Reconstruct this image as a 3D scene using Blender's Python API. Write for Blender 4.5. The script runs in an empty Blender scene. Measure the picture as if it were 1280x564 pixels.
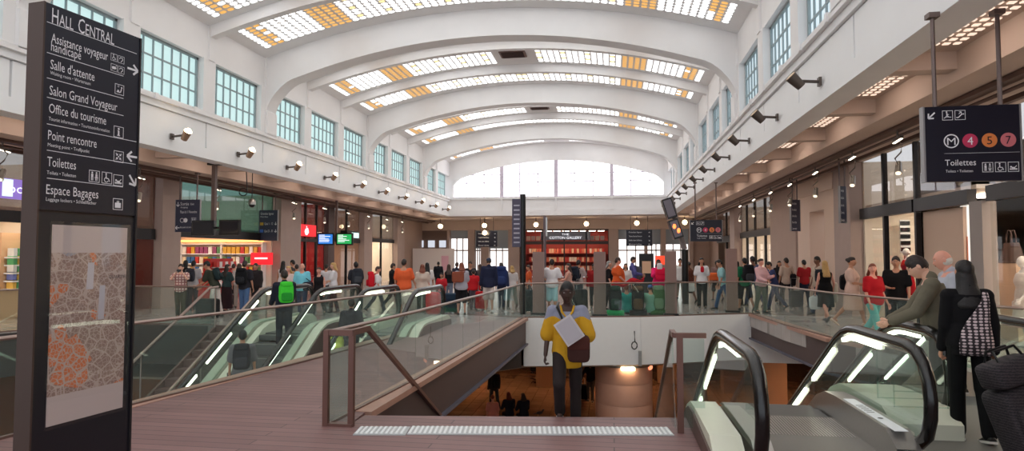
import bpy, math, random
from mathutils import Vector, Matrix
random.seed(7)
S = bpy.context.scene
R = math.radians
# ---------------------------------------------------------------- camera, world, exposure
F, CX, CY, H = 800.0, 640.0, 282.0, 1.78
PIT = math.atan(37.0 / F)
YAW = math.atan(126.0 / F * math.cos(PIT))
cd = bpy.data.cameras.new('camera'); cam = bpy.data.objects.new('camera', cd)
S.collection.objects.link(cam); S.camera = cam
cd.sensor_width = 36.0; cd.lens = F * 36.0 / 1280.0; cd.clip_start = 0.05; cd.clip_end = 300
cam.location = (0, 0, H); cam.rotation_euler = (math.pi / 2 + PIT, 0, YAW)
W = bpy.data.worlds.new('daylight'); S.world = W; W.use_nodes = True
W.node_tree.nodes['Background'].inputs[0].default_value = (0.86, 0.92, 1.0, 1)
W.node_tree.nodes['Background'].inputs[1].default_value = 1.3
S.view_settings.view_transform = 'Standard'; S.view_settings.look = 'None'
S.view_settings.exposure = 0.06; S.view_settings.gamma = 1.0; S.view_settings.use_curve_mapping = False
S.cycles.use_denoising = True
S.cycles.max_bounces = 10; S.cycles.transparent_max_bounces = 24; S.cycles.diffuse_bounces = 4
S.cycles.sample_clamp_indirect = 6.0
SKY_E, WIN_E, FARWIN_E = 3.3, 0.90, 3.0     # daylight strength seen through roof glass, side windows, end window
# ---------------------------------------------------------------- photograph pixel -> ray helpers
_fw = Vector((-math.sin(YAW) * math.cos(PIT), math.cos(YAW) * math.cos(PIT), math.sin(PIT)))
_rt = Vector((math.cos(YAW), math.sin(YAW), 0)); _up = _rt.cross(_fw); _c = Vector((0, 0, H))
def ray(u, v): return _fw + _rt * ((u - CX) / F) + _up * ((CY - v) / F)
def on_x(u, v, x): d = ray(u, v); return _c + d * (x / d.x)
def on_y(u, v, y): d = ray(u, v); return _c + d * (y / d.y)
def on_z(u, v, z): d = ray(u, v); return _c + d * ((z - H) / d.z)
# ---------------------------------------------------------------- materials
def _rgb(c): return tuple((x / 12.92 if x <= .04045 else ((x + .055) / 1.055) ** 2.4) for x in [k / 255 for k in c])
MC = {}
def mat(name, rgb, rough=.6, metal=0.0, noise=0.0, nscale=8.0, bump=0.0, spec=.5):
    if name in MC: return MC[name]
    m = bpy.data.materials.new(name); m.use_nodes = True; nt = m.node_tree; b = nt.nodes['Principled BSDF']
    c = _rgb(rgb); b.inputs['Base Color'].default_value = (*c, 1); b.inputs['Roughness'].default_value = rough
    b.inputs['Metallic'].default_value = metal; b.inputs['Specular IOR Level'].default_value = spec
    if noise or bump:
        tc = nt.nodes.new('ShaderNodeTexCoord'); n = nt.nodes.new('ShaderNodeTexNoise')
        n.inputs['Scale'].default_value = nscale; n.inputs['Detail'].default_value = 4
        nt.links.new(tc.outputs['Object'], n.inputs['Vector'])
        if noise:
            mx = nt.nodes.new('ShaderNodeMix'); mx.data_type = 'RGBA'
            mx.inputs[6].default_value = (*[max(0, x * (1 - noise)) for x in c], 1)
            mx.inputs[7].default_value = (*[min(1, x * (1 + noise)) for x in c], 1)
            nt.links.new(n.outputs['Fac'], mx.inputs[0]); nt.links.new(mx.outputs[2], b.inputs['Base Color'])
        if bump:
            bp = nt.nodes.new('ShaderNodeBump'); bp.inputs['Strength'].default_value = bump; bp.inputs['Distance'].default_value = .02
            nt.links.new(n.outputs['Fac'], bp.inputs['Height']); nt.links.new(bp.outputs[0], b.inputs['Normal'])
    MC[name] = m; return m
def glow(name, rgb, e):
    if name in MC: return MC[name]
    m = bpy.data.materials.new(name); m.use_nodes = True; b = m.node_tree.nodes['Principled BSDF']
    c = _rgb(rgb); b.inputs['Base Color'].default_value = (*[x * .3 for x in c], 1); b.inputs['Roughness'].default_value = .3
    b.inputs['Emission Color'].default_value = (*c, 1); b.inputs['Emission Strength'].default_value = e
    MC[name] = m; return m
def glass(name, tint, rough=0.0, ior=1.45, milk=0.0, milkc=(200, 215, 210)):
    if name in MC: return MC[name]
    m = bpy.data.materials.new(name); m.use_nodes = True; nt = m.node_tree; nt.nodes.clear()
    o = nt.nodes.new('ShaderNodeOutputMaterial'); t = nt.nodes.new('ShaderNodeBsdfTransparent'); g = nt.nodes.new('ShaderNodeBsdfGlossy')
    t.inputs[0].default_value = (*tint, 1); g.inputs['Roughness'].default_value = rough
    f = nt.nodes.new('ShaderNodeFresnel'); f.inputs[0].default_value = ior; mx = nt.nodes.new('ShaderNodeMixShader')
    gm = nt.nodes.new('ShaderNodeNewGeometry'); iv = nt.nodes.new('ShaderNodeMath'); iv.operation = 'SUBTRACT'; iv.inputs[0].default_value = 1; nt.links.new(gm.outputs['Backfacing'], iv.inputs[1])
    mf = nt.nodes.new('ShaderNodeMath'); mf.operation = 'MULTIPLY'; nt.links.new(f.outputs[0], mf.inputs[0]); nt.links.new(iv.outputs[0], mf.inputs[1])
    nt.links.new(mf.outputs[0], mx.inputs[0]); nt.links.new(g.outputs[0], mx.inputs[2])
    if milk:
        d = nt.nodes.new('ShaderNodeBsdfDiffuse'); d.inputs[0].default_value = (*_rgb(milkc), 1); m2 = nt.nodes.new('ShaderNodeMixShader')
        m2.inputs[0].default_value = milk; nt.links.new(t.outputs[0], m2.inputs[1]); nt.links.new(d.outputs[0], m2.inputs[2])
        nt.links.new(m2.outputs[0], mx.inputs[1])
    else: nt.links.new(t.outputs[0], mx.inputs[1])
    nt.links.new(mx.outputs[0], o.inputs[0]); MC[name] = m; return m
def brickmat(name, c1, c2, cm, w, h, mortar, rough=.4, axis='XY', off=.5, bump=.0, noise=.12):
    """procedural grid of planks or tiles, sized in metres"""
    if name in MC: return MC[name]
    m = bpy.data.materials.new(name); m.use_nodes = True; nt = m.node_tree; b = nt.nodes['Principled BSDF']
    tc = nt.nodes.new('ShaderNodeTexCoord'); src = tc.outputs['Object']
    if axis != 'XY':
        sp = nt.nodes.new('ShaderNodeSeparateXYZ'); cb = nt.nodes.new('ShaderNodeCombineXYZ'); nt.links.new(src, sp.inputs[0])
        for i, a in enumerate(axis): nt.links.new(sp.outputs[a], cb.inputs[i])
        src = cb.outputs[0]
    k = nt.nodes.new('ShaderNodeTexBrick'); nt.links.new(src, k.inputs['Vector'])
    k.inputs['Color1'].default_value = (*_rgb(c1), 1); k.inputs['Color2'].default_value = (*_rgb(c2), 1); k.inputs['Mortar'].default_value = (*_rgb(cm), 1)
    k.inputs['Scale'].default_value = 1; k.inputs['Brick Width'].default_value = w; k.inputs['Row Height'].default_value = h
    k.inputs['Mortar Size'].default_value = mortar; k.inputs['Mortar Smooth'].default_value = .2; k.offset = off
    n = nt.nodes.new('ShaderNodeTexNoise'); n.inputs['Scale'].default_value = 2.3; n.inputs['Detail'].default_value = 5
    nt.links.new(tc.outputs['Object'], n.inputs['Vector'])
    mr = nt.nodes.new('ShaderNodeMapRange'); mr.inputs[3].default_value = 1 - noise; mr.inputs[4].default_value = 1 + noise
    nt.links.new(n.outputs['Fac'], mr.inputs[0]); mu = nt.nodes.new('ShaderNodeMix'); mu.data_type = 'RGBA'; mu.blend_type = 'MULTIPLY'
    mu.inputs[0].default_value = 1; nt.links.new(k.outputs[0], mu.inputs[6]); nt.links.new(mr.outputs[0], mu.inputs[7])
    nt.links.new(mu.outputs[2], b.inputs['Base Color']); b.inputs['Roughness'].default_value = rough
    if bump:
        bp = nt.nodes.new('ShaderNodeBump'); bp.inputs['Strength'].default_value = bump; bp.inputs['Distance'].default_value = .01; bp.invert = True
        nt.links.new(k.outputs['Fac'], bp.inputs['Height']); nt.links.new(bp.outputs[0], b.inputs['Normal'])
    MC[name] = m; return m
CONC = mat('painted_concrete', (238, 236, 236), .75, noise=.05, nscale=1.3)
FASC = mat('painted_fascia', (243, 243, 244), .7, noise=.04, nscale=1.1)
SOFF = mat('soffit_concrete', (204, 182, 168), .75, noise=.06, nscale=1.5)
PILL = mat('pillar_stone', (176, 154, 144), .6, noise=.08, nscale=3)
WALLB = mat('shop_wall', (170, 145, 132), .7, noise=.06, nscale=2)
MULL = mat('window_frame', (150, 164, 168), .5)
DARK = mat('dark_metal', (34, 30, 32), .4, .3)
BLACK = mat('black_plastic', (14, 14, 16), .35)
BRONZE = mat('bronze_frame', (120, 88, 80), .4, .6)
STEEL = mat('brushed_steel', (176, 172, 168), .32, .9, noise=.06, nscale=30)
RAILM = mat('rail_metal', (158, 138, 130), .38, .7)
GIRD = mat('girder_paint', (84, 66, 64), .55, noise=.08, nscale=2)
WOODT = mat('pale_wood_edge', (176, 134, 118), .5, noise=.15, nscale=6)
WHITE = mat('white_paint', (244, 244, 244), .6, noise=.02)
CREAM = mat('cream_panel', (226, 224, 200), .4)
GLS = glass('clear_glass', (.90, .965, .945), milk=.035)
GLS2 = glass('shop_glass', (.93, .94, .93))
DECK = brickmat('deck_boards', (132, 98, 96), (120, 88, 87), (74, 54, 54), 3.4, .145, .006, .55, noise=.16, bump=.25)
TILE = brickmat('gallery_tiles', (178, 168, 164), (168, 158, 154), (140, 130, 126), .6, .6, .006, .16, off=0, noise=.1)
TILER = brickmat('hall_tiles_warm', (150, 122, 110), (140, 114, 104), (112, 92, 86), .6, .6, .006, .22, off=0, noise=.12)
LOWF = brickmat('lower_floor_tiles', (160, 118, 92), (146, 106, 82), (108, 78, 60), .5, .5, .006, .14, off=0, noise=.2)
LOWW = mat('lower_wall', (150, 104, 72), .6, noise=.12, nscale=1)
# ---------------------------------------------------------------- mesh helpers
COL = S.collection
class MB:
    def __init__(s): s.v = []; s.f = []; s.m = []
    def add(s, vs, fs, mi=0):
        o = len(s.v); s.v += [tuple(p) for p in vs]; s.f += [tuple(i + o for i in f) for f in fs]; s.m += [mi] * len(fs); return s
    def box(s, c, d, rz=0, rx=0, ry=0, mi=0):
        M = Matrix.Rotation(rz, 3, 'Z') @ Matrix.Rotation(ry, 3, 'Y') @ Matrix.Rotation(rx, 3, 'X')
        vs = [Vector(c) + M @ Vector((sx * d[0] / 2, sy * d[1] / 2, sz * d[2] / 2)) for sz in (-1, 1) for sy in (-1, 1) for sx in (-1, 1)]
        return s.add(vs, [(0, 2, 3, 1), (4, 5, 7, 6), (0, 1, 5, 4), (2, 6, 7, 3), (0, 4, 6, 2), (1, 3, 7, 5)], mi)
    def bb(s, a, b, mi=0):
        a, b = Vector(a), Vector(b); return s.box((a + b) / 2, [abs(x) for x in (b - a)], mi=mi)
    def bar(s, a, b, w, h, mi=0):
        """box beam from a to b, w sideways, h upwards"""
        a, b = Vector(a), Vector(b); d = (b - a).normalized(); sd = d.cross(Vector((0, 0, 1)))
        sd = Vector((1, 0, 0)) if sd.length < 1e-4 else sd.normalized(); u = sd.cross(d)
        vs = [p + sd * (i * w / 2) + u * (j * h / 2) for p in (a, b) for j in (-1, 1) for i in (-1, 1)]
        return s.add(vs, [(0, 1, 3, 2), (4, 6, 7, 5), (0, 4, 5, 1), (2, 3, 7, 6), (0, 2, 6, 4), (1, 5, 7, 3)], mi)
    def prism(s, poly, z0, z1, mi=0):
        n = len(poly); vs = [(x, y, z0) for x, y in poly] + [(x, y, z1) for x, y in poly]
        ar = sum(poly[i][0] * poly[(i + 1) % n][1] - poly[(i + 1) % n][0] * poly[i][1] for i in range(n))
        fs = [tuple(range(n - 1, -1, -1)), tuple(range(n, 2 * n))] + [(i, (i + 1) % n, n + (i + 1) % n, n + i) for i in range(n)]
        if ar < 0: fs = [f[::-1] for f in fs]
        return s.add(vs, fs, mi)
    def slab_yz(s, poly, x0, x1, mi=0):
        """prism of a (y, z) outline between two x planes"""
        n = len(poly); vs = [(x0, y, z) for y, z in poly] + [(x1, y, z) for y, z in poly]
        fs = [tuple(range(n)), tuple(range(2 * n - 1, n - 1, -1))] + [(i, n + i, n + (i + 1) % n, (i + 1) % n) for i in range(n)]
        return s.add(vs, fs, mi)
    def tube(s, pts, r, n=10, mi=0, sy=1.0, up=(0, 0, 1)):
        pts = [Vector(p) for p in pts]; k = len(pts); rr = r if isinstance(r, (list, tuple)) else [r] * k
        vs = []
        for i, p in enumerate(pts):
            d = (pts[min(i + 1, k - 1)] - pts[max(i - 1, 0)]).normalized()
            a = d.cross(Vector(up)); a = d.cross(Vector((1, 0, 0))) if a.length < 1e-3 else a
            a.normalize(); b = a.cross(d)
            vs += [p + a * (rr[i] * math.cos(2 * math.pi * j / n)) + b * (rr[i] * sy * math.sin(2 * math.pi * j / n)) for j in range(n)]
        fs = [(i * n + j, i * n + (j + 1) % n, (i + 1) * n + (j + 1) % n, (i + 1) * n + j) for i in range(k - 1) for j in range(n)]
        fs += [tuple(range(n - 1, -1, -1)), tuple(range((k - 1) * n, k * n))]
        return s.add(vs, fs, mi)
    def cyl(s, a, b, r, n=14, r2=None, mi=0): return s.tube([a, b], [r, r if r2 is None else r2], n, mi)
    def ball(s, c, r, n=12, m=8, mi=0):
        r = r if isinstance(r, (list, tuple)) else (r, r, r); vs = []; c = Vector(c)
        for i in range(1, m):
            t = math.pi * i / m
            vs += [c + Vector((r[0] * math.sin(t) * math.cos(2 * math.pi * j / n), r[1] * math.sin(t) * math.sin(2 * math.pi * j / n), r[2] * math.cos(t))) for j in range(n)]
        vs += [c + Vector((0, 0, r[2])), c - Vector((0, 0, r[2]))]; T, B = len(vs) - 2, len(vs) - 1
        fs = [(i * n + j, (i + 1) * n + j, (i + 1) * n + (j + 1) % n, i * n + (j + 1) % n) for i in range(m - 2) for j in range(n)]
        fs += [(T, j, (j + 1) % n) for j in range(n)] + [(B, (m - 2) * n + (j + 1) % n, (m - 2) * n + j) for j in range(n)]
        return s.add(vs, fs, mi)
    def lathe(s, c, prof, n=20, mi=0):
        c = Vector(c); k = len(prof); vs = [c + Vector((r * math.cos(2 * math.pi * j / n), r * math.sin(2 * math.pi * j / n), z)) for r, z in prof for j in range(n)]
        fs = [(i * n + j, i * n + (j + 1) % n, (i + 1) * n + (j + 1) % n, (i + 1) * n + j) for i in range(k - 1) for j in range(n)]
        fs += [tuple(range(n - 1, -1, -1)), tuple(range((k - 1) * n, k * n))]
        return s.add(vs, fs, mi)
    def build(s, name, ms, parent=None, smooth=False, local=False):
        me = bpy.data.meshes.new(name); vs = s.v
        if parent is not None and not local:
            M = world_of(parent).inverted(); vs = [tuple(M @ Vector(p)) for p in vs]
        me.from_pydata(vs, [], s.f)
        ms = ms if isinstance(ms, (list, tuple)) else [ms]
        for m in ms: me.materials.append(m)
        if len(ms) > 1: me.polygons.foreach_set('material_index', s.m)
        if smooth: me.polygons.foreach_set('use_smooth', [True] * len(me.polygons)); me.set_sharp_from_angle(angle=R(40))
        me.update(); o = bpy.data.objects.new(name, me); COL.objects.link(o); o.parent = parent
        return o
def world_of(o):
    M = Matrix.Translation(o.location) @ o.rotation_euler.to_matrix().to_4x4()
    return world_of(o.parent) @ M if o.parent else M
def tag(o, label, cat, group=None, kind=None):
    o['label'] = label; o['category'] = cat
    if group: o['group'] = group
    if kind: o['kind'] = kind
    return o
def thing(name, label, cat, loc=(0, 0, 0), rz=0, group=None, kind=None):
    o = bpy.data.objects.new(name, None); COL.objects.link(o); o.location = loc; o.rotation_euler = (0, 0, rz); o.empty_display_size = .1
    return tag(o, label, cat, group, kind)
def struct(name, mb, m, label, cat, smooth=False): return tag(mb.build(name, m, None, smooth), label, cat, None, 'structure')
def dup(root, loc, rz, label=None, group=None):
    def cp(o, par):
        c = o.copy(); COL.objects.link(c); c.parent = par
        for ch in kids.get(o.name, []): cp(ch, c)
        return c
    kids = {}
    def walk(o):
        kids[o.name] = list(o.children)
        for ch in o.children: walk(ch)
    walk(root); r = cp(root, None); r.location = loc; r.rotation_euler = (0, 0, rz)
    if label: r['label'] = label
    if group: r['group'] = group
    return r
ORD = ['nearest', 'second', 'third', 'fourth', 'fifth', 'sixth', 'seventh', 'eighth', 'ninth', 'tenth', 'eleventh', 'twelfth', 'thirteenth', 'fourteenth', 'fifteenth', 'sixteenth']
def nth(i): return ORD[i] if i == 0 else ORD[i] + ' nearest'
class Ink:
    """flat marks in a sign's own plane (metres, x right, y up)"""
    def __init__(s): s.v = []; s.f = []
    def poly(s, pts):
        o = len(s.v); s.v += [(x, y, 0) for x, y in pts]; s.f.append(tuple(range(o, o + len(pts)))); return s
    def rect(s, x, y, w, h): return s.poly([(x, y), (x + w, y), (x + w, y + h), (x, y + h)])
    def disc(s, x, y, r, n=20, ry=None): return s.poly([(x + r * math.cos(2 * math.pi * i / n), y + (ry or r) * math.sin(2 * math.pi * i / n)) for i in range(n)])
    def ring(s, x, y, r, t, n=24, a0=0, a1=2 * math.pi):
        for i in range(n):
            a, b = a0 + (a1 - a0) * i / n, a0 + (a1 - a0) * (i + 1) / n
            s.poly([(x + q * math.cos(k), y + q * math.sin(k)) for q, k in ((r - t, a), (r, a), (r, b), (r - t, b))])
        return s
    def line(s, x0, y0, x1, y1, t):
        dx, dy = x1 - x0, y1 - y0; l = math.hypot(dx, dy) or 1; nx, ny = -dy / l * t / 2, dx / l * t / 2
        return s.poly([(x0 + nx, y0 + ny), (x0 - nx, y0 - ny), (x1 - nx, y1 - ny), (x1 + nx, y1 + ny)])
    def frame(s, x, y, w, h, t): return s.rect(x, y, w, t).rect(x, y + h - t, w, t).rect(x, y + t, t, h - 2 * t).rect(x + w - t, y + t, t, h - 2 * t)
    def text(s, txt, x, y, cap, width=None, align='L'):
        cu = bpy.data.curves.new('t', 'FONT'); cu.body = txt; cu.size = 1; cu.resolution_u = 2
        o = bpy.data.objects.new('t', cu); me = bpy.data.meshes.new_from_object(o)
        xs = [v.co.x for v in me.vertices]
        if not xs: return s
        x0, x1 = min(xs), max(xs); sy = cap / .73; sx = width / (x1 - x0) if width else sy * .92
        off = x if align == 'L' else (x - (x1 - x0) * sx / 2 if align == 'C' else x - (x1 - x0) * sx); q = len(s.v)
        s.v += [(off + (v.co.x - x0) * sx, y + v.co.y * sy, 0) for v in me.vertices]
        s.f += [tuple(i + q for i in p.vertices) for p in me.polygons]
        bpy.data.objects.remove(o); bpy.data.curves.remove(cu); bpy.data.meshes.remove(me); return s
    def arrow(s, x, y, l, ang, t=None):
        t = t or l * .17; c, d = math.cos(ang), math.sin(ang); tx, ty = x + c * l / 2, y + d * l / 2
        s.line(x - c * l / 2, y - d * l / 2, tx - c * t * .5, ty - d * t * .5, t)
        for k in (2.4, -2.4): s.line(tx, ty, tx + math.cos(ang + k) * l * .6, ty + math.sin(ang + k) * l * .6, t)
        return s
    def picto(s, kind, x, y, a):
        """small framed pictogram, lower left corner x, y, side a"""
        t = a * .05; s.frame(x, y, a, a, t); cx = x + a / 2; L = lambda *q: s.line(x + q[0] * a, y + q[1] * a, x + q[2] * a, y + q[3] * a, q[4] * a); D = lambda px, py, r: s.disc(x + px * a, y + py * a, r * a, 12)
        if kind == 'wc':
            for px in (.3, .7):
                D(px, .8, .08); L(px, .7, px, .42, .2); L(px - .06, .45, px - .06, .14, .08); L(px + .06, .45, px + .06, .14, .08)
            s.poly([(x + .7 * a, y + .7 * a), (x + .53 * a, y + .35 * a), (x + .87 * a, y + .35 * a)])
        elif kind == 'wheel':
            D(.42, .84, .08); L(.42, .74, .44, .45, .1); L(.44, .47, .66, .45, .08); L(.66, .46, .76, .2, .08); s.ring(x + .45 * a, y + .33 * a, .22 * a, .06 * a, 16, 1.9, 6.0)
        elif kind == 'baby':
            L(.15, .3, .85, .3, .08); D(.28, .5, .09); L(.36, .42, .66, .4, .13); L(.6, .42, .8, .62, .07); L(.15, .22, .85, .22, .05)
        elif kind == 'info':
            D(.5, .78, .1); L(.5, .62, .5, .2, .16); L(.36, .2, .64, .2, .08); L(.38, .6, .52, .6, .08)
        elif kind == 'meet':
            for k in range(4):
                an = math.pi / 4 + k * math.pi / 2; s.arrow(cx + math.cos(an) * .28 * a, y + a / 2 + math.sin(an) * .28 * a, .26 * a, an + math.pi, .07 * a)
            D(.5, .5, .07)
        elif kind == 'bag':
            s.rect(x + .2 * a, y + .18 * a, .6 * a, .45 * a); s.frame(x + .38 * a, y + .63 * a, .24 * a, .16 * a, .05 * a)
        elif kind == 'wait':
            L(.2, .25, .6, .25, .1); L(.62, .25, .72, .6, .1); D(.74, .72, .08); D(.36, .36, .1); s.ring(x + .38 * a, y + .8 * a, .1 * a, .03 * a, 12)
        elif kind == 'stairs':
            L(.15, .2, .4, .35, .07); L(.4, .35, .85, .3, .07); D(.42, .84, .08); L(.42, .74, .46, .5, .1); L(.46, .5, .3, .3, .07); L(.46, .5, .62, .32, .07); L(.44, .68, .62, .55, .06)
        elif kind == 'escal':
            L(.15, .25, .35, .25, .1); L(.33, .25, .68, .6, .1); L(.66, .6, .88, .6, .1); s.arrow(x + .5 * a, y + .72 * a, .34 * a, .8, .06 * a)
        elif kind == 'ear':
            s.ring(x + .5 * a, y + .55 * a, .28 * a, .09 * a, 12, -1.2, 3.2); L(.58, .35, .48, .15, .09)
        elif kind == 'eye':
            s.disc(cx, y + a / 2, .36 * a, 16, .2 * a); L(.12, .12, .88, .88, .04)
        elif kind == 'metro':
            s.ring(cx, y + a / 2, .5 * a, .06 * a)
        return s
    def build(s, name, m, parent, M):
        """M maps the sign plane to the world"""
        me = bpy.data.meshes.new(name); I = world_of(parent).inverted() @ M
        me.from_pydata([tuple(I @ Vector(p)) for p in s.v], [], s.f); me.materials.append(m)
        o = bpy.data.objects.new(name, me); COL.objects.link(o); o.parent = parent; return o
def plane(o, xd, yd=(0, 0, 1)):
    xd = Vector(xd).normalized(); yd = Vector(yd).normalized(); z = xd.cross(yd)
    M = Matrix((xd, yd, z)).transposed().to_4x4(); M.translation = Vector(o); return M
INKW = mat('white_lettering', (236, 236, 240), .5)
# ================================================================ HALL SHELL
XL, XR, XC, YF, BAY = -11.85, 3.85, -4.0, 45.75, 3.12
ZS, ZLED, ZW0, ZW1, ZSP = 4.63, 5.95, 6.03, 7.58, 8.61
PY = [10.95 - 7 * BAY + BAY * k for k in range(18)]           # pilaster lines, every third one carries a main arch
ARCH = [-7.77, 1.59, 10.95, 20.31, 29.67, 39.03]
def zv(x): return 9.87 - .0205 * (x - XC) ** 2                # underside of the vault
def za(x):                                                    # underside of a main arch, with rounded haunches
    d = abs(x - XC)
    if d <= 6.6: return 8.97 - .0245 * d * d
    z6 = 8.97 - .0245 * 6.6 ** 2; t = min(1, (d - 6.6) / 1.25)
    return z6 - 1.45 * (1 - math.sqrt(max(0, 1 - t * t)))- .0245 * (min(d, 7.4) ** 2 - 6.6 ** 2) * .5
def arch_mesh(y0, y1, lo, hi, n=56, mb=None):
    mb = mb or MB(); xs = [XC + 7.85 * math.sin(math.pi / 2 * (2 * i / n - 1)) for i in range(n + 1)]
    vs = []; fs = []
    for x in xs: vs += [(x, y0, lo(x)), (x, y1, lo(x)), (x, y1, hi(x)), (x, y0, hi(x))]
    for i in range(n):
        a = 4 * i; b = a + 4
        fs += [(a, a + 1, b + 1, b), (a + 2, a + 3, b + 3, b + 2), (a, b, b + 3, a + 3), (a + 1, a + 2, b + 2, b + 1)]
    fs += [(0, 3, 2, 1), (4 * n, 4 * n + 1, 4 * n + 2, 4 * n + 3)]
    return mb.add(vs, fs)
struct('ceiling', arch_mesh(-11, YF + .4, lambda x: zv(x), lambda x: zv(x) + .3), CONC, 'pale concrete barrel vault over the whole hall', 'ceiling', True)
for i, y in enumerate(ARCH):
    mb = arch_mesh(y, y + .62, za, lambda x: zv(x) + .02)
    for sx in (XL, XR):
        sg = 1 if sx < 0 else -1
        mb.bb((sx - .3 * sg, y, ZLED), (sx + .12 * sg, y + .62, 6.75))
    struct('arch_beam', mb, CONC, 'wide curved concrete arch spanning the hall, %s' % ('behind the viewer', 'just overhead of the viewer', 'at the near edge of the view', 'first one seen whole', 'second one seen whole', 'last before the end window')[i], 'arch', True)
k = 0
for y in PY:
    if y < 4 or min(abs(y - a) for a in ARCH) < 1: continue
    k += 1
    struct('rib_beam', arch_mesh(y - .02, y + .24, lambda x: zv(x) - .34, lambda x: zv(x) + .02), CONC, 'slim curved rib under the vault, %s from the viewer' % ORD[k].replace('nearest', 'first'), 'ceiling rib', True)
# roof glazing: rows of glass blocks, amber columns near both sides
SKYW, SKYA, SKYM = glow('roof_glass_white', (250, 252, 252), SKY_E), glow('roof_glass_amber', (240, 180, 90), .95), glow('roof_glass_straw', (246, 224, 160), 1.2)
LATT = mat('block_lattice', (214, 186, 170), .8)
def nth2(i): return ('band %d counted from behind the viewer' % i)
def roof_glass(y0, y1, gap, idx, rows):
    mb = MB(); du = .245; n = 62; u0 = -n * du / 2; dv = (y1 - y0) / rows
    # parametrise along the arc
    tab = []; x = XC - 7.85; acc = 0; px, pz = x, zv(x)
    while x < XC + 7.85:
        tab.append((acc, x)); x += .02; acc += math.hypot(.02, zv(x) - pz); pz = zv(x)
    half = acc / 2
    def xat(u):
        s = u + half; lo, hi = 0, len(tab) - 1
        while hi - lo > 1:
            m = (lo + hi) // 2
            if tab[m][0] < s: lo = m
            else: hi = m
        return tab[lo][1] + (s - tab[lo][0])
    rnd = random.Random(idx)
    for c in range(n):
        e = min(c, n - 1 - c); uc = u0 + (c + .5) * du
        if gap and abs(uc - .1) < .85: continue
        for r in range(rows):
            kind = 0
            if e in (1, 2) and not (e == 2 and rnd.random() < .3): kind = 1
            elif 9 <= e <= 12: kind = 1
            elif e > 13 and e % 4 == 2 and r % 3 == 1: kind = 2
            hw = du * .37; hv = dv * .33; vc = y0 + (r + .5) * dv; q = hw * .35
            xa, xb = xat(uc - hw), xat(uc + hw); xm, xn = xat(uc - hw + q), xat(uc + hw - q)
            ps = [(xm, vc - hv), (xn, vc - hv), (xb, vc - hv + q), (xb, vc + hv - q), (xn, vc + hv), (xm, vc + hv), (xa, vc + hv - q), (xa, vc - hv + q)]
            mb.add([(px, py, zv(px) - .012) for px, py in ps], [(7, 6, 5, 4, 3, 2, 1, 0)], kind)
    o = struct('window_%d' % idx, mb, [SKYW, SKYA, SKYM], 'curved band of white and amber roof glass blocks, %s' % nth2(idx), 'skylight')
idx = 0
for j in range(1, 18):
    a, b = PY[j], PY[j] + BAY
    if b > YF + .3: b = YF
    isarch = min(abs(a - q) for q in ARCH) < .5; nxt = min(abs(PY[j] + BAY - q) for q in ARCH) < .5
    y0 = a + (.95 if isarch else .55); y1 = b - (.62 if nxt else .34)
    if y1 - y0 < .8: continue
    idx += 1; roof_glass(y0, y1, (j - 7) % 3 == 1, idx, max(4, int((y1 - y0) / .21)))
VENT = mat('vent_metal', (120, 92, 84), .6)
for n_, yy in enumerate((25.0, 34.4)):
    t = thing('ceiling_vent', ('larger ' if n_ == 0 else 'smaller ') + 'dark slatted vent in the middle of the vault, ' + ('between the nearer glass bands' if n_ == 0 else 'further down the hall'), 'vent', (XC + .1, yy, zv(XC) - .02))
    m = MB(); m.bb((XC - .42, yy - .4, zv(XC) - .07), (XC + .62, yy + .4, zv(XC) - .015)); m.build('frame', VENT, t)
    m = MB()
    for q in range(6): m.box((XC + .1, yy - .3 + q * .12, zv(XC) - .085), (.9, .05, .03), rx=.5)
    m.build('louvre', mat('vent_louvre', (84, 62, 58), .6), t)
# side walls: fascia, sill, pilasters, header, windows
PANE, PANER = glow('side_window_light', (196, 226, 226), WIN_E), glow('side_window_light_right', (214, 232, 240), WIN_E)
def side_wall(X, sg, nm, side):
    """sg = +1 when the hall lies at larger x"""
    w = MB()
    w.bb((X - .35 * sg, -11, ZW1), (X, YF, ZSP + .3)); w.bb((X - .35 * sg, -11, ZLED - .12), (X + .02 * sg, YF, ZW0))
    w.bb((X - .4 * sg, -11, ZLED - .09), (X + .12 * sg, YF, ZLED + .02))
    for y in PY:
        w.bb((X - .35 * sg, y - .27, ZW0 - .02), (X + .03 * sg, y + .30, ZW1 + .02)); w.bb((X - .3 * sg, y - .05, ZW1), (X + .06 * sg, y + .25, ZSP + .1))
        for q in (.8, 2.4): w.box((X + .1 * sg, y + q, ZLED - .02), (.1, .12, .16))
    struct('wall_%s' % side, w, CONC, 'pale upper wall of the hall on the %s with tall window openings' % side, 'wall')
    f = MB(); f.bb((X - .5 * sg, -11, ZS), (X, YF, ZS + .31)); f.bb((X - .3 * sg, -11, 5.7), (X + .03 * sg, YF, ZLED - .05))
    f.bb((X - .3 * sg, -11, ZS + .3), (X - .12 * sg, YF, 5.72))
    for y in PY:
        if y + BAY > YF + .2: f.bb((X - .2 * sg, y + .03, ZS + .315), (X - .035 * sg, YF, 5.685))
        else: f.bb((X - .2 * sg, y + .03, ZS + .315), (X - .035 * sg, y + BAY - .03, 5.685))
    struct('trim_%d' % nm, f, FASC, 'panelled white fascia band below the %s windows' % side, 'fascia')
WN = idx
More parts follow.
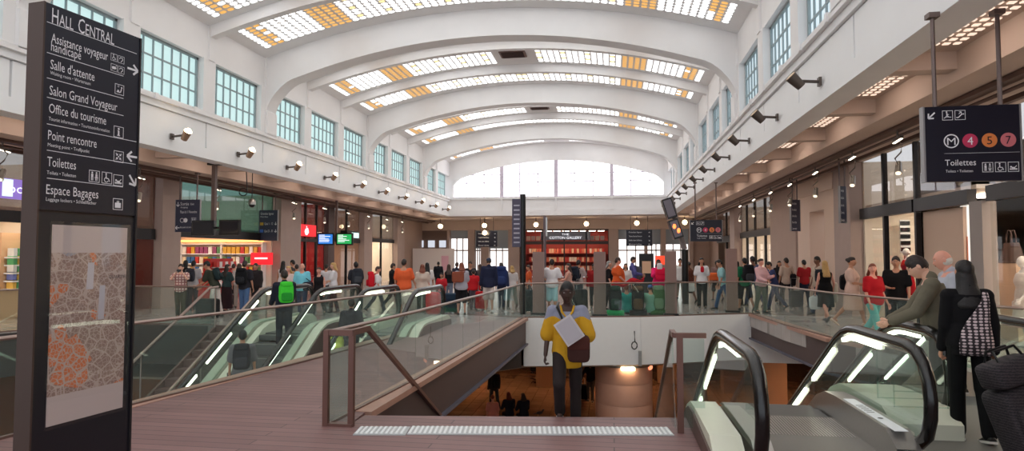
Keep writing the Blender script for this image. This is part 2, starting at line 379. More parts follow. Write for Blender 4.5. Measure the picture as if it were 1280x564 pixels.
def side_window(X, sg, y0, y1, n, side, k):
    global WN
    WN += 1; o = thing('window_%d' % WN, '%s tall frosted window on the %s upper wall' % (nth(k), side), 'window', (X - .2 * sg, y0, ZW0), kind='structure')
    f = MB(); xf = X - .2 * sg
    f.bb((xf - .05, y0, ZW0), (xf + .05, y0 + .07, ZW1)); f.bb((xf - .05, y1 - .07, ZW0), (xf + .05, y1, ZW1))
    f.bb((xf - .05, y0, ZW1 - .07), (xf + .05, y1, ZW1)); f.bb((xf - .05, y0, ZW0), (xf + .05, y1, ZW0 + .06))
    for i in range(1, n): yy = y0 + (y1 - y0) * i / n; f.bb((xf - .035, yy - .015, ZW0), (xf + .035, yy + .015, ZW1))
    for i in (1, 2): zz = ZW0 + (ZW1 - ZW0) * i / 3; f.bb((xf - .03, y0, zz - .02), (xf + .03, y1, zz + .02))
    f.build('frame', MULL, o); p = MB(); p.bb((xf - .012 - .02 * sg, y0 + .02, ZW0 + .02), (xf + .012 - .02 * sg, y1 - .02, ZW1 - .02)); p.build('pane', PANE if sg > 0 else PANER, o)
side_wall(XL, 1, 1, 'left'); side_wall(XR, -1, 2, 'right')
for X, sg, side in ((XL, 1, 'left'), (XR, -1, 'right')):
    k = 0
    for y in PY:
        if y < 3: continue
        y1 = min(y + BAY - .27, YF - .35)
        if y1 - y - .3 < .8: continue
        side_window(X, sg, y + .30, y1, 7, side, k); k += 1
# far end wall with the arched window
mb = MB(); fw_lo = lambda x: za(x) - .36
xs = [XC + 7.6 * math.sin(math.pi / 2 * (2 * i / 56 - 1)) for i in range(57)]
vs = []; fs = []
for x in xs:
    top = max(ZLED + .05, fw_lo(x) if abs(x - XC) < 7.3 else fw_lo(x)); vs += [(x, YF - .05, top), (x, YF - .05, zv(x) + .3), (x, YF + .4, zv(x) + .3), (x, YF + .4, top)]
for i in range(56):
    a = 4 * i; b = a + 4; fs += [(a, b, b + 1, a + 1), (a, a + 3, b + 3, b), (a + 3, a + 2, b + 2, b + 3)]
mb.add(vs, fs)
mb.bb((XL - .4, YF - .05, ZLED), (XC - 7.55, YF + .4, 9.2)); mb.bb((XC + 7.55, YF - .05, ZLED), (XR + .4, YF + .4, 9.2))
mb.bb((XL - .4, YF - .05, ZS + .02), (XR + .4, YF + .4, ZLED)); mb.bb((XL, YF - .16, ZLED - .12), (XR, YF, ZLED + .02)); mb.bb((XL, YF - .12, ZS), (XR, YF, ZS + .42))
for x in (XC - 3.95, XC, XC + 3.95): mb.bb((x - .06, YF - .18, ZS + .4), (x + .06, YF, ZLED))
struct('wall_back', mb, CONC, 'pale end wall of the hall around the great arched window', 'wall')
WN += 1
o = thing('window_%d' % WN, 'great arched window of bright panes filling the end wall', 'window', (XC, YF, ZLED), kind='structure')
f = MB()
for q in range(-7, 8):
    x = XC + q * 1.32
    if abs(x - XC) > 7.5: continue
    big = q % 3 == 0 and abs(q) < 7
    if big: f.bb((x - .13, YF - .02, ZLED), (x + .13, YF + .16, fw_lo(x) + .05))
    else: f.bb((x - .035, YF + .04, ZLED), (x + .035, YF + .12, fw_lo(x) + .05))
for z in (7.06, 7.66):
    lim = 7.3 if z < 7.2 else 6.6
    f.bb((XC - lim, YF + .05, z - .03), (XC + lim, YF + .11, z + .03))
f.bb((XC - 7.6, YF + .02, ZLED - .02), (XC + 7.6, YF + .14, ZLED + .08)); f.build('frame', mat('end_window_frame', (206, 196, 210), .5), o)
p = MB(); vs = []; fs = []
for i, x in enumerate(xs): vs += [(x, YF + .2, ZLED - .05), (x, YF + .2, fw_lo(x) + .1)]
for i in range(56): fs.append((2 * i, 2 * i + 2, 2 * i + 3, 2 * i + 1))
p.add(vs, fs); p.build('pane', glow('end_window_light', (250, 250, 255), FARWIN_E), o)
# side galleries: coffered soffits
def gallery(X, sg, xo, xw, nm, side):
    s = MB(); s.bb((X - .3 * sg, -11, 4.96), (xw, 50, 5.16)); s.bb((xo - .28, -11, 4.5), (xo + .28, 50, 5.0)); s.bb((xo, -11, 4.52), (xw, 50, 4.62))
    for y in PY + [PY[-1] + BAY]: s.bb((X - .2 * sg, y - .15, ZS + .05), (xo, y + .15, 5.0))
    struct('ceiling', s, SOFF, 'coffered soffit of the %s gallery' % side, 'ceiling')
    g = MB(); lat = MB()
    for y in PY:
        if y < 3: continue
        x0, x1 = min(X - .75 * sg, xo + .4 * sg), max(X - .75 * sg, xo + .4 * sg); n = max(4, int((x1 - x0) / .16))
        for i in range(n):
            for j in range(11):
                cx, cy = x0 + (i + .5) * (x1 - x0) / n, y + .55 + j * .2; g.box((cx, cy, 4.955), (.085, .085, .02))
    o = struct('window_%d' % nm, g, glow('soffit_block_light', (255, 226, 204), 1.0), 'rows of small glowing glass blocks in the %s gallery soffit' % side, 'skylight')
    r = MB(); r.cyl((xo - .55 * sg, -3, 4.36), (xo - .55 * sg, 49.5, 4.36), .035, 8); r.bb((xo - .5 * sg, -3, 4.42), (xo - .3 * sg, 49.5, 4.5)); r.bb((xo - .95 * sg, -3, 4.3), (xo - .85 * sg, 49.5, 4.38))
    struct('trim_%d' % (nm - 80), r, mat('conduit', (110, 84, 74), .5, .4), 'pipes and lighting track under the %s gallery soffit' % side, 'conduit')
gallery(XL, 1, -13.7, -15.3, 91, 'left'); gallery(XR, -1, 5.6, 7.3, 92, 'right')
# ---------------------------------------------------------------- floors with the three openings
TH = -.38
mb = MB()
for P in ([(-7.3, -4), (8.0, -4), (8.0, 5.15), (-5.9, 5.15)], [(-5.9, 5.15), (.9, 5.15), (.9, 6.9), (-2.74, 6.42), (-2.8, 7.1), (-5.6, 7.1)],
          [(-5.6, 7.1), (-2.8, 7.1), (-2.53, 18.2), (-4.5, 15.4), (-5.05, 10.8)]): mb.prism(P, TH, 0)
mb.prism([(-2.74, 6.42), (.9, 6.9), (.9, 7.32), (-2.74, 6.86)], TH, 0)
struct('floor', mb, DECK, 'purple brown boarded deck and bridge', 'floor')
mb = MB()
for P in ([(-18, -4), (-14.25, -4), (-13.95, 12.6), (-12.9, 15), (-18, 15)], [(-18, 15), (-4.5, 15), (-4.5, 15.4), (-2.53, 18.2), (-2.53, 22), (-18, 22)],
          [(-2.53, 18.2), (.76, 18.96), (4.1, 20.5), (4.1, 22), (-2.53, 22)], [(-18, 22), (12, 22), (12, 52), (-18, 52)],
          [(4.1, 20.5), (4.27, 17.2), (4.6, 14.8), (5.04, 13.2), (6.14, 10.8), (6.25, 8), (5.0, 7.6), (5.0, 5.15), (12, 5.15), (12, 22), (4.1, 22)]): mb.prism(P, TH, 0)
struct('floor', mb, TILE, 'glossy tiled gallery floor around the openings', 'floor')
# slab edges: white far fascia, dark left fascia
mb = MB()
for a, b in (((-2.53, 18.2), (.76, 18.96)), ((.76, 18.96), (4.1, 20.5))): mb.bar((a[0], a[1], -.69), (b[0], b[1], -.69), .12, 1.36)
mb.bar((4.1, 20.5, -.74), (7.3, 20.5, -.74), .12, 1.46)
struct('trim_3', mb, WHITE, 'smooth white slab edge facing the stairs at the far side', 'fascia')
mb = MB()
for a, b in (((-14.25, -4), (-13.95, 12.6)), ((-13.95, 12.6), (-12.9, 15)), ((-12.9, 15.03), (-10.2, 15.03))): mb.bar((*a, -.52), (*b, -.52), .1, 1.0)
mb.bar((-8.5, 15.05, -.7), (-4.5, 15.05, -.7), .1, 1.3); mb.bar((-4.5, 15.9, -.74), (-2.62, 18.1, -.74), .12, 1.3)
struct('trim_4', mb, mat('dark_slab_edge', (64, 56, 54), .5), 'dark slab edge along the left opening', 'fascia')
# bridge and right edge girders
def girder(a, b, nm, label, side):
    a, b = Vector((*a, 0)), Vector((*b, 0)); m = MB(); m.bar(a + Vector((0, 0, -.4)), b + Vector((0, 0, -.4)), .16, .66)
    o = tag(m.build(nm, GIRD), label, 'girder', None, 'structure')
    m = MB(); m.bar(a + Vector((0, 0, -.03)), b + Vector((0, 0, -.03)), .3, .075); m.build('timber_edge', WOODT, o)
    m = MB(); m.bar(a + Vector((0, 0, -.735)), b + Vector((0, 0, -.735)), .3, .04); m.build('flange', mat('blue_grey_paint', (92, 90, 104), .5), o)
girder((-2.86, 7.0), (-2.53, 18.1), 'girder_beam', 'dark brown girder under the bridge railing beside the stairs', 0)
girder((4.2, 20.4), (4.62, 14.6), 'girder_beam', 'dark brown girder under the right hand glass railing', 0)
girder((4.66, 14.6), (6.1, 11.0), 'girder_beam', 'short dark girder behind the descending escalators', 0)
girder((-5.75, 6.3), (-4.6, 15.0), 'girder_beam', 'girder under the left railing of the bridge', 0)
# lower hall
mb = MB(); mb.bb((-18, -4, -4.7), (12, 40, -4.5)); struct('floor', mb, LOWF, 'brown glossy tiled floor of the lower hall', 'floor')
mb = MB(); mb.bb((-18, 40, -4.5), (12, 40.3, TH)); mb.bb((-18.3, -4, -4.5), (-18, 40, TH)); mb.bb((12, -4, -4.5), (12.3, 40, TH))
struct('wall_lower', mb, LOWW, 'warm brown walls of the lower hall', 'wall')
mb = MB(); mb.bb((-18, 22, -1.46), (12, 40, -1.40)); mb.bb((-18, 15.2, -1.46), (-4.6, 22, -1.40)); mb.bb((4.8, 20.6, -1.46), (12, 22, -1.40)); mb.prism([(-4.5, 16.2), (-2.5, 18.5), (.76, 19.2), (4.1, 20.8), (4.1, 22), (-4.5, 22)], -1.46, -1.40)
struct('ceiling', mb, mat('lower_ceiling', (150, 128, 112), .7), 'ceiling over the lower hall', 'ceiling')
mb = MB()
for x, y in ((-3.2, 31), (-8.5, 24), (5.6, 24.5), (2.6, 33), (-13, 22)): mb.bb((x - .45, y - .45, -4.5), (x + .45, y + .45, -1.4))
struct('pillar', mb, mat('lower_pillar', (176, 130, 96), .5), 'tan square pillars of the lower hall', 'pillar')
def lamp_area(name, loc, size, power, rgb, rot=(0, 0, 0), sy=None):
    l = bpy.data.lights.new(name, 'AREA'); l.energy = power; l.color = _rgb(rgb); l.shape = 'RECTANGLE'; l.size = size; l.size_y = sy or size
    o = bpy.data.objects.new(name, l); COL.objects.link(o); o.location = loc; o.rotation_euler = rot; return o
def lamp_spot(name, loc, to, power, rgb, ang=70, rad=.04):
    l = bpy.data.lights.new(name, 'SPOT'); l.energy = power; l.color = _rgb(rgb); l.spot_size = R(ang); l.spot_blend = .6; l.shadow_soft_size = rad
    o = bpy.data.objects.new(name, l); COL.objects.link(o); o.location = loc; o.rotation_euler = (Vector(to) - Vector(loc)).to_track_quat('-Z', 'Y').to_euler(); return o
for k, (x, y) in enumerate(((-7, 30), (0, 30), (-13, 24), (7, 28), (-10, 18.5), (7.5, 22))):  # glowing squares added under the slab to brighten the lower hall
    t = thing('added_ceiling_light', 'added square light in the lower hall ceiling, %s from the stairs' % ORD[k + 1], 'added ceiling light', (x, y, -1.47))
    m = MB(); m.bb((x - .5, y - .5, -1.50), (x + .5, y + .5, -1.465)); m.build('diffuser', glow('added_warm_lamp', (255, 206, 156), 26), t)
    m = MB()
    for a, b in (((-.55, -.55), (.55, -.5)), ((-.55, .5), (.55, .55)), ((-.55, -.55), (-.5, .55)), ((.5, -.55), (.55, .55))): m.bb((x + a[0], y + a[1], -1.52), (x + b[0], y + b[1], -1.46))
    m.build('frame', STEEL, t)
# ================================================================ SHOP FRONTS
LW, RW = -15.2, 7.2
WARMW = mat('shop_cream_wall', (244, 230, 212), .6); SHOPF = mat('shop_floor', (196, 176, 160), .3)
GREENG = glass('green_glass', (.55, .72, .66), milk=.45, milkc=(80, 128, 112))
UPG = glass('upper_glass', (.8, .78, .75), milk=.35, milkc=(170, 142, 126))
UPR = glass('upper_glass_right', (.9, .88, .86), milk=.12, milkc=(200, 170, 150))
def lamp_panel(nm): return glow(nm, (255, 240, 220), 5)
def shop(name, label, side, y0, y1, zb, hb, upper, depth, wallm, e, posts=(), lowglass=True, ztop=4.5, erg=(255, 238, 220), ends=(1, 1)):
    """one shop bay: room, bulkhead, glazing, posts and ceiling light strips"""
    X, sg = (LW, -1) if side == 'left' else (RW, 1); xb = X + sg * depth
    o = thing(name, label, 'shop front', (X, (y0 + y1) / 2, 0), kind='structure')
    r = MB(); r.bb((xb, y0, 0), (xb + .1 * sg, y1, ztop)); [r.bb((X + .06 * sg, q, 0), (xb, q + .1, ztop)) for q, e_ in ((y0 - .1, ends[0]), (y1, ends[1])) if e_]; r.bb((X + .1 * sg, y0, zb + hb + .02), (xb, y1, zb + hb + .1))
    r.build('room_wall', wallm, o)
    b = MB(); b.bb((X - .08 * sg, y0, zb), (X + .1 * sg, y1, zb + hb)); b.build('bulkhead', DARK, o)
    u = MB(); u.bb((X, y0, zb + hb), (X + .02 * sg, y1, ztop)); u.build('upper_pane', upper, o)
    if lowglass:
        g = MB(); g.bb((X, y0, .05), (X + .02 * sg, y1, zb)); g.build('glass_pane', GLS2, o)
    p = MB()
    for q in posts: p.bb((X - .06 * sg, q - .05, 0), (X + .06 * sg, q + .05, ztop))
    if posts: p.build('mullion', DARK, o)
    l = MB(); n = max(1, int((y1 - y0) / 2.2))
    for i in range(n):
        yc = y0 + (i + .5) * (y1 - y0) / n
        for q in (.3, .7): l.bb((X + sg * depth * q - .35, yc - .5, zb + hb - .05), (X + sg * depth * q + .35, yc + .5, zb + hb + .01))
    l.build('light_panel', glow('shop_light_%g_%d' % (e, erg[2]), erg, e), o)
    return o
def pillar(name, label, a, b, m=PILL, base=True):
    mb = MB(); mb.bb(a, b)
    if base:
        mb.bb((min(a[0], b[0]) - .02, min(a[1], b[1]) - .02, 0), (max(a[0], b[0]) + .02, max(a[1], b[1]) + .02, .12))
        mb.bb((min(a[0], b[0]) - .03, min(a[1], b[1]) - .03, b[2] - .1), (max(a[0], b[0]) + .03, max(a[1], b[1]) + .03, b[2]))
    return struct(name, mb, m, label, 'pillar')
# left side, near to far
shop('shop_front', 'lit shop front at the left edge of the hall with a violet sign', 'left', 9.0, 16.6, 2.62, .3, UPG, 3.0, WARMW, 8)
shop('shop_front', 'dim glazed shop front with a dark frame behind the directory totem', 'left', 16.8, 19.3, 2.3, .35, UPG, 2.6, mat('dim_red_room', (120, 58, 50), .6), 2.5, (18.0,))
pillar('pillar', 'beige stone pillar left of the book shop', (-15.6, 19.4, 0), (-14.95, 20.35, 4.5))
shop('shop_front', 'wide open fronted book shop with green upper glass', 'left', 20.45, 26.9, 2.42, .32, GREENG, 4.5, WARMW, 7, (), False)
pillar('pillar', 'broad beige pillar between the book shop and the red shop', (-15.7, 27.0, 0), (-14.85, 28.9, 4.5))
shop('shop_front', 'red fitted shop front with a red lit sign', 'left', 29.0, 32.2, 2.45, .16, UPG, 3.0, mat('red_room', (176, 34, 36), .5), 8, (30.0, 31.2))
pillar('pillar', 'dark slim pillar beside the red shop', (-15.4, 32.25, 0), (-15.0, 33.0, 4.5), GIRD)
shop('shop_front', 'glazed display shop front with mixed goods, left side', 'left', 33.1, 36.9, 2.5, .22, UPG, 3.0, mat('brown_room', (190, 150, 126), .6), 8, (35.0,))
pillar('pillar', 'beige pillar between two glazed shops on the left', (-15.5, 37.0, 0), (-14.9, 38.3, 4.5))
shop('shop_front', 'cream lit shop window far along the left gallery', 'left', 38.4, 43.0, 2.62, .24, UPG, 3.0, WARMW, 10, (40.6,))
pillar('pillar', 'beige pillar at the far end of the left gallery', (-15.5, 43.1, 0), (-14.9, 44.6, 4.5))
pillar('wall_left_end', 'brown wall closing the far left corner', (-15.6, 44.6, 0), (-15.2, 50.2, 4.6), WALLB, False)
pillar('wall_left_near', 'plain wall nearest the viewer along the left gallery', (-15.6, -4, 0), (-15.2, 8.9, 4.6), WALLB, False)
# right side, near to far
shop('shop_front', 'cream lit boutique window at the right edge', 'right', 6.0, 13.6, 2.82, .3, UPR, 4.2, WARMW, 15, (10.0,), ends=(1, 0))
pillar('pillar', 'grey pillar beside the boutique entrance', (7.1, 13.7, 0), (7.36, 14.15, 2.85), mat('grey_stone', (150, 140, 136), .5), False)
shop('shop_front', 'boutique entrance bay with beige screens on the right', 'right', 14.25, 16.6, 2.82, .3, UPR, 4.2, WARMW, 20, (16.58,), False, ends=(0, 1))
shop('shop_front', 'bright boutique window with striped display on the right', 'right', 16.7, 20.0, 2.82, .3, UPR, 4.2, WARMW, 18, (18.4,))
mb = MB(); mb.bb((7.28, 14.75, 0), (7.38, 16.5, 2.8)); struct('partition', mb, mat('beige_screen2', (206, 178, 158), .6), 'beige screen wall inside the boutique entrance', 'partition')
t = thing('wall_poster', 'narrow white lit panel with an orange picture beside the boutique pillar', 'poster', (7.35, 14.5, 1.0)); a, c = on_x(1200, 257, 7.35), on_x(1212, 345, 7.35); m = MB(); m.bb((7.35, c.y, c.z), (7.42, a.y, a.z)); m.build('panel', glow('poster_white', (250, 244, 236), .9), t); m = MB(); m.bb((7.335, c.y + .02, c.z + .05), (7.35, a.y - .05, c.z + .55 * (a.z - c.z))); m.build('picture', mat('poster_orange', (206, 120, 84), .5), t)
pillar('pillar', 'beige pillar beside the striped boutique window', (6.9, 20.1, 0), (7.6, 21.5, 4.5))
mb = MB(); mb.bb((6.95, 21.6, 0), (7.5, 22.6, 3.9)); mb.bb((6.95, 24.2, 0), (7.5, 25.7, 3.9)); mb.bb((6.95, 22.6, 3.3), (7.5, 24.2, 3.9)); mb.bb((6.9, 21.6, 3.9), (7.5, 25.7, 4.5))
struct('door_1', mb, mat('portal_plaster', (222, 194, 174), .6), 'pale plaster portal around a passage in the right gallery', 'portal')
mb = MB(); mb.bb((8.6, 22.2, 0), (8.7, 24.6, 3.4)); struct('wall_passage', mb, mat('passage_wall', (170, 128, 104), .6), 'inner wall of the right hand passage', 'wall')
pillar('pillar', 'broad brown pillar past the portal in the right gallery', (6.95, 26.0, 0), (7.6, 30.0, 4.5), WALLB)
shop('shop_front', 'glazed shop front with dark bulkhead far along the right gallery', 'right', 30.2, 37.8, 2.72, .32, UPG, 3.5, WARMW, 8, (32.0, 34.2, 36.2))
pillar('pillar', 'beige pillar far along the right gallery', (6.85, 38.0, 0), (7.5, 39.4, 4.5))
shop('shop_front', 'shadowed last shop front of the right gallery', 'right', 39.5, 46.0, 2.6, .4, UPG, 3.0, WALLB, 2, (42.5,))
pillar('wall_right_end', 'brown wall closing the far right corner', (7.2, 46.0, 0), (7.6, 50.2, 4.6), WALLB, False)
pillar('wall_right_near', 'plain wall nearest the viewer along the right gallery', (7.2, -4, 0), (7.6, 5.9, 4.6), WALLB, False)
# back of the hall
YB = 50.0
def bx(u): return on_y(u, 319, YB).x
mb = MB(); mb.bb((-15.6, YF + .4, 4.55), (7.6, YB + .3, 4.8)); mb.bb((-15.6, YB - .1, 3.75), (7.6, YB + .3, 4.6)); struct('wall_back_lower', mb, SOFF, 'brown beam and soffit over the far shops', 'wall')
for n_, (u0, u1, z1) in enumerate(((560, 563, 3.8), (586, 594, 3.8), (602, 612, 3.8), (636, 650, 3.8), (761, 773, 3.8), (806, 809, 3.8), (826, 832, 3.8), (861, 866, 3.8))):
    pillar('pillar', ['slim post by the white hoarding at the far end', 'stone pillar left of the far dark direction sign', 'second stone pillar behind the far dark direction sign', 'broad stone pillar left of the towel shop', 'stone pillar right of the towel shop', 'thin post inside the bright far exit', 'stone pillar in the bright far exit', 'last stone pillar of the far exit'][n_], (bx(u0), YB - .35, 0), (bx(u1), YB + .1, z1), PILL, False)
for n_, (u0, u1, z0, z1) in enumerate(((563, 586, .0, 3.1), (594, 602, 0, 2.3), (612, 636, 0, 2.3), (773, 806, 0, 3.0), (809, 826, 0, 2.6), (832, 861, 0, 2.6))):
    WN += 1
    o = thing('window_%d' % WN, ['bright glazed exit by the white hoarding', 'narrow bright doorway behind the far dark sign', 'bright doorway beside the towel shop', 'bright exit between the stone pillars past the towel shop', 'narrow bright doorway by the red ticket machine', 'bright exit behind the leaning display mast'][n_], 'exit', (bx(u0), YB + .2, 0), kind='structure')
    g = MB(); g.bb((bx(u0), YB + .2, z0), (bx(u1), YB + .25, z1)); g.build('pane', glow('exit_daylight', (250, 246, 244), 1.5), o)
    g = MB(); x0, x1 = bx(u0), bx(u1); g.bb((x0, YB + .1, z1), (x1, YB + .2, 3.8)); g.build('transom', mat('exit_transom', (150, 160, 170), .4), o)
    g = MB()
    for q in (0, .33, .66, 1): xx = x0 + (x1 - x0) * q; g.bb((xx - .04, YB + .08, 0), (xx + .04, YB + .19, z1))
    g.bb((x0, YB + .08, 2.1), (x1, YB + .19, 2.2)); g.build('frame', mat('exit_frame', (196, 184, 178), .5), o)
# towel shop at the back
x0, x1 = bx(651), bx(761)
o = thing('shop_front', 'towel shop across the end of the hall with lit red shelves', 'shop front', ((x0 + x1) / 2, YB, 0), kind='structure')
m = MB(); m.bb((x0, YB + 3, 0), (x1, YB + 3.1, 3.8)); m.bb((x0 - .1, YB, 0), (x0, YB + 3, 3.8)); m.bb((x1, YB, 0), (x1 + .1, YB + 3, 3.8)); m.bb((x0, YB, 3.75), (x1, YB + 3, 3.85)); m.build('room_wall', mat('red_shelving', (150, 56, 48), .6), o)
m = MB(); m.bb((x0, YB - .15, 2.62), (x1, YB + .05, 2.86)); m.bb((x0, YB - .15, 3.68), (x1, YB + .05, 3.8))
for q in (0, .25, .5, .75, 1): xx = x0 + (x1 - x0) * q; m.bb((xx - .05, YB - .1, 0), (xx + .05, YB + .02, 3.7))
m.build('frame', mat('brown_frame', (62, 44, 42), .5), o)
m = MB(); m.bb((x0 + 1.6, YB - .1, 2.95), (x1 - 1.4, YB - .04, 3.62)); m.build('sign_board', mat('grey_sign', (120, 124, 140), .4), o)
ink = Ink().text('THE', 0, .34, .16, .55, 'C').text('COTTON GALLERY', 0, .06, .2, 2.5, 'C'); ink.build('lettering', glow('sign_white', (250, 250, 255), 1.1), o, plane(((x0 + x1) / 2 + .1, YB - .12, 2.98), (1, 0, 0)))
m = MB()
for z in (.5, 1.2, 1.9): m.bb((x0 + .1, YB + 2.2, z), (x1 - .1, YB + 2.95, z + .05))
for z in (3.0,): m.bb((x0 + .1, YB + .6, z - .1), (x1 - .1, YB + 1.0, z - .05))
m.build('shelf', mat('red_shelf', (178, 70, 56), .5), o)
m = MB()
for q in range(9): xx = x0 + .6 + q * (x1 - x0 - 1.2) / 8; m.bb((xx - .25, YB + 1.2, 3.70), (xx + .25, YB + 1.8, 3.74))
m.build('light_panel', glow('shop_light_towel', (255, 232, 206), 10), o)
# hoarding
t = thing('hoarding', 'white site hoarding in the far left corner with a pink poster', 'hoarding', (-13, 47.6, 0))
m = MB(); a = on_y(516, 311, 47.0); b = on_y(568, 311, 47.6); m.bar((a.x, 47.0, 1.14), (b.x, 47.6, 1.14), .08, 2.28); m.build('board', mat('hoarding_white', (226, 214, 208), .6), t)
p = on_y(556, 329, 47.35); m = MB(); m.box((p.x, 47.38, p.z), (.55, .02, 1.1)); m.build('poster', mat('pink_poster', (228, 176, 190), .6), t)
m = MB()
for u in (525, 539, 553): q = on_y(u, 305, 49.8); m.box((q.x, 49.85, q.z), (.55, .04, .55))
tag(m.build('window_100', glow('high_pane_light', (226, 232, 244), .8)), 'row of small high panes above the white hoarding', 'window', None, 'structure')
struct('wall_back_left', MB().bb((-15.2, 49.95, 0), (bx(560), 50.2, 3.8)), mat('dim_wall', (120, 98, 88), .7), 'dim wall behind the white hoarding', 'wall')
struct('wall_back_right', MB().bb((bx(866), 49.95, 0), (7.2, 50.2, 3.8)), WALLB, 'brown wall in the far right corner', 'wall')
# ================================================================ GLASS BALUSTRADES
RZ = .97
def balustrade(name, label, pts, step=1.25, posts=(), z=RZ, rail_r=.028, closed=False, group=None, zb=-.05):
    """glass railing along pts (x, y): panes, base shoe and metal handrail"""
    P = [Vector((*p, 0)) for p in pts]; o = thing(name, label, 'railing', P[0], 0, group)
    m = MB(); m.tube([p + Vector((0, 0, z)) for p in P], rail_r, 10, sy=.8); m.build('handrail', RAILM, o, True)
    m = MB()
    for a, b in zip(P, P[1:]): m.bar(a + Vector((0, 0, zb + .03)), b + Vector((0, 0, zb + .03)), .05, .09)
    m.build('base_rail', mat('base_rail_bronze', (124, 98, 90), .5, .4), o)
    for a, b in zip(P, P[1:]):
        L = (b - a).length; n = max(1, round(L / step)); d = (b - a) / n; g = d.normalized() * .008
        for i in range(n):
            s, e = a + d * i + g, a + d * (i + 1) - g; m = MB(); m.bar(s + Vector((0, 0, (z + zb) / 2 + .02)), e + Vector((0, 0, (z + zb) / 2 + .02)), .014, z - zb - .06); m.build('glass_pane', GLS, o)
    m = MB()
    for q in posts: m.bb((q[0] - .03, q[1] - .03, zb), (q[0] + .03, q[1] + .03, z - .02))
    if posts: m.build('post', BRONZE, o)
    return o
balustrade('glass_balustrade', 'glass balustrade with metal rail along the left side of the boarded bridge', [(-6.6, .6), (-6.05, 4.2), (-5.63, 6.96), (-5.08, 10.2), (-4.5, 15.0)])
o = balustrade('glass_balustrade', 'glass balustrade between the bridge and the central stairs, ending in bronze posts', [(-2.97, 6.4), (-2.80, 8.9), (-2.62, 14.0), (-2.53, 18.0)], 1.3)
m = MB()
for q in ((-2.97, 6.38), (-2.70, 6.40)): m.bb((q[0] - .028, q[1] - .028, 0), (q[0] + .028, q[1] + .028, RZ + .02))
m.bb((-2.99, 6.36, RZ - .03), (-2.68, 6.42, RZ + .03)); m.bb((-2.99, 6.36, 0), (-2.68, 6.42, .03)); m.build('end_post', BRONZE, o)
m = MB(); m.bb((-2.94, 6.385, .05), (-2.73, 6.399, RZ - .04)); m.build('glass_pane', GLS, o)
m = MB(); m.bar((-2.70, 6.42, RZ), (-2.68, 6.8, RZ), .05, .06); m.bar((-2.68, 6.78, RZ), (-2.68, 10.2, -.93), .05, .05); m.bar((-2.68, 10.2, -.93), (-2.68, 14.6, -3.4), .05, .05); m.build('stair_handrail', BRONZE, o)
balustrade('glass_balustrade', 'glass balustrade across the far white slab edge facing the stairs', [(-2.5, 18.2), (.76, 18.96), (4.1, 20.5)], 1.5)
balustrade('glass_balustrade', 'long glass balustrade along the right gallery edge', [(4.12, 20.5), (4.3, 17.2), (4.62, 14.8), (5.06, 13.2), (6.14, 10.8), (6.3, 8.6)], 1.2)
balustrade('glass_balustrade', 'glass guard at the far edge of the left stairwell', [(-14.05, 12.6), (-12.95, 15.0), (-10.15, 15.05)], 1.4)
# right end of the central stairs
o = thing('stair_railing', 'bronze framed glass stair railing left of the nearest escalator', 'railing', (.66, 6.7, 0))
m = MB(); m.bb((.63, 6.66, 0), (.69, 6.72, RZ + .02)); m.bar((.60, 6.69, RZ), (.92, 6.72, RZ), .05, .05); m.bar((.61, 6.7, RZ), (.61, 7.0, RZ), .05, .05); m.bar((.61, 7.0, RZ), (.62, 12.6, -2.2), .045, .05); m.build('frame', BRONZE, o)
m = MB(); m.slab_yz([(6.72, .04), (6.98, RZ - .04), (12.6, -2.25), (12.6, -3.0), (7.4, -.05)], .605, .62); m.build('glass_pane', GLS, o)
m = MB(); m.bb((.69, 6.69, .05), (.9, 6.70, RZ - .03)); m.build('glass_pane', GLS, o)
# central stairs (edge slightly skewed to the hall)
m = MB(); ang = math.atan2(.46, 3.64); ca, sa = math.cos(ang), math.sin(ang)
for i in range(1, 27):
    z1 = -.168 * i; d0 = .31 * (i - 1); p = (-2.74 - sa * (d0 + .155) + ca * 1.62, 6.86 + ca * (d0 + .155) + sa * 1.62); m.box((p[0], p[1], z1 - .12), (3.2, .33, .24), ang)
struct('staircase', m, mat('stair_tread', (120, 92, 90), .55, noise=.1), 'brown central staircase descending to the lower hall', 'staircase')
o = thing('tactile_strip', 'white studded tactile warning strip before the central stairs', 'tactile strip', (-1.0, 6.4, 0))
m = MB(); st = MB(); ang2 = math.atan2(.45, 3.15); c2, s2 = math.cos(ang2), math.sin(ang2)
A = Vector((-2.56, 6.13, 0)); X2 = Vector((c2, s2, 0)); Y2 = Vector((-s2, c2, 0))
for (a0, a1, off) in ((0, .53, -.02), (.53, 3.18, .0)):
    c = A + X2 * (a0 + a1) / 2 + Y2 * (.13 + off); m.box((c.x, c.y, .004), (a1 - a0 - .01, .30, .010), ang2)
    n = int((a1 - a0) / .05)
    for i in range(n):
        for j in range(6):
            c = A + X2 * (a0 + .025 + i * .05) + Y2 * (off + .005 + .025 + j * .045); st.lathe((c.x, c.y, .009), [(.016, 0), (.012, .006)], 8)
m.build('mat', mat('tactile_base', (176, 178, 180), .5), o); st.build('stud', mat('tactile_stud', (236, 238, 238), .4), o)['kind'] = 'stuff'
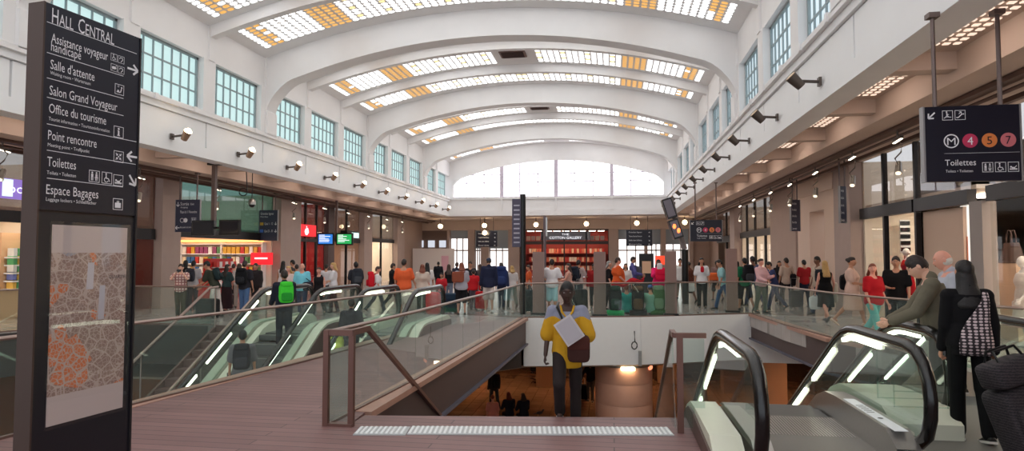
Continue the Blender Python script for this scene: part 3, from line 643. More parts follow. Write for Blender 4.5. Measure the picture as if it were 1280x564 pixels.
# ================================================================ ESCALATORS
HR = mat('handrail_rubber', (10, 10, 11), .22, spec=.6); TUBE = glow('balustrade_lamp', (246, 250, 224), 5.0); STEP = mat('escalator_step', (92, 92, 92), .45, .6, noise=.1, nscale=20)
EGL = glass('escalator_glass', (.86, .92, .90), milk=.03); DECKC = mat('escalator_deck', (214, 214, 196), .35, noise=.03); SKIRT = mat('escalator_skirt', (120, 112, 106), .35, .5)
TAN = .60
def prof(yc, dr, s): return s * dr + yc
def handrail_path(ln, send):
    """(s, z) outline of a handrail centre line: newel curve, level run, bend, slope"""
    P = [(-ln + .42, .13), (-ln + .22, .16), (-ln + .08, .26), (-ln + .01, .42), (-ln, .56), (-ln + .03, .72), (-ln + .10, .85), (-ln + .22, .94), (-ln + .40, .975)]
    P += [(-ln * .5, .975), (-.35, .975), (-.12, .96), (.08, .91), (.28, .82)]
    P += [(.28 + k * (send - .28) / 5, .82 - TAN * k * (send - .28) / 5) for k in range(1, 6)]
    return P
def side_panel(o, X, inner, yc, dr, ln, send, lamps=True, name='balustrade'):
    """one balustrade at X; inner = +1 if the steps lie at larger x. Children of o"""
    P = handrail_path(ln, send); w = [(X, yc + dr * s, z) for s, z in P]
    m = MB(); m.tube(w, .054, 14, up=(1, 0, 0));
    h = m.build('handrail', HR, o, True)
    m = MB(); m.tube([(X, yc + dr * s, z - .055 if 4 < i else z + .0) for i, (s, z) in enumerate(P)][8:], .018, 6); m.build('handrail_guide', STEEL, o)
    base = [(send, .82 - TAN * (send - .28) - .82), (.55, .18 - .12), (.25, .2), (-.1, .23), (-ln + .3, .23)]
    inn = [(s + (.05 if i < 9 else 0), z - .05) for i, (s, z) in enumerate(P)]
    poly = [(yc + dr * s, z) for s, z in inn[1:]] + [(yc + dr * s, z) for s, z in base]
    m = MB(); m.slab_yz(poly, X - .006, X + .006); m.build('glass_panel', EGL, o)
    if lamps:
        segs = []
        L = [(s, z - .095) for s, z in P[9:]]; d = 0
        for (a, b) in zip(L, L[1:]):
            l = math.hypot(b[0] - a[0], b[1] - a[1]); n = max(1, int(l / .12))
            for i in range(n):
                p = [a[0] + (b[0] - a[0]) * i / n, a[1] + (b[1] - a[1]) * i / n]; q = [a[0] + (b[0] - a[0]) * (i + 1) / n, a[1] + (b[1] - a[1]) * (i + 1) / n]
                segs.append((d, p, q)); d += l / n
        m = MB()
        for d0, p, q in segs + [(1.2, None, None)]:
            if p and d0 % 1.35 < 1.0 and p[0] > -ln + .5: m.bar((X + .02 * inner, yc + dr * p[0], p[1]), (X + .02 * inner, yc + dr * q[0], q[1]), .03, .045)
            elif m.v: m.build('light_tube', TUBE, o); m = MB()
def deck_strip(o, x0, x1, yc, dr, ln, send, m_, top=.25, name='deck', bottom=-.05):
    P = [(-ln + .18, top - .12), (-ln + .42, top), (-.3, top), (.05, top - .02), (.35, top - .12), (send, top - .12 - TAN * (send - .35))]
    Q = [(send, P[-1][1] - .35), (.35, bottom - .2), (-ln + .18, bottom)]
    poly = [(yc + dr * s, z) for s, z in P + Q]; m = MB(); m.slab_yz(poly if dr > 0 else poly[::-1], x0, x1); return m.build(name, m_, o)
def steps(o, x0, x1, yc, dr, send):
    m = MB(); n = int(send / .4); m2 = MB()
    m.bb((x0, yc + dr * .0 - .25, -.06), (x1, yc + .25, -.004)); m.bb((x0, yc + dr * .3 - .22, -.14), (x1, yc + dr * .3 + .22, -.03))
    for i in range(n):
        s = .5 + i * .4; z = -.03 - (i + .6) * .4 * TAN; m.bb((x0, yc + dr * s, z - .26), (x1, yc + dr * (s + .42), z))
        m2.bb((x0, yc + dr * (s + .385), z - .01), (x1, yc + dr * (s + .42), z + .004))
    m.build('step', STEP, o); m2.build('step_edge', mat('step_edge_grey', (150, 150, 146), .5), o)
def cladding(o, x, yc, dr, ln, send, m_):
    poly = [(yc + dr * s, z) for s, z in [(-ln + .2, .13), (-.3, .2), (.05, .18), (.35, .08), (send, .08 - TAN * (send - .35)), (send, -.5 - TAN * send), (.2, -.6), (-ln + .2, -.05)]]
    m = MB(); m.slab_yz(poly, x - .02, x + .02); m.build('outer_cladding', m_, o)
# right pair, descending away from the viewer
BROWNP = mat('brown_panel', (86, 62, 56), .45)
o = thing('escalator', 'nearest escalator on the right, with a grey landing plate', 'escalator', (1.8, 6.5, 0))
side_panel(o, 1.10, 1, 7.05, 1, 1.95, 7.4); side_panel(o, 2.60, -1, 7.75, 1, 1.9, 7.2)
deck_strip(o, .80, 1.06, 7.05, 1, 1.75, 7.4, DECKC, .25); deck_strip(o, 1.14, 1.30, 7.05, 1, 1.75, 7.4, STEEL, .22, 'inner_deck')
deck_strip(o, 2.36, 2.56, 7.75, 1, 2.0, 7.2, STEEL, .26, 'inner_deck'); cladding(o, .80, 7.05, 1, 1.75, 7.4, BROWNP)
steps(o, 1.32, 2.34, 7.75, 1, 7.0)
m = MB(); m.bb((1.14, 5.3, -.02), (2.56, 7.55, .006)); m.build('landing_plate', mat('ribbed_plate', (122, 118, 114), .5, .4, noise=.08, nscale=60), o)
m = MB()
for i in range(34): m.bb((1.36 + i * .029, 6.75, .006), (1.37 + i * .029, 7.5, .010))
m.build('comb', STEEL, o)
m = MB(); m.bar((2.45, 6.05, .262), (2.45, 7.3, .262), .11, .006); m.build('notice_sticker', mat('sticker_white', (232, 236, 240), .5), o)
ink = Ink()
for q in range(5): ink.rect(.0, .1 + q * .07, .07, .02)
ink.disc(.035, -.12, .025); ink.build('notice_print', mat('sticker_ink', (60, 64, 72), .5), o, plane((2.41, 6.6, .267), (1, 0, 0), (0, 1, 0)))
m = MB(); m.bb((2.36, 5.72, 0), (2.56, 5.80, .17)); m.build('end_cap', BLACK, o)
o = thing('escalator', 'further right escalator beside the woman with the suitcase', 'escalator', (4.1, 7.2, 0))
side_panel(o, 3.34, 1, 8.45, 1, 1.35, 6.6); side_panel(o, 4.84, -1, 10.3, 1, 2.4, 5.4)
deck_strip(o, 2.66, 3.30, 8.2, 1, 1.6, 7.0, DECKC, .27); deck_strip(o, 3.38, 3.54, 8.45, 1, 1.35, 6.6, STEEL, .22, 'inner_deck'); deck_strip(o, 4.64, 4.80, 10.3, 1, 2.4, 5.4, STEEL, .24, 'inner_deck'); deck_strip(o, 4.88, 5.0, 10.3, 1, 2.4, 5.4, DECKC, .26)
steps(o, 3.56, 4.62, 8.6, 1, 6.2)
m = MB(); m.bb((2.66, 5.3, -.02), (4.8, 8.4, .006)); m.build('landing_plate', MC['ribbed_plate'], o)
m = MB()
for y in (6.95, 7.35): 
    for z in (.27, .42): m.bb((2.75, y, z), (3.25, y + .012, z + .012))
    for x in (2.75, 3.24): m.bb((x, y, .27), (x + .012, y + .012, .75))
    m.build('glass_divider', EGL, o); m = MB()
m = MB(); m.bb((.9, 5.15, -.3), (5.0, 5.32, -.001)); m.bb((1.14, 7.5, -.4), (2.56, 7.62, -.03)); struct('floor', m, DECK, 'deck edge before the escalators', 'floor')
# left pair and fixed stairs, descending towards the viewer from the far landing
LL = ['left hand escalator of the pair beyond the bridge, with a green backpack rider', 'right hand escalator of the pair beyond the bridge, nearest to the orange shirted man']
for k, (xa, xb, yc) in enumerate(((-8.10, -6.72, 14.0), (-5.64, -4.42, 14.0))):
    o = thing('escalator', LL[k], 'escalator', ((xa + xb) / 2, 15, 0))
    for X, inn in ((xa, 1), (xb, -1)): side_panel(o, X, inn, yc, -1, 2.5, 7.5)
    deck_strip(o, xa - .24, xa - .04, yc, -1, 2.5, 7.5, DECKC, .25); deck_strip(o, xb + .04, xb + .24, yc, -1, 2.5, 7.5, DECKC, .25)
    deck_strip(o, xa + .04, xa + .2, yc, -1, 2.5, 7.5, DECKC, .22, 'inner_deck'); deck_strip(o, xb - .2, xb - .04, yc, -1, 2.5, 7.5, DECKC, .22, 'inner_deck')
    cladding(o, xa - .24, yc, -1, 2.5, 7.5, BROWNP); cladding(o, xb + .24, yc, -1, 2.5, 7.5, BROWNP)
    steps(o, xa + .2, xb - .2, yc, -1, 7.3)
    m = MB(); m.bb((xa + .04, 14.2, -.02), (xb - .04, 16.4, .006)); m.build('landing_plate', MC['ribbed_plate'], o)
m = MB()
for i in range(1, 27):
    y1 = 15.0 - .31 * (i - 1); z = -.168 * i; m.bb((-9.95, y1 - .33, z - .05), (-8.62, y1, z)); m.bb((-9.95, y1 - .03, z - .02), (-8.62, y1, z + .168))
m.bar((-9.99, 15.1, -.12), (-9.99, 6.95, -4.5), .06, .3); m.bar((-8.58, 15.1, -.12), (-8.58, 6.95, -4.5), .06, .3)
struct('staircase', m, mat('left_stair_tread', (104, 80, 74), .6, noise=.1), 'narrow fixed stairs beside the left escalators', 'staircase')
for X, lab in ((-9.98, 'left'), (-8.58, 'right')):
    t = thing('stair_handrail', 'sloping metal handrail on the %s of the narrow fixed stairs' % lab, 'handrail', (X, 14.8, 0))
    m = MB(); m.tube([(X, 15.05, .97), (X, 14.7, .95), (X, 10.6, -1.35), (X, 7.2, -3.45)], .03, 8); m.build('rail', RAILM, t, True)
    m = MB(); m.slab_yz([(15.0, .93), (14.7, .9), (7.2, -3.5), (7.2, -4.3), (15.0, .05)], X - .006, X + .006); m.build('glass_pane', GLS, t)
    for y in (14.95, 12.4, 9.8):
        m = MB(); zt = .95 - max(0, 14.7 - y) * .56; m.cyl((X, y, zt - 1.05), (X, y, zt), .018, 8); m.build('post', RAILM, t)
# round kiosk on the lower level in front of the white slab edge
KY = 20.0; kx = on_y(780, 470, KY - .8).x; t = thing('kiosk', 'round tan timber kiosk with a lamp under the white slab edge', 'kiosk', (kx, KY, -4.5))
pr = []
for k in range(5): z0 = -4.5 + k * .62; pr += [(.86, z0), (.86, z0 + .59), (.85, z0 + .605), (.85, z0 + .615)]
m = MB(); m.lathe((kx, KY, 0), pr + [(.86, -1.41)], 32); m.build('drum', mat('tan_timber', (206, 158, 136), .45, noise=.08, nscale=4), t, True)
m = MB(); m.lathe((kx, KY, 0), [(.90, -1.52), (.90, -1.44), (.3, -1.44)], 32); m.build('rim', STEEL, t, True)
m = MB(); p = on_y(785, 461, KY - .92); m.bb((p.x - .2, p.y - .03, p.z - .05), (p.x + .2, p.y + .06, p.z + .03)); m.build('wall_lamp', glow('kiosk_lamp', (255, 226, 180), 16), t)
for u, lab in ((768, 'left'), (800, 'right')): p = on_y(u, 448, 18.8); m = MB(); m.box((p.x, 18.8, p.z), (.09, .12, .42)); tag(m.build('wall_bracket', STEEL), 'short steel bracket on the white slab edge, %s one of two' % lab, 'bracket')
for u in (754, 812): p = on_y(u, 459, KY - .4); m = MB(); m.ball(tuple(p), .09); m.build('side_lamp', glow('side_lamp_glow', (255, 150, 110), 1.5), t)
t = tag(MB().tube([on_y(793 + 3.4 * math.cos(a), 432 + 4.6 * math.sin(a), 18.72) for a in [k * .4 - 1.5 for k in range(17)]] + [on_y(793, 414, 18.72)], .018, 6).build('cable_loop', BLACK), 'thin black cable loop hanging on the white slab edge', 'cable')
# ================================================================ SIGNS
NAVY = mat('sign_navy', (22, 22, 38), .3); SIGNE = mat('sign_edge', (44, 40, 42), .45, .2)
def at_depth(u, v, d): return _c + ray(u, v) * d
# --- big directory totem
P1 = at_depth(57, 2, 3.84); P2 = at_depth(175, 48, 4.49); ZT = P1.z; fx = Vector((P2.x - P1.x, P2.y - P1.y, 0)); TW = fx.length; fx.normalize(); fn = Vector((fx.y, -fx.x, 0))   # fn faces the viewer
TH_ = .12
o = thing('directory_totem', 'tall dark directory totem headed Hall Central with a town map below', 'sign', (P1.x, P1.y, 0), 0)
def tface(w, z, off=0.0): return Vector((P1.x, P1.y, 0)) + fx * w + fn * off + Vector((0, 0, z))
def tbox(w0, w1, z0, z1, d0, d1, name, m):
    mb = MB(); a = [tface(w, z, d) for z in (z0, z1) for w, d in ((w0, d0), (w1, d0), (w1, d1), (w0, d1))]
    mb.add(a, [(3, 2, 1, 0), (4, 5, 6, 7), (0, 1, 5, 4), (1, 2, 6, 5), (2, 3, 7, 6), (3, 0, 4, 7)]); return mb.build(name, m, o)
zl = lambda v: H + (319 - v) * 3.87 / F * 1.004
tbox(0, TW, 0, ZT - .01, -TH_, -.02, 'body', mat('totem_body', (62, 48, 44), .5, .2)); tbox(.0, TW, zl(263), ZT, -.02, 0, 'text_panel', NAVY)
tbox(0, TW, 0.02, zl(266), -.02, -.005, 'case_frame', mat('totem_case', (22, 22, 32), .3)); tbox(-.012, 0, 0, ZT, -TH_, .006, 'side_trim', mat('totem_side', (74, 58, 52), .5, .2)); tbox(TW, TW + .012, 0, ZT, -TH_, .006, 'side_trim', SIGNE)
def face_w(u, v):
    """distance along the totem face of the photo point (u, v)"""
    d = ray(u, v); n = fn; q = Vector((P1.x, P1.y, 0)); k = (q - _c).dot(n) / d.dot(n); h = _c + d * k; return (h - q).dot(fx), h.z
def tw(u, v): return face_w(u, v)[0]
mm = bpy.data.materials.new('street_map'); mm.use_nodes = True; nt = mm.node_tree; b = nt.nodes['Principled BSDF']; b.inputs['Roughness'].default_value = .35
tc = nt.nodes.new('ShaderNodeTexCoord'); v1 = nt.nodes.new('ShaderNodeTexVoronoi'); v1.feature = 'DISTANCE_TO_EDGE'; v1.inputs['Scale'].default_value = 40
v2 = nt.nodes.new('ShaderNodeTexVoronoi'); v2.feature = 'DISTANCE_TO_EDGE'; v2.inputs['Scale'].default_value = 12; v3 = nt.nodes.new('ShaderNodeTexVoronoi'); v3.inputs['Scale'].default_value = 6
for n in (v1, v2, v3): nt.links.new(tc.outputs['Object'], n.inputs['Vector'])
def mth(op, a, bv): n = nt.nodes.new('ShaderNodeMath'); n.operation = op; nt.links.new(a, n.inputs[0]); (nt.links.new(bv, n.inputs[1]) if hasattr(bv, 'links') else setattr(n.inputs[1], 'default_value', bv)); return n.outputs[0]
def mixc(f, a, c):
    n = nt.nodes.new('ShaderNodeMix'); n.data_type = 'RGBA'; nt.links.new(f, n.inputs[0])
    for s_, x in ((6, a), (7, c)): (nt.links.new(x, n.inputs[s_]) if hasattr(x, 'links') else setattr(n.inputs[s_], 'default_value', (*_rgb(x), 1)))
    return n.outputs[2]
sp = nt.nodes.new('ShaderNodeSeparateColor'); nt.links.new(v3.outputs['Color'], sp.inputs[0])
c0 = mixc(mth('GREATER_THAN', sp.outputs[0], .87), (158, 130, 120), (216, 122, 76)); c0 = mixc(mth('GREATER_THAN', sp.outputs[1], .97), c0, (170, 164, 172))
st = mth('MAXIMUM', mth('LESS_THAN', v1.outputs['Distance'], .055), mth('LESS_THAN', v2.outputs['Distance'], .05)); c1 = mixc(st, c0, (196, 176, 166)); nt.links.new(c1, b.inputs['Base Color'])
W0, W1 = tw(66, 281), tw(159, 288); zm0, zm1, zmt, zmb = zl(530), zl(281), zl(316), zl(494)
tbox(W0, W1, zmb, zmt, -.005, .002, 'map_poster', mm); paper = mat('poster_paper', (206, 190, 186), .4)
tbox(W0, W1, zmt, zm1, -.005, .002, 'poster_margin', paper); tbox(W0, W1, zm0, zmb, -.005, .002, 'poster_margin', paper)
g = MB(); a = [tface(w, z, .008) for w, z in ((W0 - .02, zm0 - .02), (W1 + .02, zm0 - .02), (W1 + .02, zm1 + .02), (W0 - .02, zm1 + .02))]; g.add(a, [(0, 1, 2, 3)]); g.build('glass_cover', glass('case_glass', (.93, .94, .94), ior=1.6), o)
TM = plane(tface(0, 0, .003), fx); ik = Ink(); wx = tw(62, 100)
def trow(txt, vb, cap_px, u_end, sub=False): z = zl(vb); ik.text(txt, wx, z, cap_px * 3.87 / F, tw(u_end, vb) - wx)
zb_ = zl(29.5); ik.text('H', wx, zb_, .098, tw(72.3, 30) - wx); a = tw(80, 30); ik.text('ALL', tw(73.5, 30), zb_, .076, tw(91.5, 30) - tw(73.5, 30)); ik.text('C', tw(97.5, 30), zb_, .098, tw(105.5, 30) - tw(97.5, 30)); ik.text('ENTRAL', tw(106.8, 30), zb_, .076, tw(143, 30) - tw(106.8, 30))
for tx, vb, cp, ue in (('Assistance voyageur', 54, 12.5, 135), ('handicap\u00e9', 64.6, 12.5, 101), ("Salle d'attente", 87.5, 12.5, 118), ('Waiting room \u2022 Warteraum', 94.5, 4.6, 113), ('Salon Grand Voyageur', 120, 12.5, 146.5), ('Office du tourisme', 142.5, 12.5, 132.5), ('Tourist information \u2022 Touristeninformation', 152, 4.6, 137),
                       ('Point rencontre', 176, 12.5, 120.5), ('Meeting point \u2022 Treffpunkt', 184.5, 4.6, 111.5), ('Toilettes', 209, 12.5, 94.5), ('Toilets \u2022 Toiletten', 219, 4.6, 94.5), ('Espace Bagages', 243.5, 12.5, 122.5), ('Luggage lockers \u2022 Schlie\u00dff\u00e4cher', 252, 4.6, 120)): trow(tx, vb, cp, ue)
for v, ue in ((31, 171), (69, 154), (100.5, 154), (124.5, 154), (157.5, 170), (190, 169), (224.5, 153)): ik.rect(tw(58, v), zl(v), tw(ue, v + 20) - tw(58, v), .004)
def tp(kind, u, v, px): w, z = face_w(u, v); ik.picto(kind, w, z, px * 4.35 / F)
for kk, u, v, px in (('wheel', 138, 75, 9), ('ear', 147, 78, 9), ('eye', 138, 88, 9), ('ear', 147, 91, 9), ('wait', 143, 117, 13), ('info', 141.5, 171, 14), ('meet', 141.5, 202, 14), ('wc', 110.5, 227, 14), ('wheel', 126.5, 229, 14), ('baby', 141, 232, 14), ('bag', 140.5, 262, 14)): tp(kk, u, v, px)
for u, v, an in ((165.5, 87, 0), (165, 196, math.pi), (165, 225.5, -.95)): w, z = face_w(u, v); ik.arrow(w, z, .085, an)
ik.build('lettering', INKW, o, TM)
ik = Ink(); w, z = face_w(141, 348); ik.text('QUARTIER', w - .035, z, .022, .15); ik.build('map_lettering', mat('map_ink', (70, 62, 66), .6), o, plane(tface(0, 0, .0035), fx))
ik = Ink()
for (u, v, a_, hh) in ((112, 345, .05, .17), (126, 378, .045, .22)): w, z = face_w(u, v); ik.poly([(w - a_ / 2, z - hh / 2), (w + a_ / 2, z - hh / 2), (w + a_ * .6, z + hh / 2), (w - a_ * .3, z + hh / 2)])
ik.build('map_station', mat('map_white', (200, 196, 204), .5), o, plane(tface(0, 0, .003), fx))
# --- hanging signs
def hang_sign(name, label, c, w, h, rz, rods, ztop, th=.08, m=NAVY):
    c = Vector(c); o = thing(name, label, 'sign', (c.x, c.y, c.z + h / 2), rz); X = Vector((math.cos(rz), math.sin(rz), 0)); N = Vector((math.sin(rz), -math.cos(rz), 0))
    mb = MB(); mb.box(c, (w, th, h), rz); mb.build('panel', m, o)
    for q in (-1, 1): mb = MB(); mb.box(c + X * (q * w / 2), (.02, th + .01, h + .01), rz); mb.build('edge', mat('sign_edge_pale', (150, 148, 150), .4, .4), o)
    for q in rods: mb = MB(); p = c + X * q; mb.cyl((p.x, p.y, c.z + h / 2), (p.x, p.y, ztop), .025, 8); mb.box((p.x, p.y, ztop - .03), (.12, .12, .06), rz); mb.build('hanger_rod', mat('rod_metal', (112, 96, 92), .4, .5), o)
    return o, plane(c - X * (w / 2) - Vector((0, 0, h / 2)) + N * (th / 2 + .003), X)
PINK, ORNG, ROSE = mat('line_four', (196, 52, 92), .5), mat('line_five', (222, 128, 66), .5), mat('line_seven', (206, 112, 120), .5)
def metro_marks(o, M, w, h, full=True):
    k = Ink(); s = w / 1.03; k.arrow(.085 * s, h - .105 * s, .10 * s, -2.36); k.picto('stairs', .20 * s, h - .165 * s, .115 * s); k.picto('escal', .335 * s, h - .165 * s, .115 * s)
    cy = h * .535; r = .083 * s; k.ring(.29 * s, cy, r, .014 * s); k.text('M', .29 * s, cy - .045 * s, .09 * s, .09 * s, 'C'); k.rect(.21 * s, h * .37, .8 * s, .003)
    k.text('Toilettes', .215 * s, h * .21, .075 * s, .33 * s); k.text('Toilets \u2022 Toiletten', .22 * s, h * .12, .032 * s, .29 * s); k.text('4', .492 * s, cy - .048 * s, .098 * s, .06 * s, 'C')
    for q, kk in enumerate(('wc', 'wheel', 'baby')): k.picto(kk, (.61 + q * .135) * s, h * .115, .115 * s)
    k.build('lettering', INKW, o, M)
    for nm, x, mm_ in (('four', .492, PINK), ('five', .697, ORNG), ('seven', .895, ROSE)):
        d = Ink().disc(x * s, cy, r, 28); M2 = M.copy(); M2.translation = M.translation - (M.to_3x3() @ Vector((0, 0, .0015))); d.build('line_disc', mm_, o, M2)
    Ink().text('5', .697 * s, cy - .048 * s, .098 * s, .055 * s, 'C').text('7', .895 * s, cy - .048 * s, .098 * s, .055 * s, 'C').build('line_number', NAVY, o, M)
a, bq = on_y(1153.5, 181, 8.2), on_y(1274, 181, 8.2); top = on_y(1152, 135, 8.2).z; bot = on_y(1156, 228, 8.2).z
o, M = hang_sign('hanging_sign', 'large black hanging sign with metro lines 4, 5 and 7 at the right', ((a.x + bq.x) / 2, 8.2, (top + bot) / 2), bq.x - a.x, top - bot, 0, (-.37, .33), 4.66); metro_marks(o, M, bq.x - a.x, top - bot)
p = on_y(882.5, 288.5, 26); o, M = hang_sign('hanging_sign', 'smaller black metro sign hanging far off by the right gallery', p, 1.22, .84, 0, (-.4, .4), 4.66); metro_marks(o, M, 1.22, .84)
def info_marks(o, M, w, h, n=4, arrow=True, yellow=False, acc=None):
    k = Ink()
    for i in range(n):
        y = h * (1 - (i + .75) / n); k.text(['Grandes lignes', 'Trains Ile-de-France', 'Salle des billets', 'Sortie', 'Gare routiere'][i % 5], w * .1, y, h * .35 / n, w * .5)
        if arrow: k.arrow(w * .88, y + h * .1 / n, h * .4 / n, (.0, math.pi / 2, -.8, 2.4)[i % 4])
    k.build('lettering', INKW, o, M)
p = on_y(799, 297.5, 46.6); o, M = hang_sign('hanging_sign', 'black direction sign hanging before the far bright exit, right of the towel shop', p, 1.84, 1.15, 0, (-.6, .6), 4.6); info_marks(o, M, 1.84, 1.15)
p = on_y(608.5, 299, 46.6); o, M = hang_sign('hanging_sign', 'black direction sign hanging before the far doorways, left of the towel shop', p, 1.62, 1.16, 0, (-.5, .5), 4.6); info_marks(o, M, 1.62, 1.16)
# blue-grey direction boards along the left gallery
BLG = mat('sign_blue_grey', (58, 60, 78), .4)
def wall_board(label, u0, u1, v0, v1, y, lines, rods=True):
    a, c = on_y(u0, v0, y), on_y(u1, v1, y); w, h = c.x - a.x, a.z - c.z; o, M = hang_sign('direction_board', label, ((a.x + c.x) / 2, y, (a.z + c.z) / 2), w, h, 0, (-w * .35, w * .35) if rods else (), min(4.5, a.z + .9), .06, BLG); k = Ink()
    for t_, x, yy, cap, wd in lines: k.text(t_, x * w, yy * h, cap * h, wd * w)
    return o, M, w, h, k
o, M, w, h, k = wall_board('blue grey Sortie board hanging near the left pillar', 220.5, 250, 250, 290, 19.2, [('Sortie', .2, .82, .11, .35), ('Exit', .62, .83, .07, .14), ('Ausgang', .2, .74, .05, .3), ('Place du 11 Novembre', .2, .58, .09, .68), ('Accueil et services', .2, .12, .06, .6)])
k.arrow(.1 * w, .86 * h, .14 * h, -math.pi / 2); k.arrow(.1 * w, .13 * h, .14 * h, math.pi); k.ring(.28 * w, .36 * h, .07 * h, .015 * h); k.disc(.42 * w, .36 * h, .07 * h); k.picto('wc', .66 * w, .28 * h, .16 * h); k.build('lettering', INKW, o, M)
o, M, w, h, k = wall_board('blue grey direction board beside the broad left pillar', 324.5, 347, 263, 301, 25.8, [('Grandes lignes', .08, .85, .08, .7), ('Main lines', .08, .76, .05, .4), ('Quai 1 - 12', .3, .52, .08, .45), ('Quai 23 - 30', .3, .28, .08, .45)]); k.arrow(.9 * w, .56 * h, .1 * h, -1.57); k.arrow(.9 * w, .32 * h, .1 * h, -1.57); k.build('lettering', INKW, o, M)
Ink().rect(.06 * w, .5 * h, .18 * w, .1 * h).build('line_mark', mat('mark_yellow', (200, 160, 60), .5), o, M); Ink().rect(.06 * w, .27 * h, .18 * w, .1 * h).build('line_mark', mat('mark_blue', (70, 110, 190), .5), o, M)
for lab, u0, u1, v0, v1, x in (('dark direction board hanging edge on before the pale portal', 987, 1001, 250, 289, 6.35), ('dark direction board hanging by the beige pillar at the boutique', 1048, 1058.5, 233, 279, 6.45)):
    a, c = on_x(u0, v0, x), on_x(u1, v1, x); p = (a + c) / 2; dy = abs(c.y - a.y); a2 = on_y(u0, v0, p.y); c2 = on_y(u1, v1, p.y); w = (c2.x - a2.x) ; rz = .5; o, M = hang_sign('direction_board', lab, (p.x, p.y, (a2.z + c2.z) / 2), w / math.cos(rz), a2.z - c2.z, rz, (-.1, .1), 4.6, .06, BLG); info_marks(o, M, w / math.cos(rz), a2.z - c2.z, 5, False)
# lit violet food sign at the left edge
a, c = on_x(2, 222, -15.0), on_x(31, 250, -15.0); o = thing('lit_sign', 'violet and white lit food sign at the left edge of the hall', 'sign', (-15.0, a.y, c.z))
mb = MB(); mb.bb((-15.1, a.y, c.z), (-15.0, c.y + .2, a.z)); mb.build('sign_box', glow('violet_sign', (150, 120, 210), .8), o)
mb = MB(); w = c.y + .2 - a.y; mb.bb((-14.995, a.y + .02, c.z + .05), (-14.99, a.y + .36 * w, a.z - .02)); mb.build('white_field', glow('sign_glow_white', (225, 240, 240), 1.1), o)
Ink().text('food', .06 * w, .30 * (a.z - c.z), .5 * (a.z - c.z), .9 * w).build('lettering', MC['sign_white'], o, plane((-14.985, a.y, c.z), (0, 1, 0)))
# red shop sign and small lit sign
a, c = on_x(374, 280, -14.95), on_x(395, 296, -14.95); o = thing('lit_sign', 'bright red lit sign with a white figure on the left', 'sign', (-14.95, a.y, c.z)); mb = MB(); mb.bb((-15.1, a.y, c.z), (-14.95, c.y, a.z)); mb.build('sign_box', glow('red_sign', (236, 24, 40), 1.2), o)
k = Ink(); w, h = c.y - a.y, a.z - c.z; k.disc(.42 * w, .8 * h, .08 * h).poly([(.36 * w, .65 * h), (.5 * w, .72 * h), (.56 * w, .35 * h), (.46 * w, .08 * h), (.36 * w, .1 * h), (.3 * w, .4 * h)]).disc(.05 * w, .5 * h, .1 * h); k.build('lettering', MC['sign_white'], o, plane((-14.94, a.y, c.z), (0, 1, 0)))
a, c = on_x(434, 288, -14.7), on_x(449, 300, -14.7); o = thing('lit_sign', 'small white and black lit shop sign beside the green screen', 'sign', (-14.7, a.y, c.z)); mb = MB(); mb.bb((-15.1, a.y, c.z), (-14.7, c.y, a.z)); mb.build('sign_box', BLACK, o); Ink().rect(.35 * (c.y - a.y), .1, .6 * (c.y - a.y), (a.z - c.z) - .2).build('lettering', glow('sign_cyan', (210, 244, 244), 1.2), o, plane((-14.69, a.y, c.z), (0, 1, 0)))
o = thing('lit_sign', 'red illuminated panel inside the book shop', 'sign', (-16.6, 26.5, 1.6)); mb = MB(); a, c = on_y(315, 316, 26.5), on_y(341, 331, 26.5); mb.bb((a.x, 26.4, c.z), (c.x, 26.5, a.z)); mb.build('sign_box', MC['red_sign'], o); mb = MB(); mb.bb((a.x + .2, 26.38, (a.z + c.z) / 2 - .02), (c.x - .2, 26.395, (a.z + c.z) / 2 + .05)); mb.build('lettering', MC['sign_white'], o); mb = MB(); mb.bb((a.x + .3, 26.5, a.z - .1), (c.x - .3, 26.6, a.z)); mb.build('bracket', DARK, o)
# ================================================================ DISPLAYS AND POSTS
def monitor(nm, label, p, w, h, m, rz, post, front=True, rows=0):
    o = thing(nm, label, 'screen', p, rz); mb = MB(); mb.box((0, 0, 0), (w, .12, h)); mb.build('casing', BLACK, o, local=True)
    mb = MB(); mb.box((0, -.065, 0), (w * .86, .01, h * .78)); mb.build('screen', m, o, local=True)
    if rows:
        k = Ink(); rn = random.Random(len(label))
        for i in range(rows): k.rect(-w * .38, h * (.3 - i * .64 / rows), w * rn.uniform(.3, .7), h * .3 / rows)
        me = k.build('text_rows', MC['sign_white'], o, plane(Vector(p) + Matrix.Rotation(rz, 3, 'Z') @ Vector((0, -.074, 0)), (math.cos(rz), math.sin(rz), 0)))
    mb = MB(); d_ = Matrix.Rotation(-rz, 3, 'Z') @ (Vector(post) - Vector(p)); d_.z = 0; mb.cyl((0, .04, 0), tuple(d_), .035, 8); mb.build('bracket', DARK, o, local=True); return o
def hang_post(label, x, y, z0, z1, r=.05):
    o = thing('hanging_post', label, 'post', (x, y, z1)); mb = MB(); mb.bb((x - r, y - r, z0), (x + r, y + r, z1)); mb.build('tube', mat('post_brown', (110, 92, 86), .45, .3), o)
    mb = MB(); mb.box((x, y, z1 - .03), (.4, .2, .06)); mb.build('ceiling_plate', DARK, o); mb = MB(); mb.bb((x - .6, y - .03, z0 + .1), (x + .6, y + .03, z0 + .16)); mb.build('crossbar', DARK, o); return o
p = on_z(268.5, 205, 4.66); zb0 = on_y(268, 290, p.y).z; hang_post('brown post hanging from the soffit with two dark screens', p.x, p.y, zb0, 4.68, .06)
for lab, u, v in (('dark screen left of the hanging post, before the book shop', 254.5, 285), ('dark screen right of the hanging post, before the book shop', 287.5, 284.5)):
    q = on_y(u, v, p.y - .15); monitor('display_monitor', lab, q, .72, .47, mat('screen_off', (34, 34, 40), .15), .12 if u < 260 else -.12, p)
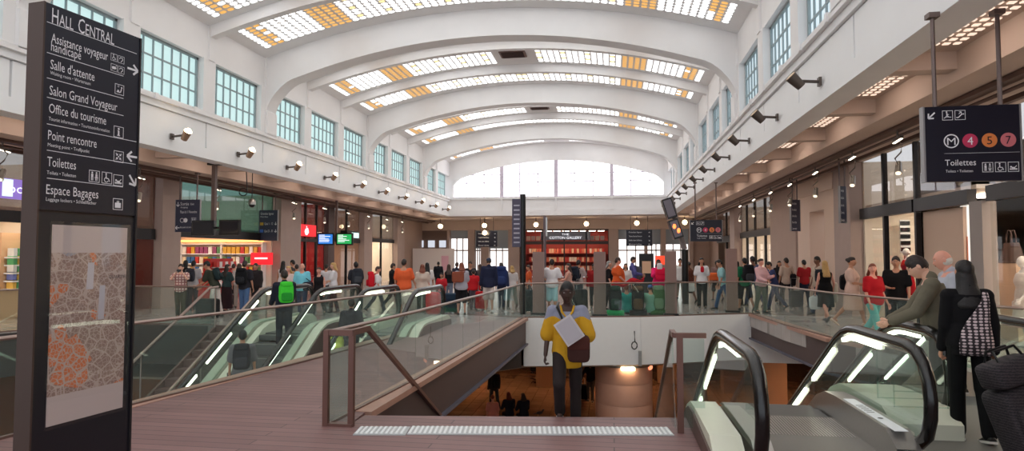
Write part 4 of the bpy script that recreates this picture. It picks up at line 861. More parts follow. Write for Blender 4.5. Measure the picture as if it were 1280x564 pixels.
p = on_z(421, 247, 4.66); hang_post('slim dark post hanging from the soffit with two lit screens', p.x, p.y, on_y(421, 302, p.y).z, 4.68, .05)
for lab, u, m_ in (('lit blue train information screen left of its slim post', 407.5, glow('screen_blue', (50, 130, 220), 1.0)), ('lit green train information screen right of its slim post', 431, glow('screen_green', (40, 170, 90), 1.0))):
    q = on_y(u, 299, p.y - .2); monitor('display_monitor', lab, q, .86, .6, m_, 0, p, rows=6)
# CCTV dome and cable ring
p = on_y(315, 254, 22.0); o = thing('camera_dome', 'small white dome camera hanging before the green shop glass', 'security camera', p); mb = MB(); mb.lathe((0, 0, 0), [(.05, .16), (.12, .1), (.14, .0), (.14, -.06)], 16); mb.build('housing', STEEL, o, True, True); mb = MB(); mb.ball((0, 0, -.06), .11); mb.build('dome', BLACK, o, True, True); mb = MB(); mb.cyl((0, 0, .16), (0, 0, 4.97 - p.z), .015, 6); mb.build('hanger_rod', DARK, o, local=True)
p = on_y(304, 240, 21.5); tag(MB().tube([(p.x + .16 * math.cos(k * .42), 21.5, p.z + .14 * math.sin(k * .42)) for k in range(16)] + [(p.x + .1, 21.5, 4.97)], .018, 6).build('cable_coil', BLACK), 'black cable coil hanging under the left soffit beside the dome camera', 'cable')
# black post with blade sign, thin post, leaning mast
p = on_z(652, 394, 0); o = thing('sign_post', 'tall black post at the bridge end carrying a narrow vertical sign', 'post', (p.x, p.y + .3, 0)); y = p.y + .3; zt = on_y(652, 243, y).z
mb = MB(); mb.cyl((p.x, y, 0), (p.x, y, zt), .085, 12); mb.build('post', BLACK, o, True); a, c = on_y(640.5, 249, y), on_y(653, 309, y); mb = MB(); mb.bb((a.x, y - .06, c.z), (c.x, y + .02, a.z)); mb.build('sign_blade', mat('blade_violet', (70, 62, 84), .4), o)
k = Ink()
for i in range(9): k.rect(.05, .12 + i * .14, .18, .045)
k.build('lettering', mat('blade_ink', (170, 166, 180), .5), o, plane((a.x, y - .065, c.z), (1, 0, 0)))
p = on_z(679, 391, 0); zt = on_y(679, 270, p.y + .5).z; o = thing('slim_post', 'thin grey post behind the far glass, right of the black post', 'post', (p.x, p.y + .5, 0)); mb = MB(); mb.cyl((p.x, p.y + .5, 0), (p.x, p.y + .5, zt), .045, 10); mb.build('post', mat('thin_post', (110, 96, 100), .4), o, True); mb = MB(); mb.box((p.x + .05, p.y + .5, zt - .35), (.07, .05, .6)); mb.build('flag_plate', STEEL, o)
p = on_z(857, 380, 0); y = p.y; o = thing('display_mast', 'black mast with two leaning departure screens near the right gallery', 'mast', (p.x, y, 0)); e = on_y(856, 312, y); f_ = on_y(848, 288, y); gq = on_y(838, 248, y)
mb = MB(); mb.cyl((p.x, y, 0), (e.x, y, e.z), .12, 12); mb.build('lower_post', BLACK, o, True); mb = MB(); mb.tube([tuple(e), tuple(f_), tuple(gq)], .1, 8); mb.build('upper_arm', mat('mast_grey', (150, 140, 140), .4, .4), o)
for (u0, v0, u1, v1), gl in (((832, 249, 840, 273), 0), ((840, 275, 848, 298), 1)):
    A_, B_ = on_y(u0, v0, y - .25), on_y(u1, v1, y - .25); d = (B_ - A_).normalized(); nn = Vector((d.z, 0, -d.x)); mb = MB(); mb.bar(A_, B_, .62, .34); mb.build('screen_casing', BLACK, o)
    mb = MB(); C0, C1 = A_ + d * .06, B_ - d * .06; side = Vector((-1, 0, 0)) * .12 ; q = Vector((0, -.318, 0)); mb.bar(C0 + q, C1 + q, .01, .27); mb.build('screen', mat('screen_grey', (120, 112, 122), .3), o)
    if gl:
        mb = MB()
        for t_ in (.35, .62): cpt = C0 + (C1 - C0) * t_; mb.ball(tuple(cpt + Vector((-.03 if t_ < .5 else .07, -.325, 0))), (.06, .012, .09))
        mb.build('glowing_text', glow('orange_digits', (255, 120, 60), 3), o)
# brown stele slabs behind the far glass
for u0, u1, v0, v1, lab in ((666, 680, 315, 394, 'brown upright slab just right of the black sign post'), (742, 757, 315, 396, 'brown upright slab left of the backpackers'), (831, 845, 314, 395, 'brown upright slab beside the pink shirted woman'), (907, 921, 311, 391, 'brown upright slab furthest to the right')):
    a = on_z((u0 + u1) / 2, v1, 0); yy = a.y + .15; q0, q1 = on_y(u0, v0, yy), on_y(u1, v0, yy); o = thing('stele', lab, 'upright slab', ((q0.x + q1.x) / 2, yy, 0), 0, 'brown upright slabs'); mb = MB(); mb.bb((q0.x, yy - .06, .06), (q1.x, yy + .06, q0.z)); mb.build('slab', mat('stele_stone', (142, 112, 104), .45, noise=.06), o); mb = MB(); mb.bb((q0.x - .05, yy - .1, 0), (q1.x + .05, yy + .1, .06)); mb.build('base', DARK, o)
# ================================================================ LAMPS
BULB = glow('spot_bulb', (255, 222, 170), 25); CAN = mat('lamp_can', (96, 86, 80), .4, .5); CANB = mat('lamp_can_pale', (170, 140, 116), .4, .4)
for side, X, sg in (('left', XL, 1), ('right', XR, -1)):
    k = 0
    for y in [12.51 + BAY * i for i in range(11)]:
        if side == 'left' and y < 15: continue
        o = thing('fascia_spotlight', '%s spotlight on the %s fascia' % (nth(k), side), 'spotlight', (X, y, 5.0), 0, 'spotlights on the %s fascia' % side); k += 1
        m = MB(); m.cyl((X + .02 * sg, y, 5.0), (X + .40 * sg, y, 5.03), .03, 8); m.box((X + .03 * sg, y, 5.0), (.05, .12, .16)); m.build('arm', CAN, o)
        c = Vector((X + .45 * sg, y, 5.03)); d = Vector((.55 * sg, -.25, .62) if side == 'left' else (-.62, -.1, .60)).normalized(); m = MB(); m.cyl(c - d * .15, c + d * .13, .085, 12, .11); m.build('can', CANB if side == 'left' else CAN, o, True)
        m = MB(); m.cyl(c + d * .132, c + d * .14, .1, 12); m.build('lens', BULB if side == 'left' else mat('lens_warm', (236, 200, 160), .3), o)
        if side == 'left':
            m = MB(); m.ball(tuple(c + d * .15), .07); m.build('bulb', BULB, o, True)
def track_light(label, p, y, sg):
    o = thing('track_spotlight', label, 'spotlight', p, 0, 'track spotlights under the gallery soffits'); m = MB(); m.cyl((0, 0, 0), (0, 0, max(.05, 4.54 - p.z)), .02, 6); m.build('stem', CAN, o, local=True)
    m = MB(); m.bar((0, -.2, .02), (0, .2, -.02), .07, .07); h_ = m.build('strip_head', CAN, o, local=True); m = MB(); m.bar((.0, -.19, -.012), (.0, .19, -.052), .05, .03); m.build('lens', glow('track_bulb', (255, 240, 214), 5), h_, local=True)
    m = MB(); d = Vector((.25 * sg, -.5, -.8)).normalized(); c = Vector((0, 0, -.62)); m.cyl(c - d * .16, c + d * .14, .055, 10, .075); h_ = m.build('lamp_head', STEEL, o, True, True); m = MB(); m.cyl(c + d * .142, c + d * .15, .055, 10); m.build('lens', glow('track_bulb_dim', (255, 236, 206), 1.6), h_, local=True)
    m = MB(); m.tube([(0, 0, 0), (.1, .05, -.12), (.06, 0, -.28), (-.08, -.04, -.42), (0, 0, -.55)], .016, 6); m.build('cable_arm', CAN, o, local=True); return o
for i, (u, v) in enumerate(((175, 221), (272, 236), (368, 253), (406, 260), (436, 266), (461, 270), (484, 274), (503, 277), (3, 186))): p = on_x(u, v, -14.1); track_light('%s twin headed track spotlight along the left gallery' % (nth(i) if i < 8 else 'leftmost'), p, p.y, 1)
for i, (u, v) in enumerate(((1122, 174), (1065, 196), (1019, 215), (987, 230), (963, 240), (942, 249), (925, 257))): p = on_x(u, v, 6.0); track_light('%s twin headed track spotlight along the right gallery' % nth(i), p, p.y, -1)
for i, (u, v) in enumerate(((550.5, 283), (605.5, 282), (670, 281), (733, 280), (796, 279), (856, 278))):
    p = on_y(u, v, 47.2); o = thing('downlight', 'round glowing ceiling lamp in front of the far shops, %s from the left' % ORD[i].replace('nearest', 'first'), 'ceiling lamp', p, 0, 'round lamps before the far shops'); m = MB(); m.cyl((0, 0, .05), (0, 0, 4.56 - p.z), .03, 8); m.build('stem', CAN, o, local=True); m = MB(); m.ball((0, 0, 0), .17, 16, 10); m.build('globe', glow('globe_lamp', (255, 226, 180), 12), o, True, True)
p = on_y(606, 291, 46.2); o = thing('downlight', 'bright globe lamp over the far left dark direction sign', 'ceiling lamp', p); m = MB(); m.cyl((0, 0, .05), (0, 0, 4.6 - p.z), .03, 8); m.build('stem', CAN, o, local=True); m = MB(); m.ball((0, 0, 0), .17, 16, 10); m.build('globe', MC['globe_lamp'], o, True, True)
# strip lamps added behind the fascia beams to brighten the galleries
for side, xo in (('left', -12.52), ('right', 4.52)):
    k = 0
    for y in [9.4 + 3.12 * i for i in range(0, 13)]:
        o = thing('added_coffer_lamp', '%s added slim strip lamp in the %s gallery coffers' % (nth(k), side), 'strip lamp', (xo, y, 4.9), 0, 'added strip lamps in the gallery coffers'); k += 1
        m = MB(); m.bb((xo - .05, y - .5, 4.90), (xo + .05, y + .5, 4.97)); m.build('housing', SOFF, o); m = MB(); m.bb((xo - .04, y - .48, 4.885), (xo + .04, y + .48, 4.90)); m.build('tube', glow('added_strip_lamp', (255, 238, 224), 26), o)
# ================================================================ SHOP GOODS
GC = [(200, 60, 50), (232, 214, 180), (60, 110, 160), (220, 170, 60), (90, 140, 90), (236, 232, 226), (150, 70, 110)]
def shelf_goods(name, cat, place, label, group, cols, size, spots):
    """copies of one small item along shelves; spots = world points of item bases"""
    protos = {}
    for i, (x, y, z, rz) in enumerate(spots):
        c = cols[i % len(cols)] if len(cols) < 3 else random.choice(cols); w, d, h = size
        if c not in protos:
            m = MB(); m.box((0, 0, h / 2), (w, d, h)); m.box((0, 0, h * .5), (w * 1.02, d * 1.02, h * .22)); o = m.build(name, mat('goods_%d_%d_%d' % c, c, .5), None, local=True); protos[c] = o
        else: o = protos[c].copy(); COL.objects.link(o)
        o.location = (x, y, z); o.rotation_euler = (0, 0, rz); tag(o, label, cat, group)
sp_ = []
for z in (.55, 1.25, 1.95):
    n = 30
    for i in range(n): sp_.append((bx(651) + .45 + i * (bx(761) - bx(651) - .9) / (n - 1), YB + 2.45, z, 0))
shelf_goods('folded_towels', 'towels', '', 'folded towel stack on a red shelf of the far towel shop', 'folded towels in the towel shop', [(222, 120, 90), (240, 226, 206), (196, 66, 56), (236, 190, 150)], (.17, .3, .36), sp_)
sp_ = [(bx(651) + .5 + i * (bx(761) - bx(651) - 1) / 15, YB + .8, 2.95, 0) for i in range(16)]
shelf_goods('boxed_towels', 'boxes', '', 'small pale box on the high ledge of the far towel shop', 'boxes on the high ledge', [(226, 206, 186), (196, 180, 176)], (.3, .2, .34), sp_)
o = thing('shelf_unit', 'long lit bookshelf along the far side of the book shop', 'shelf', (-17.5, 26.7, 0)); m = MB()
for z in (.5, .95, 1.4, 1.85, 2.3): m.bb((-19.5, 26.55, z - .04), (-15.5, 26.88, z))
for x in (-19.5, -17.5, -15.5): m.bb((x - .03, 26.55, 0), (x + .03, 26.88, 2.35))
m.build('rack', WHITE, o)
sp_ = []
for z in (.5, .95, 1.4, 1.85):
    for i in range(18): sp_.append((-19.36 + i * .215 + (.08 if i > 8 else 0), 26.7, z, 0))
shelf_goods('paperback', 'book', '', 'coloured paperback on the lit shelf of the book shop', 'paperbacks in the book shop', GC, (.17, .2, .30), sp_)
o = thing('display_rack', 'red display rack at the entrance of the book shop', 'rack', (-14.6, 22.4, 0)); m = MB(); m.bb((-15.0, 21.7, 0), (-14.7, 23.1, 1.65)); m.build('frame', mat('rack_red', (196, 40, 36), .5), o); m = MB()
for z in (.25, .6, .95, 1.3): m.bb((-14.7, 21.75, z), (-14.45, 23.05, z + .03))
m.build('shelf', mat('rack_white', (236, 226, 222), .5), o)
shelf_goods('postcard_pack', 'packs', '', 'small red and white pack on the red rack of the book shop', 'packs on the red rack', [(238, 226, 222), (206, 60, 54)], (.14, .16, .2), [(-14.58, 21.87 + i * .18, z + .035, 0) for z in (.25, .6, .95, 1.3) for i in range(7)])
o = thing('counter', 'long counter under a glowing orange strip inside the book shop', 'counter', (-17.3, 25.6, 0)); m = MB(); m.bb((-18.6, 25.4, 0), (-16.0, 25.9, 1.0)); m.build('body', mat('counter_red', (160, 50, 44), .5), o); m = MB(); m.bb((-19.5, 26.45, 2.38), (-15.4, 26.54, 2.46)); m.build('light_strip', glow('orange_strip', (255, 170, 90), 3), o)
# yellow-framed cabinet in the left edge shop
o = thing('display_cabinet', 'bright cabinet with coloured packs seen left of the totem', 'cabinet', (-15.9, 13.5, 0)); a, c = on_x(10, 300, -16.4), on_x(27, 360, -16.4); m = MB(); m.bb((-16.8, a.y - .1, 0), (-16.5, c.y + .1, a.z + .2)); m.build('back', mat('cabinet_wood', (224, 180, 140), .5), o); m = MB()
zs = [c.z + (a.z - c.z - .25) * i / 5 for i in range(5)]
for z in zs: m.bb((-16.5, a.y, z - .04), (-16.2, c.y, z))
m.build('shelf', WHITE, o); shelf_goods('drink_pack', 'packs', '', 'small coloured pack in the bright cabinet left of the totem', 'packs in the bright cabinet', [(90, 180, 120), (236, 190, 90), (240, 240, 240), (120, 130, 200)], (.2, .11, .24), [(-16.35, a.y + .1 + i * .14, z, 0) for z in zs for i in range(max(2, int((c.y - a.y) / .14)))])
# boutique goods on the right
p = on_x(1258, 327, 8.3); o = thing('display_plinth', 'beige display plinth carrying a brown handbag at the right edge', 'plinth', (8.5, p.y, 0)); m = MB(); m.bb((8.2, p.y - .5, 0), (8.8, p.y + .45, p.z - .03)); m.build('body', mat('plinth_beige', (214, 184, 158), .5), o); m = MB(); m.bb((8.16, p.y - .54, p.z - .03), (8.84, p.y + .49, p.z)); m.build('top', mat('plinth_dark', (70, 54, 48), .4), o)
o = thing('handbag', 'brown handbag with tall handles on the beige plinth', 'handbag', (8.4, p.y, p.z)); m = MB(); m.add([(8.3, p.y - .26, p.z), (8.52, p.y - .26, p.z), (8.52, p.y + .26, p.z), (8.3, p.y + .26, p.z), (8.36, p.y - .18, p.z + .4), (8.46, p.y - .18, p.z + .4), (8.46, p.y + .18, p.z + .4), (8.36, p.y + .18, p.z + .4)], [(3, 2, 1, 0), (4, 5, 6, 7), (0, 1, 5, 4), (1, 2, 6, 5), (2, 3, 7, 6), (3, 0, 4, 7)]); m.build('bag_body', mat('brown_leather', (74, 52, 46), .5), o)
for q in (8.37, 8.45): m = MB(); m.tube([(q, p.y - .1, p.z + .38), (q, p.y - .09, p.z + .55), (q, p.y - .04, p.z + .66), (q, p.y + .04, p.z + .66), (q, p.y + .09, p.z + .55), (q, p.y + .1, p.z + .38)], .014, 6); m.build('handle', MC['brown_leather'], o, True)
p = on_x(1228, 345, 8.6); o = thing('display_table', 'dark low display table in the boutique window', 'table', (8.6, p.y, 0)); m = MB(); m.bb((8.2, p.y - .55, p.z - .06), (9.0, p.y + .55, p.z)); m.build('tabletop', mat('table_dark', (74, 58, 52), .4), o)
for xx in (8.25, 8.95):
    for yy in (-.5, .5): m = MB(); m.bb((xx - .03, p.y + yy - .03, 0), (xx + .03, p.y + yy + .03, p.z - .06)); m.build('leg', MC['table_dark'], o)
for lab, dy, c_, hh in (('small brown box on the dark boutique table', -.25, (120, 74, 60), .36), ('small white box on the dark boutique table', .2, (226, 220, 214), .4)): m = MB(); m.box((8.5, p.y + dy, p.z + hh / 2), (.2, .3, hh)); m.box((8.5, p.y + dy, p.z + hh), (.22, .32, .04)); tag(m.build('gift_box', mat('gift_%d' % c_[0], c_, .5)), lab, 'box')
o = thing('striped_display', 'black and white striped panel in the boutique window', 'display panel', (on_y(1131, 300, 19.6).x, 19.6, 0)); a, c = on_y(1125, 275, 19.6), on_y(1138, 316, 19.6); m = MB(); m.bb((a.x, 19.6, c.z), (c.x, 19.65, a.z)); m.build('panel', WHITE, o); m = MB()
for i in range(5): z = c.z + (i + .2) * (a.z - c.z) / 5; m.bb((a.x, 19.57, z), (c.x, 19.6, z + .11))
m.build('stripe', BLACK, o); m = MB(); m.bb((a.x + .1, 19.62, 0), (a.x + .16, 19.66, c.z)); m.build('stand', DARK, o)
p = on_z(889, 372, 0)
o = thing('ticket_machine', 'dark information kiosk with an orange notice beyond the backpackers', 'kiosk', (on_y(808, 340, 30).x, 30, 0)); x = on_y(808, 340, 30).x; m = MB(); m.bb((x - .32, 29.8, 0), (x + .32, 30.2, 1.85)); m.build('casing', BLACK, o); m = MB(); m.bb((x - .2, 29.78, .95), (x + .2, 29.8, 1.5)); m.build('notice', mat('notice_orange', (226, 184, 150), .5), o); m = MB(); m.bb((x + .4, 29.9, 1.35), (x + 1.0, 30.0, 1.75)); m.build('red_sign', glow('red_orange_sign', (240, 70, 40), 1.2), o)
# ================================================================ PEOPLE
TS = bpy.data.scenes.new('remesh_bench')
def voxel(mb, size, smooth=3, hollow=None):
    """merge overlapping closed shapes into one continuous skin; returns (verts, faces)"""
    me = bpy.data.meshes.new('t'); me.from_pydata(mb.v, [], mb.f); me.update(); o = bpy.data.objects.new('t', me); TS.collection.objects.link(o)
    m = o.modifiers.new('r', 'REMESH'); m.mode = 'VOXEL'; m.voxel_size = size
    if smooth: s = o.modifiers.new('s', 'SMOOTH'); s.factor = .5; s.iterations = smooth
    TS.view_layers[0].update(); dg = TS.view_layers[0].depsgraph; ev = o.evaluated_get(dg).to_mesh()
    vs = [tuple(v.co) for v in ev.vertices]; fs = [tuple(p.vertices) for p in ev.polygons]; o.evaluated_get(dg).to_mesh_clear()
    bpy.data.objects.remove(o); bpy.data.meshes.remove(me); return vs, fs
def capsule(mb, a, b, ra, rb, n=12, flat=1.0, side=None):
    """tapered limb with round ends; flat squeezes the section along its second axis"""
    a, b = Vector(a), Vector(b); d = b - a; L = d.length or 1e-4; d = d / L; s = Vector(side) if side else Vector((1, 0, 0)); s = s - d * s.dot(d)
    if s.length < .1: s = Vector((0, 1, 0)) - d * d.y
    s.normalize(); t = d.cross(s); rings = []
    for k in range(4): q = math.pi / 2 * (1 - k / 4); rings.append((a - d * ra * math.sin(q), ra * math.cos(q)))
    for k in range(4): q = math.pi / 2 * k / 4; rings.append((b + d * rb * math.sin(q), rb * math.cos(q)))
    rings[0] = (rings[0][0], ra * .06); vs = []
    for c, r in rings: vs += [c + s * (r * math.cos(2 * math.pi * j / n)) + t * (r * flat * math.sin(2 * math.pi * j / n)) for j in range(n)]
    k = len(rings); vs.append(b + d * rb); fs = [(i * n + j, i * n + (j + 1) % n, (i + 1) * n + (j + 1) % n, (i + 1) * n + j) for i in range(k - 1) for j in range(n)]
    fs.append(tuple(range(n - 1, -1, -1))); fs += [((k - 1) * n + j, (k - 1) * n + (j + 1) % n, k * n) for j in range(n)]
    mb.add(vs, fs)
def loft(mb, secs, n=18):
    """closed body from (centre, rx, ry, xdir, ydir) sections"""
    vs = []
    for c, rx, ry, X, Y in secs: vs += [c + X * (rx * math.cos(2 * math.pi * j / n)) + Y * (ry * math.sin(2 * math.pi * j / n)) for j in range(n)]
    k = len(secs); fs = [(i * n + j, i * n + (j + 1) % n, (i + 1) * n + (j + 1) % n, (i + 1) * n + j) for i in range(k - 1) for j in range(n)]
    fs += [tuple(range(n - 1, -1, -1)), tuple(range((k - 1) * n, k * n))]; mb.add(vs, fs)
SKINS = {'fair': (222, 172, 148), 'tan': (190, 136, 108), 'brown': (120, 78, 58), 'dark': (62, 40, 34), 'rosy': (220, 156, 136)}
HAIRS = {'black': (22, 18, 18), 'brown': (62, 42, 34), 'blonde': (186, 148, 92), 'grey': (150, 146, 142), 'auburn': (120, 60, 40), 'white': (206, 202, 196), 'dkbrown': (40, 28, 24)}
def cloth(c, bump=.25): return mat('cloth_%d_%d_%d' % c, c, .85, noise=.10, nscale=14, bump=bump, spec=.2)
def head_shape(mb, C, X, Y, Z, s, eye=1, fem=False):
    """a head with brow, nose, mouth, chin and ears; C = head centre"""
    n, m = 26, 18; vs = []; fs = []
    for i in range(m + 1):
        t = math.pi * i / m; z = math.cos(t); r = math.sin(t)
        for j in range(n):
            p = 2 * math.pi * j / n; x, y = r * math.sin(p), r * math.cos(p); fx_ = .076 * (1 if z > -.1 else 1 - .34 * (-.1 - z) / .9); fy = .096
            px, py, pz = x * fx_, y * fy, z * .118
            if y > 0:
                fr = max(0, y) ** 2 * max(0, 1 - (x / .9) ** 2)
                py += -.010 * fr * math.exp(-((z - .12) / .16) ** 2) * (1 if abs(x) > .15 else 0)           # eye sockets
                py += .008 * fr * math.exp(-((z - .36) / .12) ** 2)                                        # brow
                py += .022 * math.exp(-(x / .17) ** 2) * math.exp(-((z + .16) / .16) ** 2) * fr             # nose
                py += .007 * math.exp(-(x / .34) ** 2) * math.exp(-((z + .45) / .09) ** 2) * fr             # mouth
                py += .012 * math.exp(-(x / .4) ** 2) * math.exp(-((z + .82) / .18) ** 2)                   # chin
            vs.append(C + (X * px + Y * py + Z * pz) * s)
    fs = [(i * n + j, (i + 1) * n + j, (i + 1) * n + (j + 1) % n, i * n + (j + 1) % n) for i in range(m) for j in range(n)]
    mb.add(vs, fs, 0)
    def el(c, r, mi, nn=8): q = MB().ball((0, 0, 0), r, nn, 6); mb.add([C + (X * (c[0] + v[0]) + Y * (c[1] + v[1]) + Z * (c[2] + v[2])) * s for v in q.v], q.f, mi)
    for sd in (-1, 1):
        el((sd * .078, -.008, .0), (.010, .02, .03), 0)
        el((sd * .031, .079, .014), (.0105, .008, .0048), 1); el((sd * .031, .0862, .014), (.0055, .003, .005), 2); el((sd * .031, .082, .036), (.017, .006, .0035), 2)
    el((0, .092, -.053), (.022, .006, .0065), 3)
def hair_shell(mb, C, X, Y, Z, s, thick, rnd):
    n, m = 34, 22; vs = []; ws = []
    for i in range(m + 1):
        t = math.pi * i / m; z = math.cos(t); r = math.sin(t)
        for j in range(n):
            p = 2 * math.pi * j / n; x, y = r * math.sin(p), r * math.cos(p); yn = math.cos(p); zh = .06 + .46 * max(0, yn) ** 1.4 - .52 * max(0, -yn) + (.10 if abs(math.sin(p)) > .9 else 0)
            q = max(0, min(1, (z - zh) / .22)); q = q * q * (3 - 2 * q); k = 1 + q * thick * (.8 + .5 * max(0, z)) * rnd.uniform(.86, 1.14) + .012; fx_ = .076 * (1 if z > -.1 else 1 - .34 * (-.1 - z) / .9)
            vs.append(C + (X * (x * fx_ * k) + Y * (y * .096 * k + (.004 if yn > .2 else -.003) * q) + Z * (z * .118 * k)) * s); ws.append(z - zh)
    fs = []
    for i in range(m):
        for j in range(n):
            f = (i * n + j, (i + 1) * n + j, (i + 1) * n + (j + 1) % n, i * n + (j + 1) % n)
            if max(ws[k] for k in f) > 0: fs.append(f)
    used = sorted({k for f in fs for k in f}); mp_ = {k: i for i, k in enumerate(used)}; mb.add([vs[k] for k in used], [tuple(mp_[k] for k in f) for f in fs])
def person(name_label, loc, rz, h=1.68, top=('tee', (200, 200, 200)), bot=('trousers', (50, 50, 60)), hair=('short', 'brown'), skin='fair', shoe=(40, 36, 34), legs=((6, 4), (-6, 8)), arms=((5, 10, 12, 0), (5, 10, 12, 0)),
           lean=0, fat=1.0, fem=False, head=(0, 0), vox=.024, group=None, sit=None, hem=-.1, stripe=None, sleevec=None, twist=0, shoulderw=1.0, fist=False, name='person', shoem=None, topmat=None, headk=1.0):
    """legs: (hip swing, knee bend) left then right; arms: (forward, out, elbow, inward) left then right, in degrees"""
    s = h / 1.75; o = thing(name, name_label, 'person', loc, rz, group); near = vox < .015; g = .011 if near else .017
    Xv, Yv, Zv = Vector((1, 0, 0)), Vector((0, 1, 0)), Vector((0, 0, 1)); wl = 1.0 if not fem else .92
    hipw = .092 * s * (1.05 if fem else 1) * (1 + (fat - 1) * .5)
    def ldir(a): return Vector((0, math.sin(R(a)), -math.cos(R(a))))
    J = []
    for i, (a, k) in enumerate(legs[:2]):
        sx = (-1, 1)[i]; hp = Vector((sx * hipw, 0, 0)); kn = hp + ldir(a) * .44 * s; an = kn + ldir(a - k) * .42 * s; J.append((hp, kn, an, a - k))
    zmin = min(j[2].z for j in J) - .075 * s; zp = (sit if sit is not None else -zmin); P0 = Vector((0, 0, zp)); J = [(a + P0, b + P0, c + P0, q) for a, b, c, q in J]
    cl, sl = math.cos(R(lean)), math.sin(R(lean)); U = Vector((0, sl, cl)); D = Vector((0, cl, -sl)); ct, st_ = math.cos(R(twist)), math.sin(R(twist)); SX = Xv * ct + D * st_; SD = D * ct - Xv * st_
    def T(z, y=0): return P0 + U * z * s + D * y * s
    tor = [(-.10, .13, .10, 0), (-.02, .168, .118, 0), (.08, .158, .112, 0), (.19, .138, .10, .005), (.31, .160, .116, .005), (.41, .176, .115, 0), (.475, .165, .092, -.012), (.525, .10, .07, -.02), (.56, .06, .055, -.015)]
    if fem: tor = [(z, rx * (1.06 if z < .1 else .93), ry * (1.05 if z < .12 else (1.12 if .28 < z < .38 else .95)), y + (.012 if .28 < z < .38 else 0)) for z, rx, ry, y in tor]
    def fatf(z): return 1 + (fat - 1) * (1.0 if z < .35 else .55)
    def secs(inf, zlo, zhi, k=1.0):
        r = []
        for z, rx, ry, y in tor:
            if z < zlo - .001 or z > zhi: continue
            f_ = fatf(z); w_ = shoulderw if z > .3 else 1; belly = (fat - 1) * .10 if -.02 < z < .3 else 0; r.append((T(z, y + belly), (rx * f_ * w_ * k) * s + inf, (ry * f_ * k * (1 + (fat - 1) * .5)) * s + inf, Xv if z < .1 else SX, D if z < .1 else SD))
        return r
    sh = [T(.468 if not fem else .455, -.01) + SX * (sx * .172 * s * wl * shoulderw * (1 + (fat - 1) * .35)) for sx in (-1, 1)]
    A = []
    for i, (fw_, ou, el_, inw) in enumerate(arms):
        sx = (-1, 1)[i]; a = R(fw_); q = R(ou); e = R(fw_ + el_); w = R(inw); d1 = SX * (sx * math.sin(q)) + SD * (math.sin(a) * math.cos(q)) - Zv * (math.cos(a) * math.cos(q)); d2 = SX * (-sx * math.sin(w) + sx * math.sin(q) * .4 * (1 if inw == 0 else 0)) + SD * (math.sin(e) * math.cos(w)) - Zv * (math.cos(e) * math.cos(w)); d2.normalize()
        el = sh[i] + d1 * .295 * s; wr = el + d2 * .25 * s; A.append((sh[i], el, wr, d2, sx))
    neck = T(.535, -.015); hp_, hy = R(head[0]), R(head[1]); hX = (SX * math.cos(hy) + SD * math.sin(hy)); hY0 = SD * math.cos(hy) - SX * math.sin(hy); hZ0 = (U * .6 + Zv * .4).normalized(); hY = (hY0 * math.cos(hp_) - hZ0 * math.sin(hp_)).normalized(); hZ = (hZ0 * math.cos(hp_) + hY0 * math.sin(hp_)).normalized(); HC = neck + hZ * (.155 + (headk - 1) * .11) * s + hY * (.03 * s)
    hs = s * (.99 if not fem else .97) * headk
    # body: one continuous skin, then fingers and face grown out of it
    b = MB(); loft(b, secs(-.012, -.1, .56)); capsule(b, T(.5, -.015), neck + hZ * .08 * s + hY * .012 * s, .055 * s, .05 * s)
    for hp, kn, an, q in J: capsule(b, hp, kn, .078 * s * fat ** .5, .052 * s); capsule(b, kn, kn.lerp(an, .35), .052 * s, .054 * s); capsule(b, kn.lerp(an, .3), an, .054 * s, .034 * s); capsule(b, an, an + Vector((0, .07, -.03)) * s, .034 * s, .03 * s)
    for S_, el, wr, d2, sx in A:
        capsule(b, S_.lerp(el, .06), el, .046 * s * fat ** .5, .038 * s); capsule(b, el, wr, .039 * s * fat ** .3, .026 * s); w_ = Yv - d2 * Yv.dot(d2); w_ = (Zv - d2 * Zv.dot(d2)) if w_.length < .4 else w_; w_.normalize(); capsule(b, wr, wr + d2 * .07 * s, .026 * s, .036 * s, 10, .45, w_)
    vs, fs = voxel(b, vox if near else .021, 3); body = MB(); body.add(vs, fs, 0)
    for S_, el, wr, d2, sx in A:
        w_ = Yv - d2 * Yv.dot(d2); w_ = (Zv - d2 * Zv.dot(d2)) if w_.length < .4 else w_; w_.normalize(); n_ = d2.cross(w_) * (1 if (d2.cross(w_)).x * -sx > 0 else -1); kn = wr + d2 * .085 * s; cu = 1.5 if fist else .55
        for q, (off, ln) in enumerate(((.030, .062), (.010, .074), (-.010, .070), (-.029, .054))):
            p0 = kn + w_ * off * s; p1 = p0 + (d2 * math.cos(cu * .4) + n_ * math.sin(cu * .4)) * ln * .5 * s; p2 = p1 + (d2 * math.cos(cu * 1.3) + n_ * math.sin(cu * 1.3)) * ln * .5 * s; body.tube([p0 - d2 * .02 * s, p0, p1, p2], [.0095 * s, .0095 * s, .0088 * s, .006 * s], 6, 0)
        p0 = wr + d2 * .03 * s + w_ * .028 * s; p1 = p0 + (w_ * .6 + d2 * .75 + n_ * .25) * .035 * s; body.tube([p0 - w_ * .012 * s, p0, p1, p1 + (d2 * .85 + n_ * .35) * .03 * s], [.012 * s, .012 * s, .010 * s, .007 * s], 6, 0)
    head_shape(body, HC, hX, hY, hZ, hs, fem=fem); sk = SKINS[skin]; ob = body.build('body', [mat('skin_' + skin, sk, .55, noise=.06, nscale=20), mat('eye_white', (226, 220, 214), .3), mat('eye_dark', (24, 18, 16), .3), mat('lips_' + skin, (int(sk[0] * .8), int(sk[1] * .6), int(sk[2] * .6)), .5)], o, True, True)
    # clothes
    ts, tc_ = top; bs, bc = bot; tm = topmat or cloth(tc_)
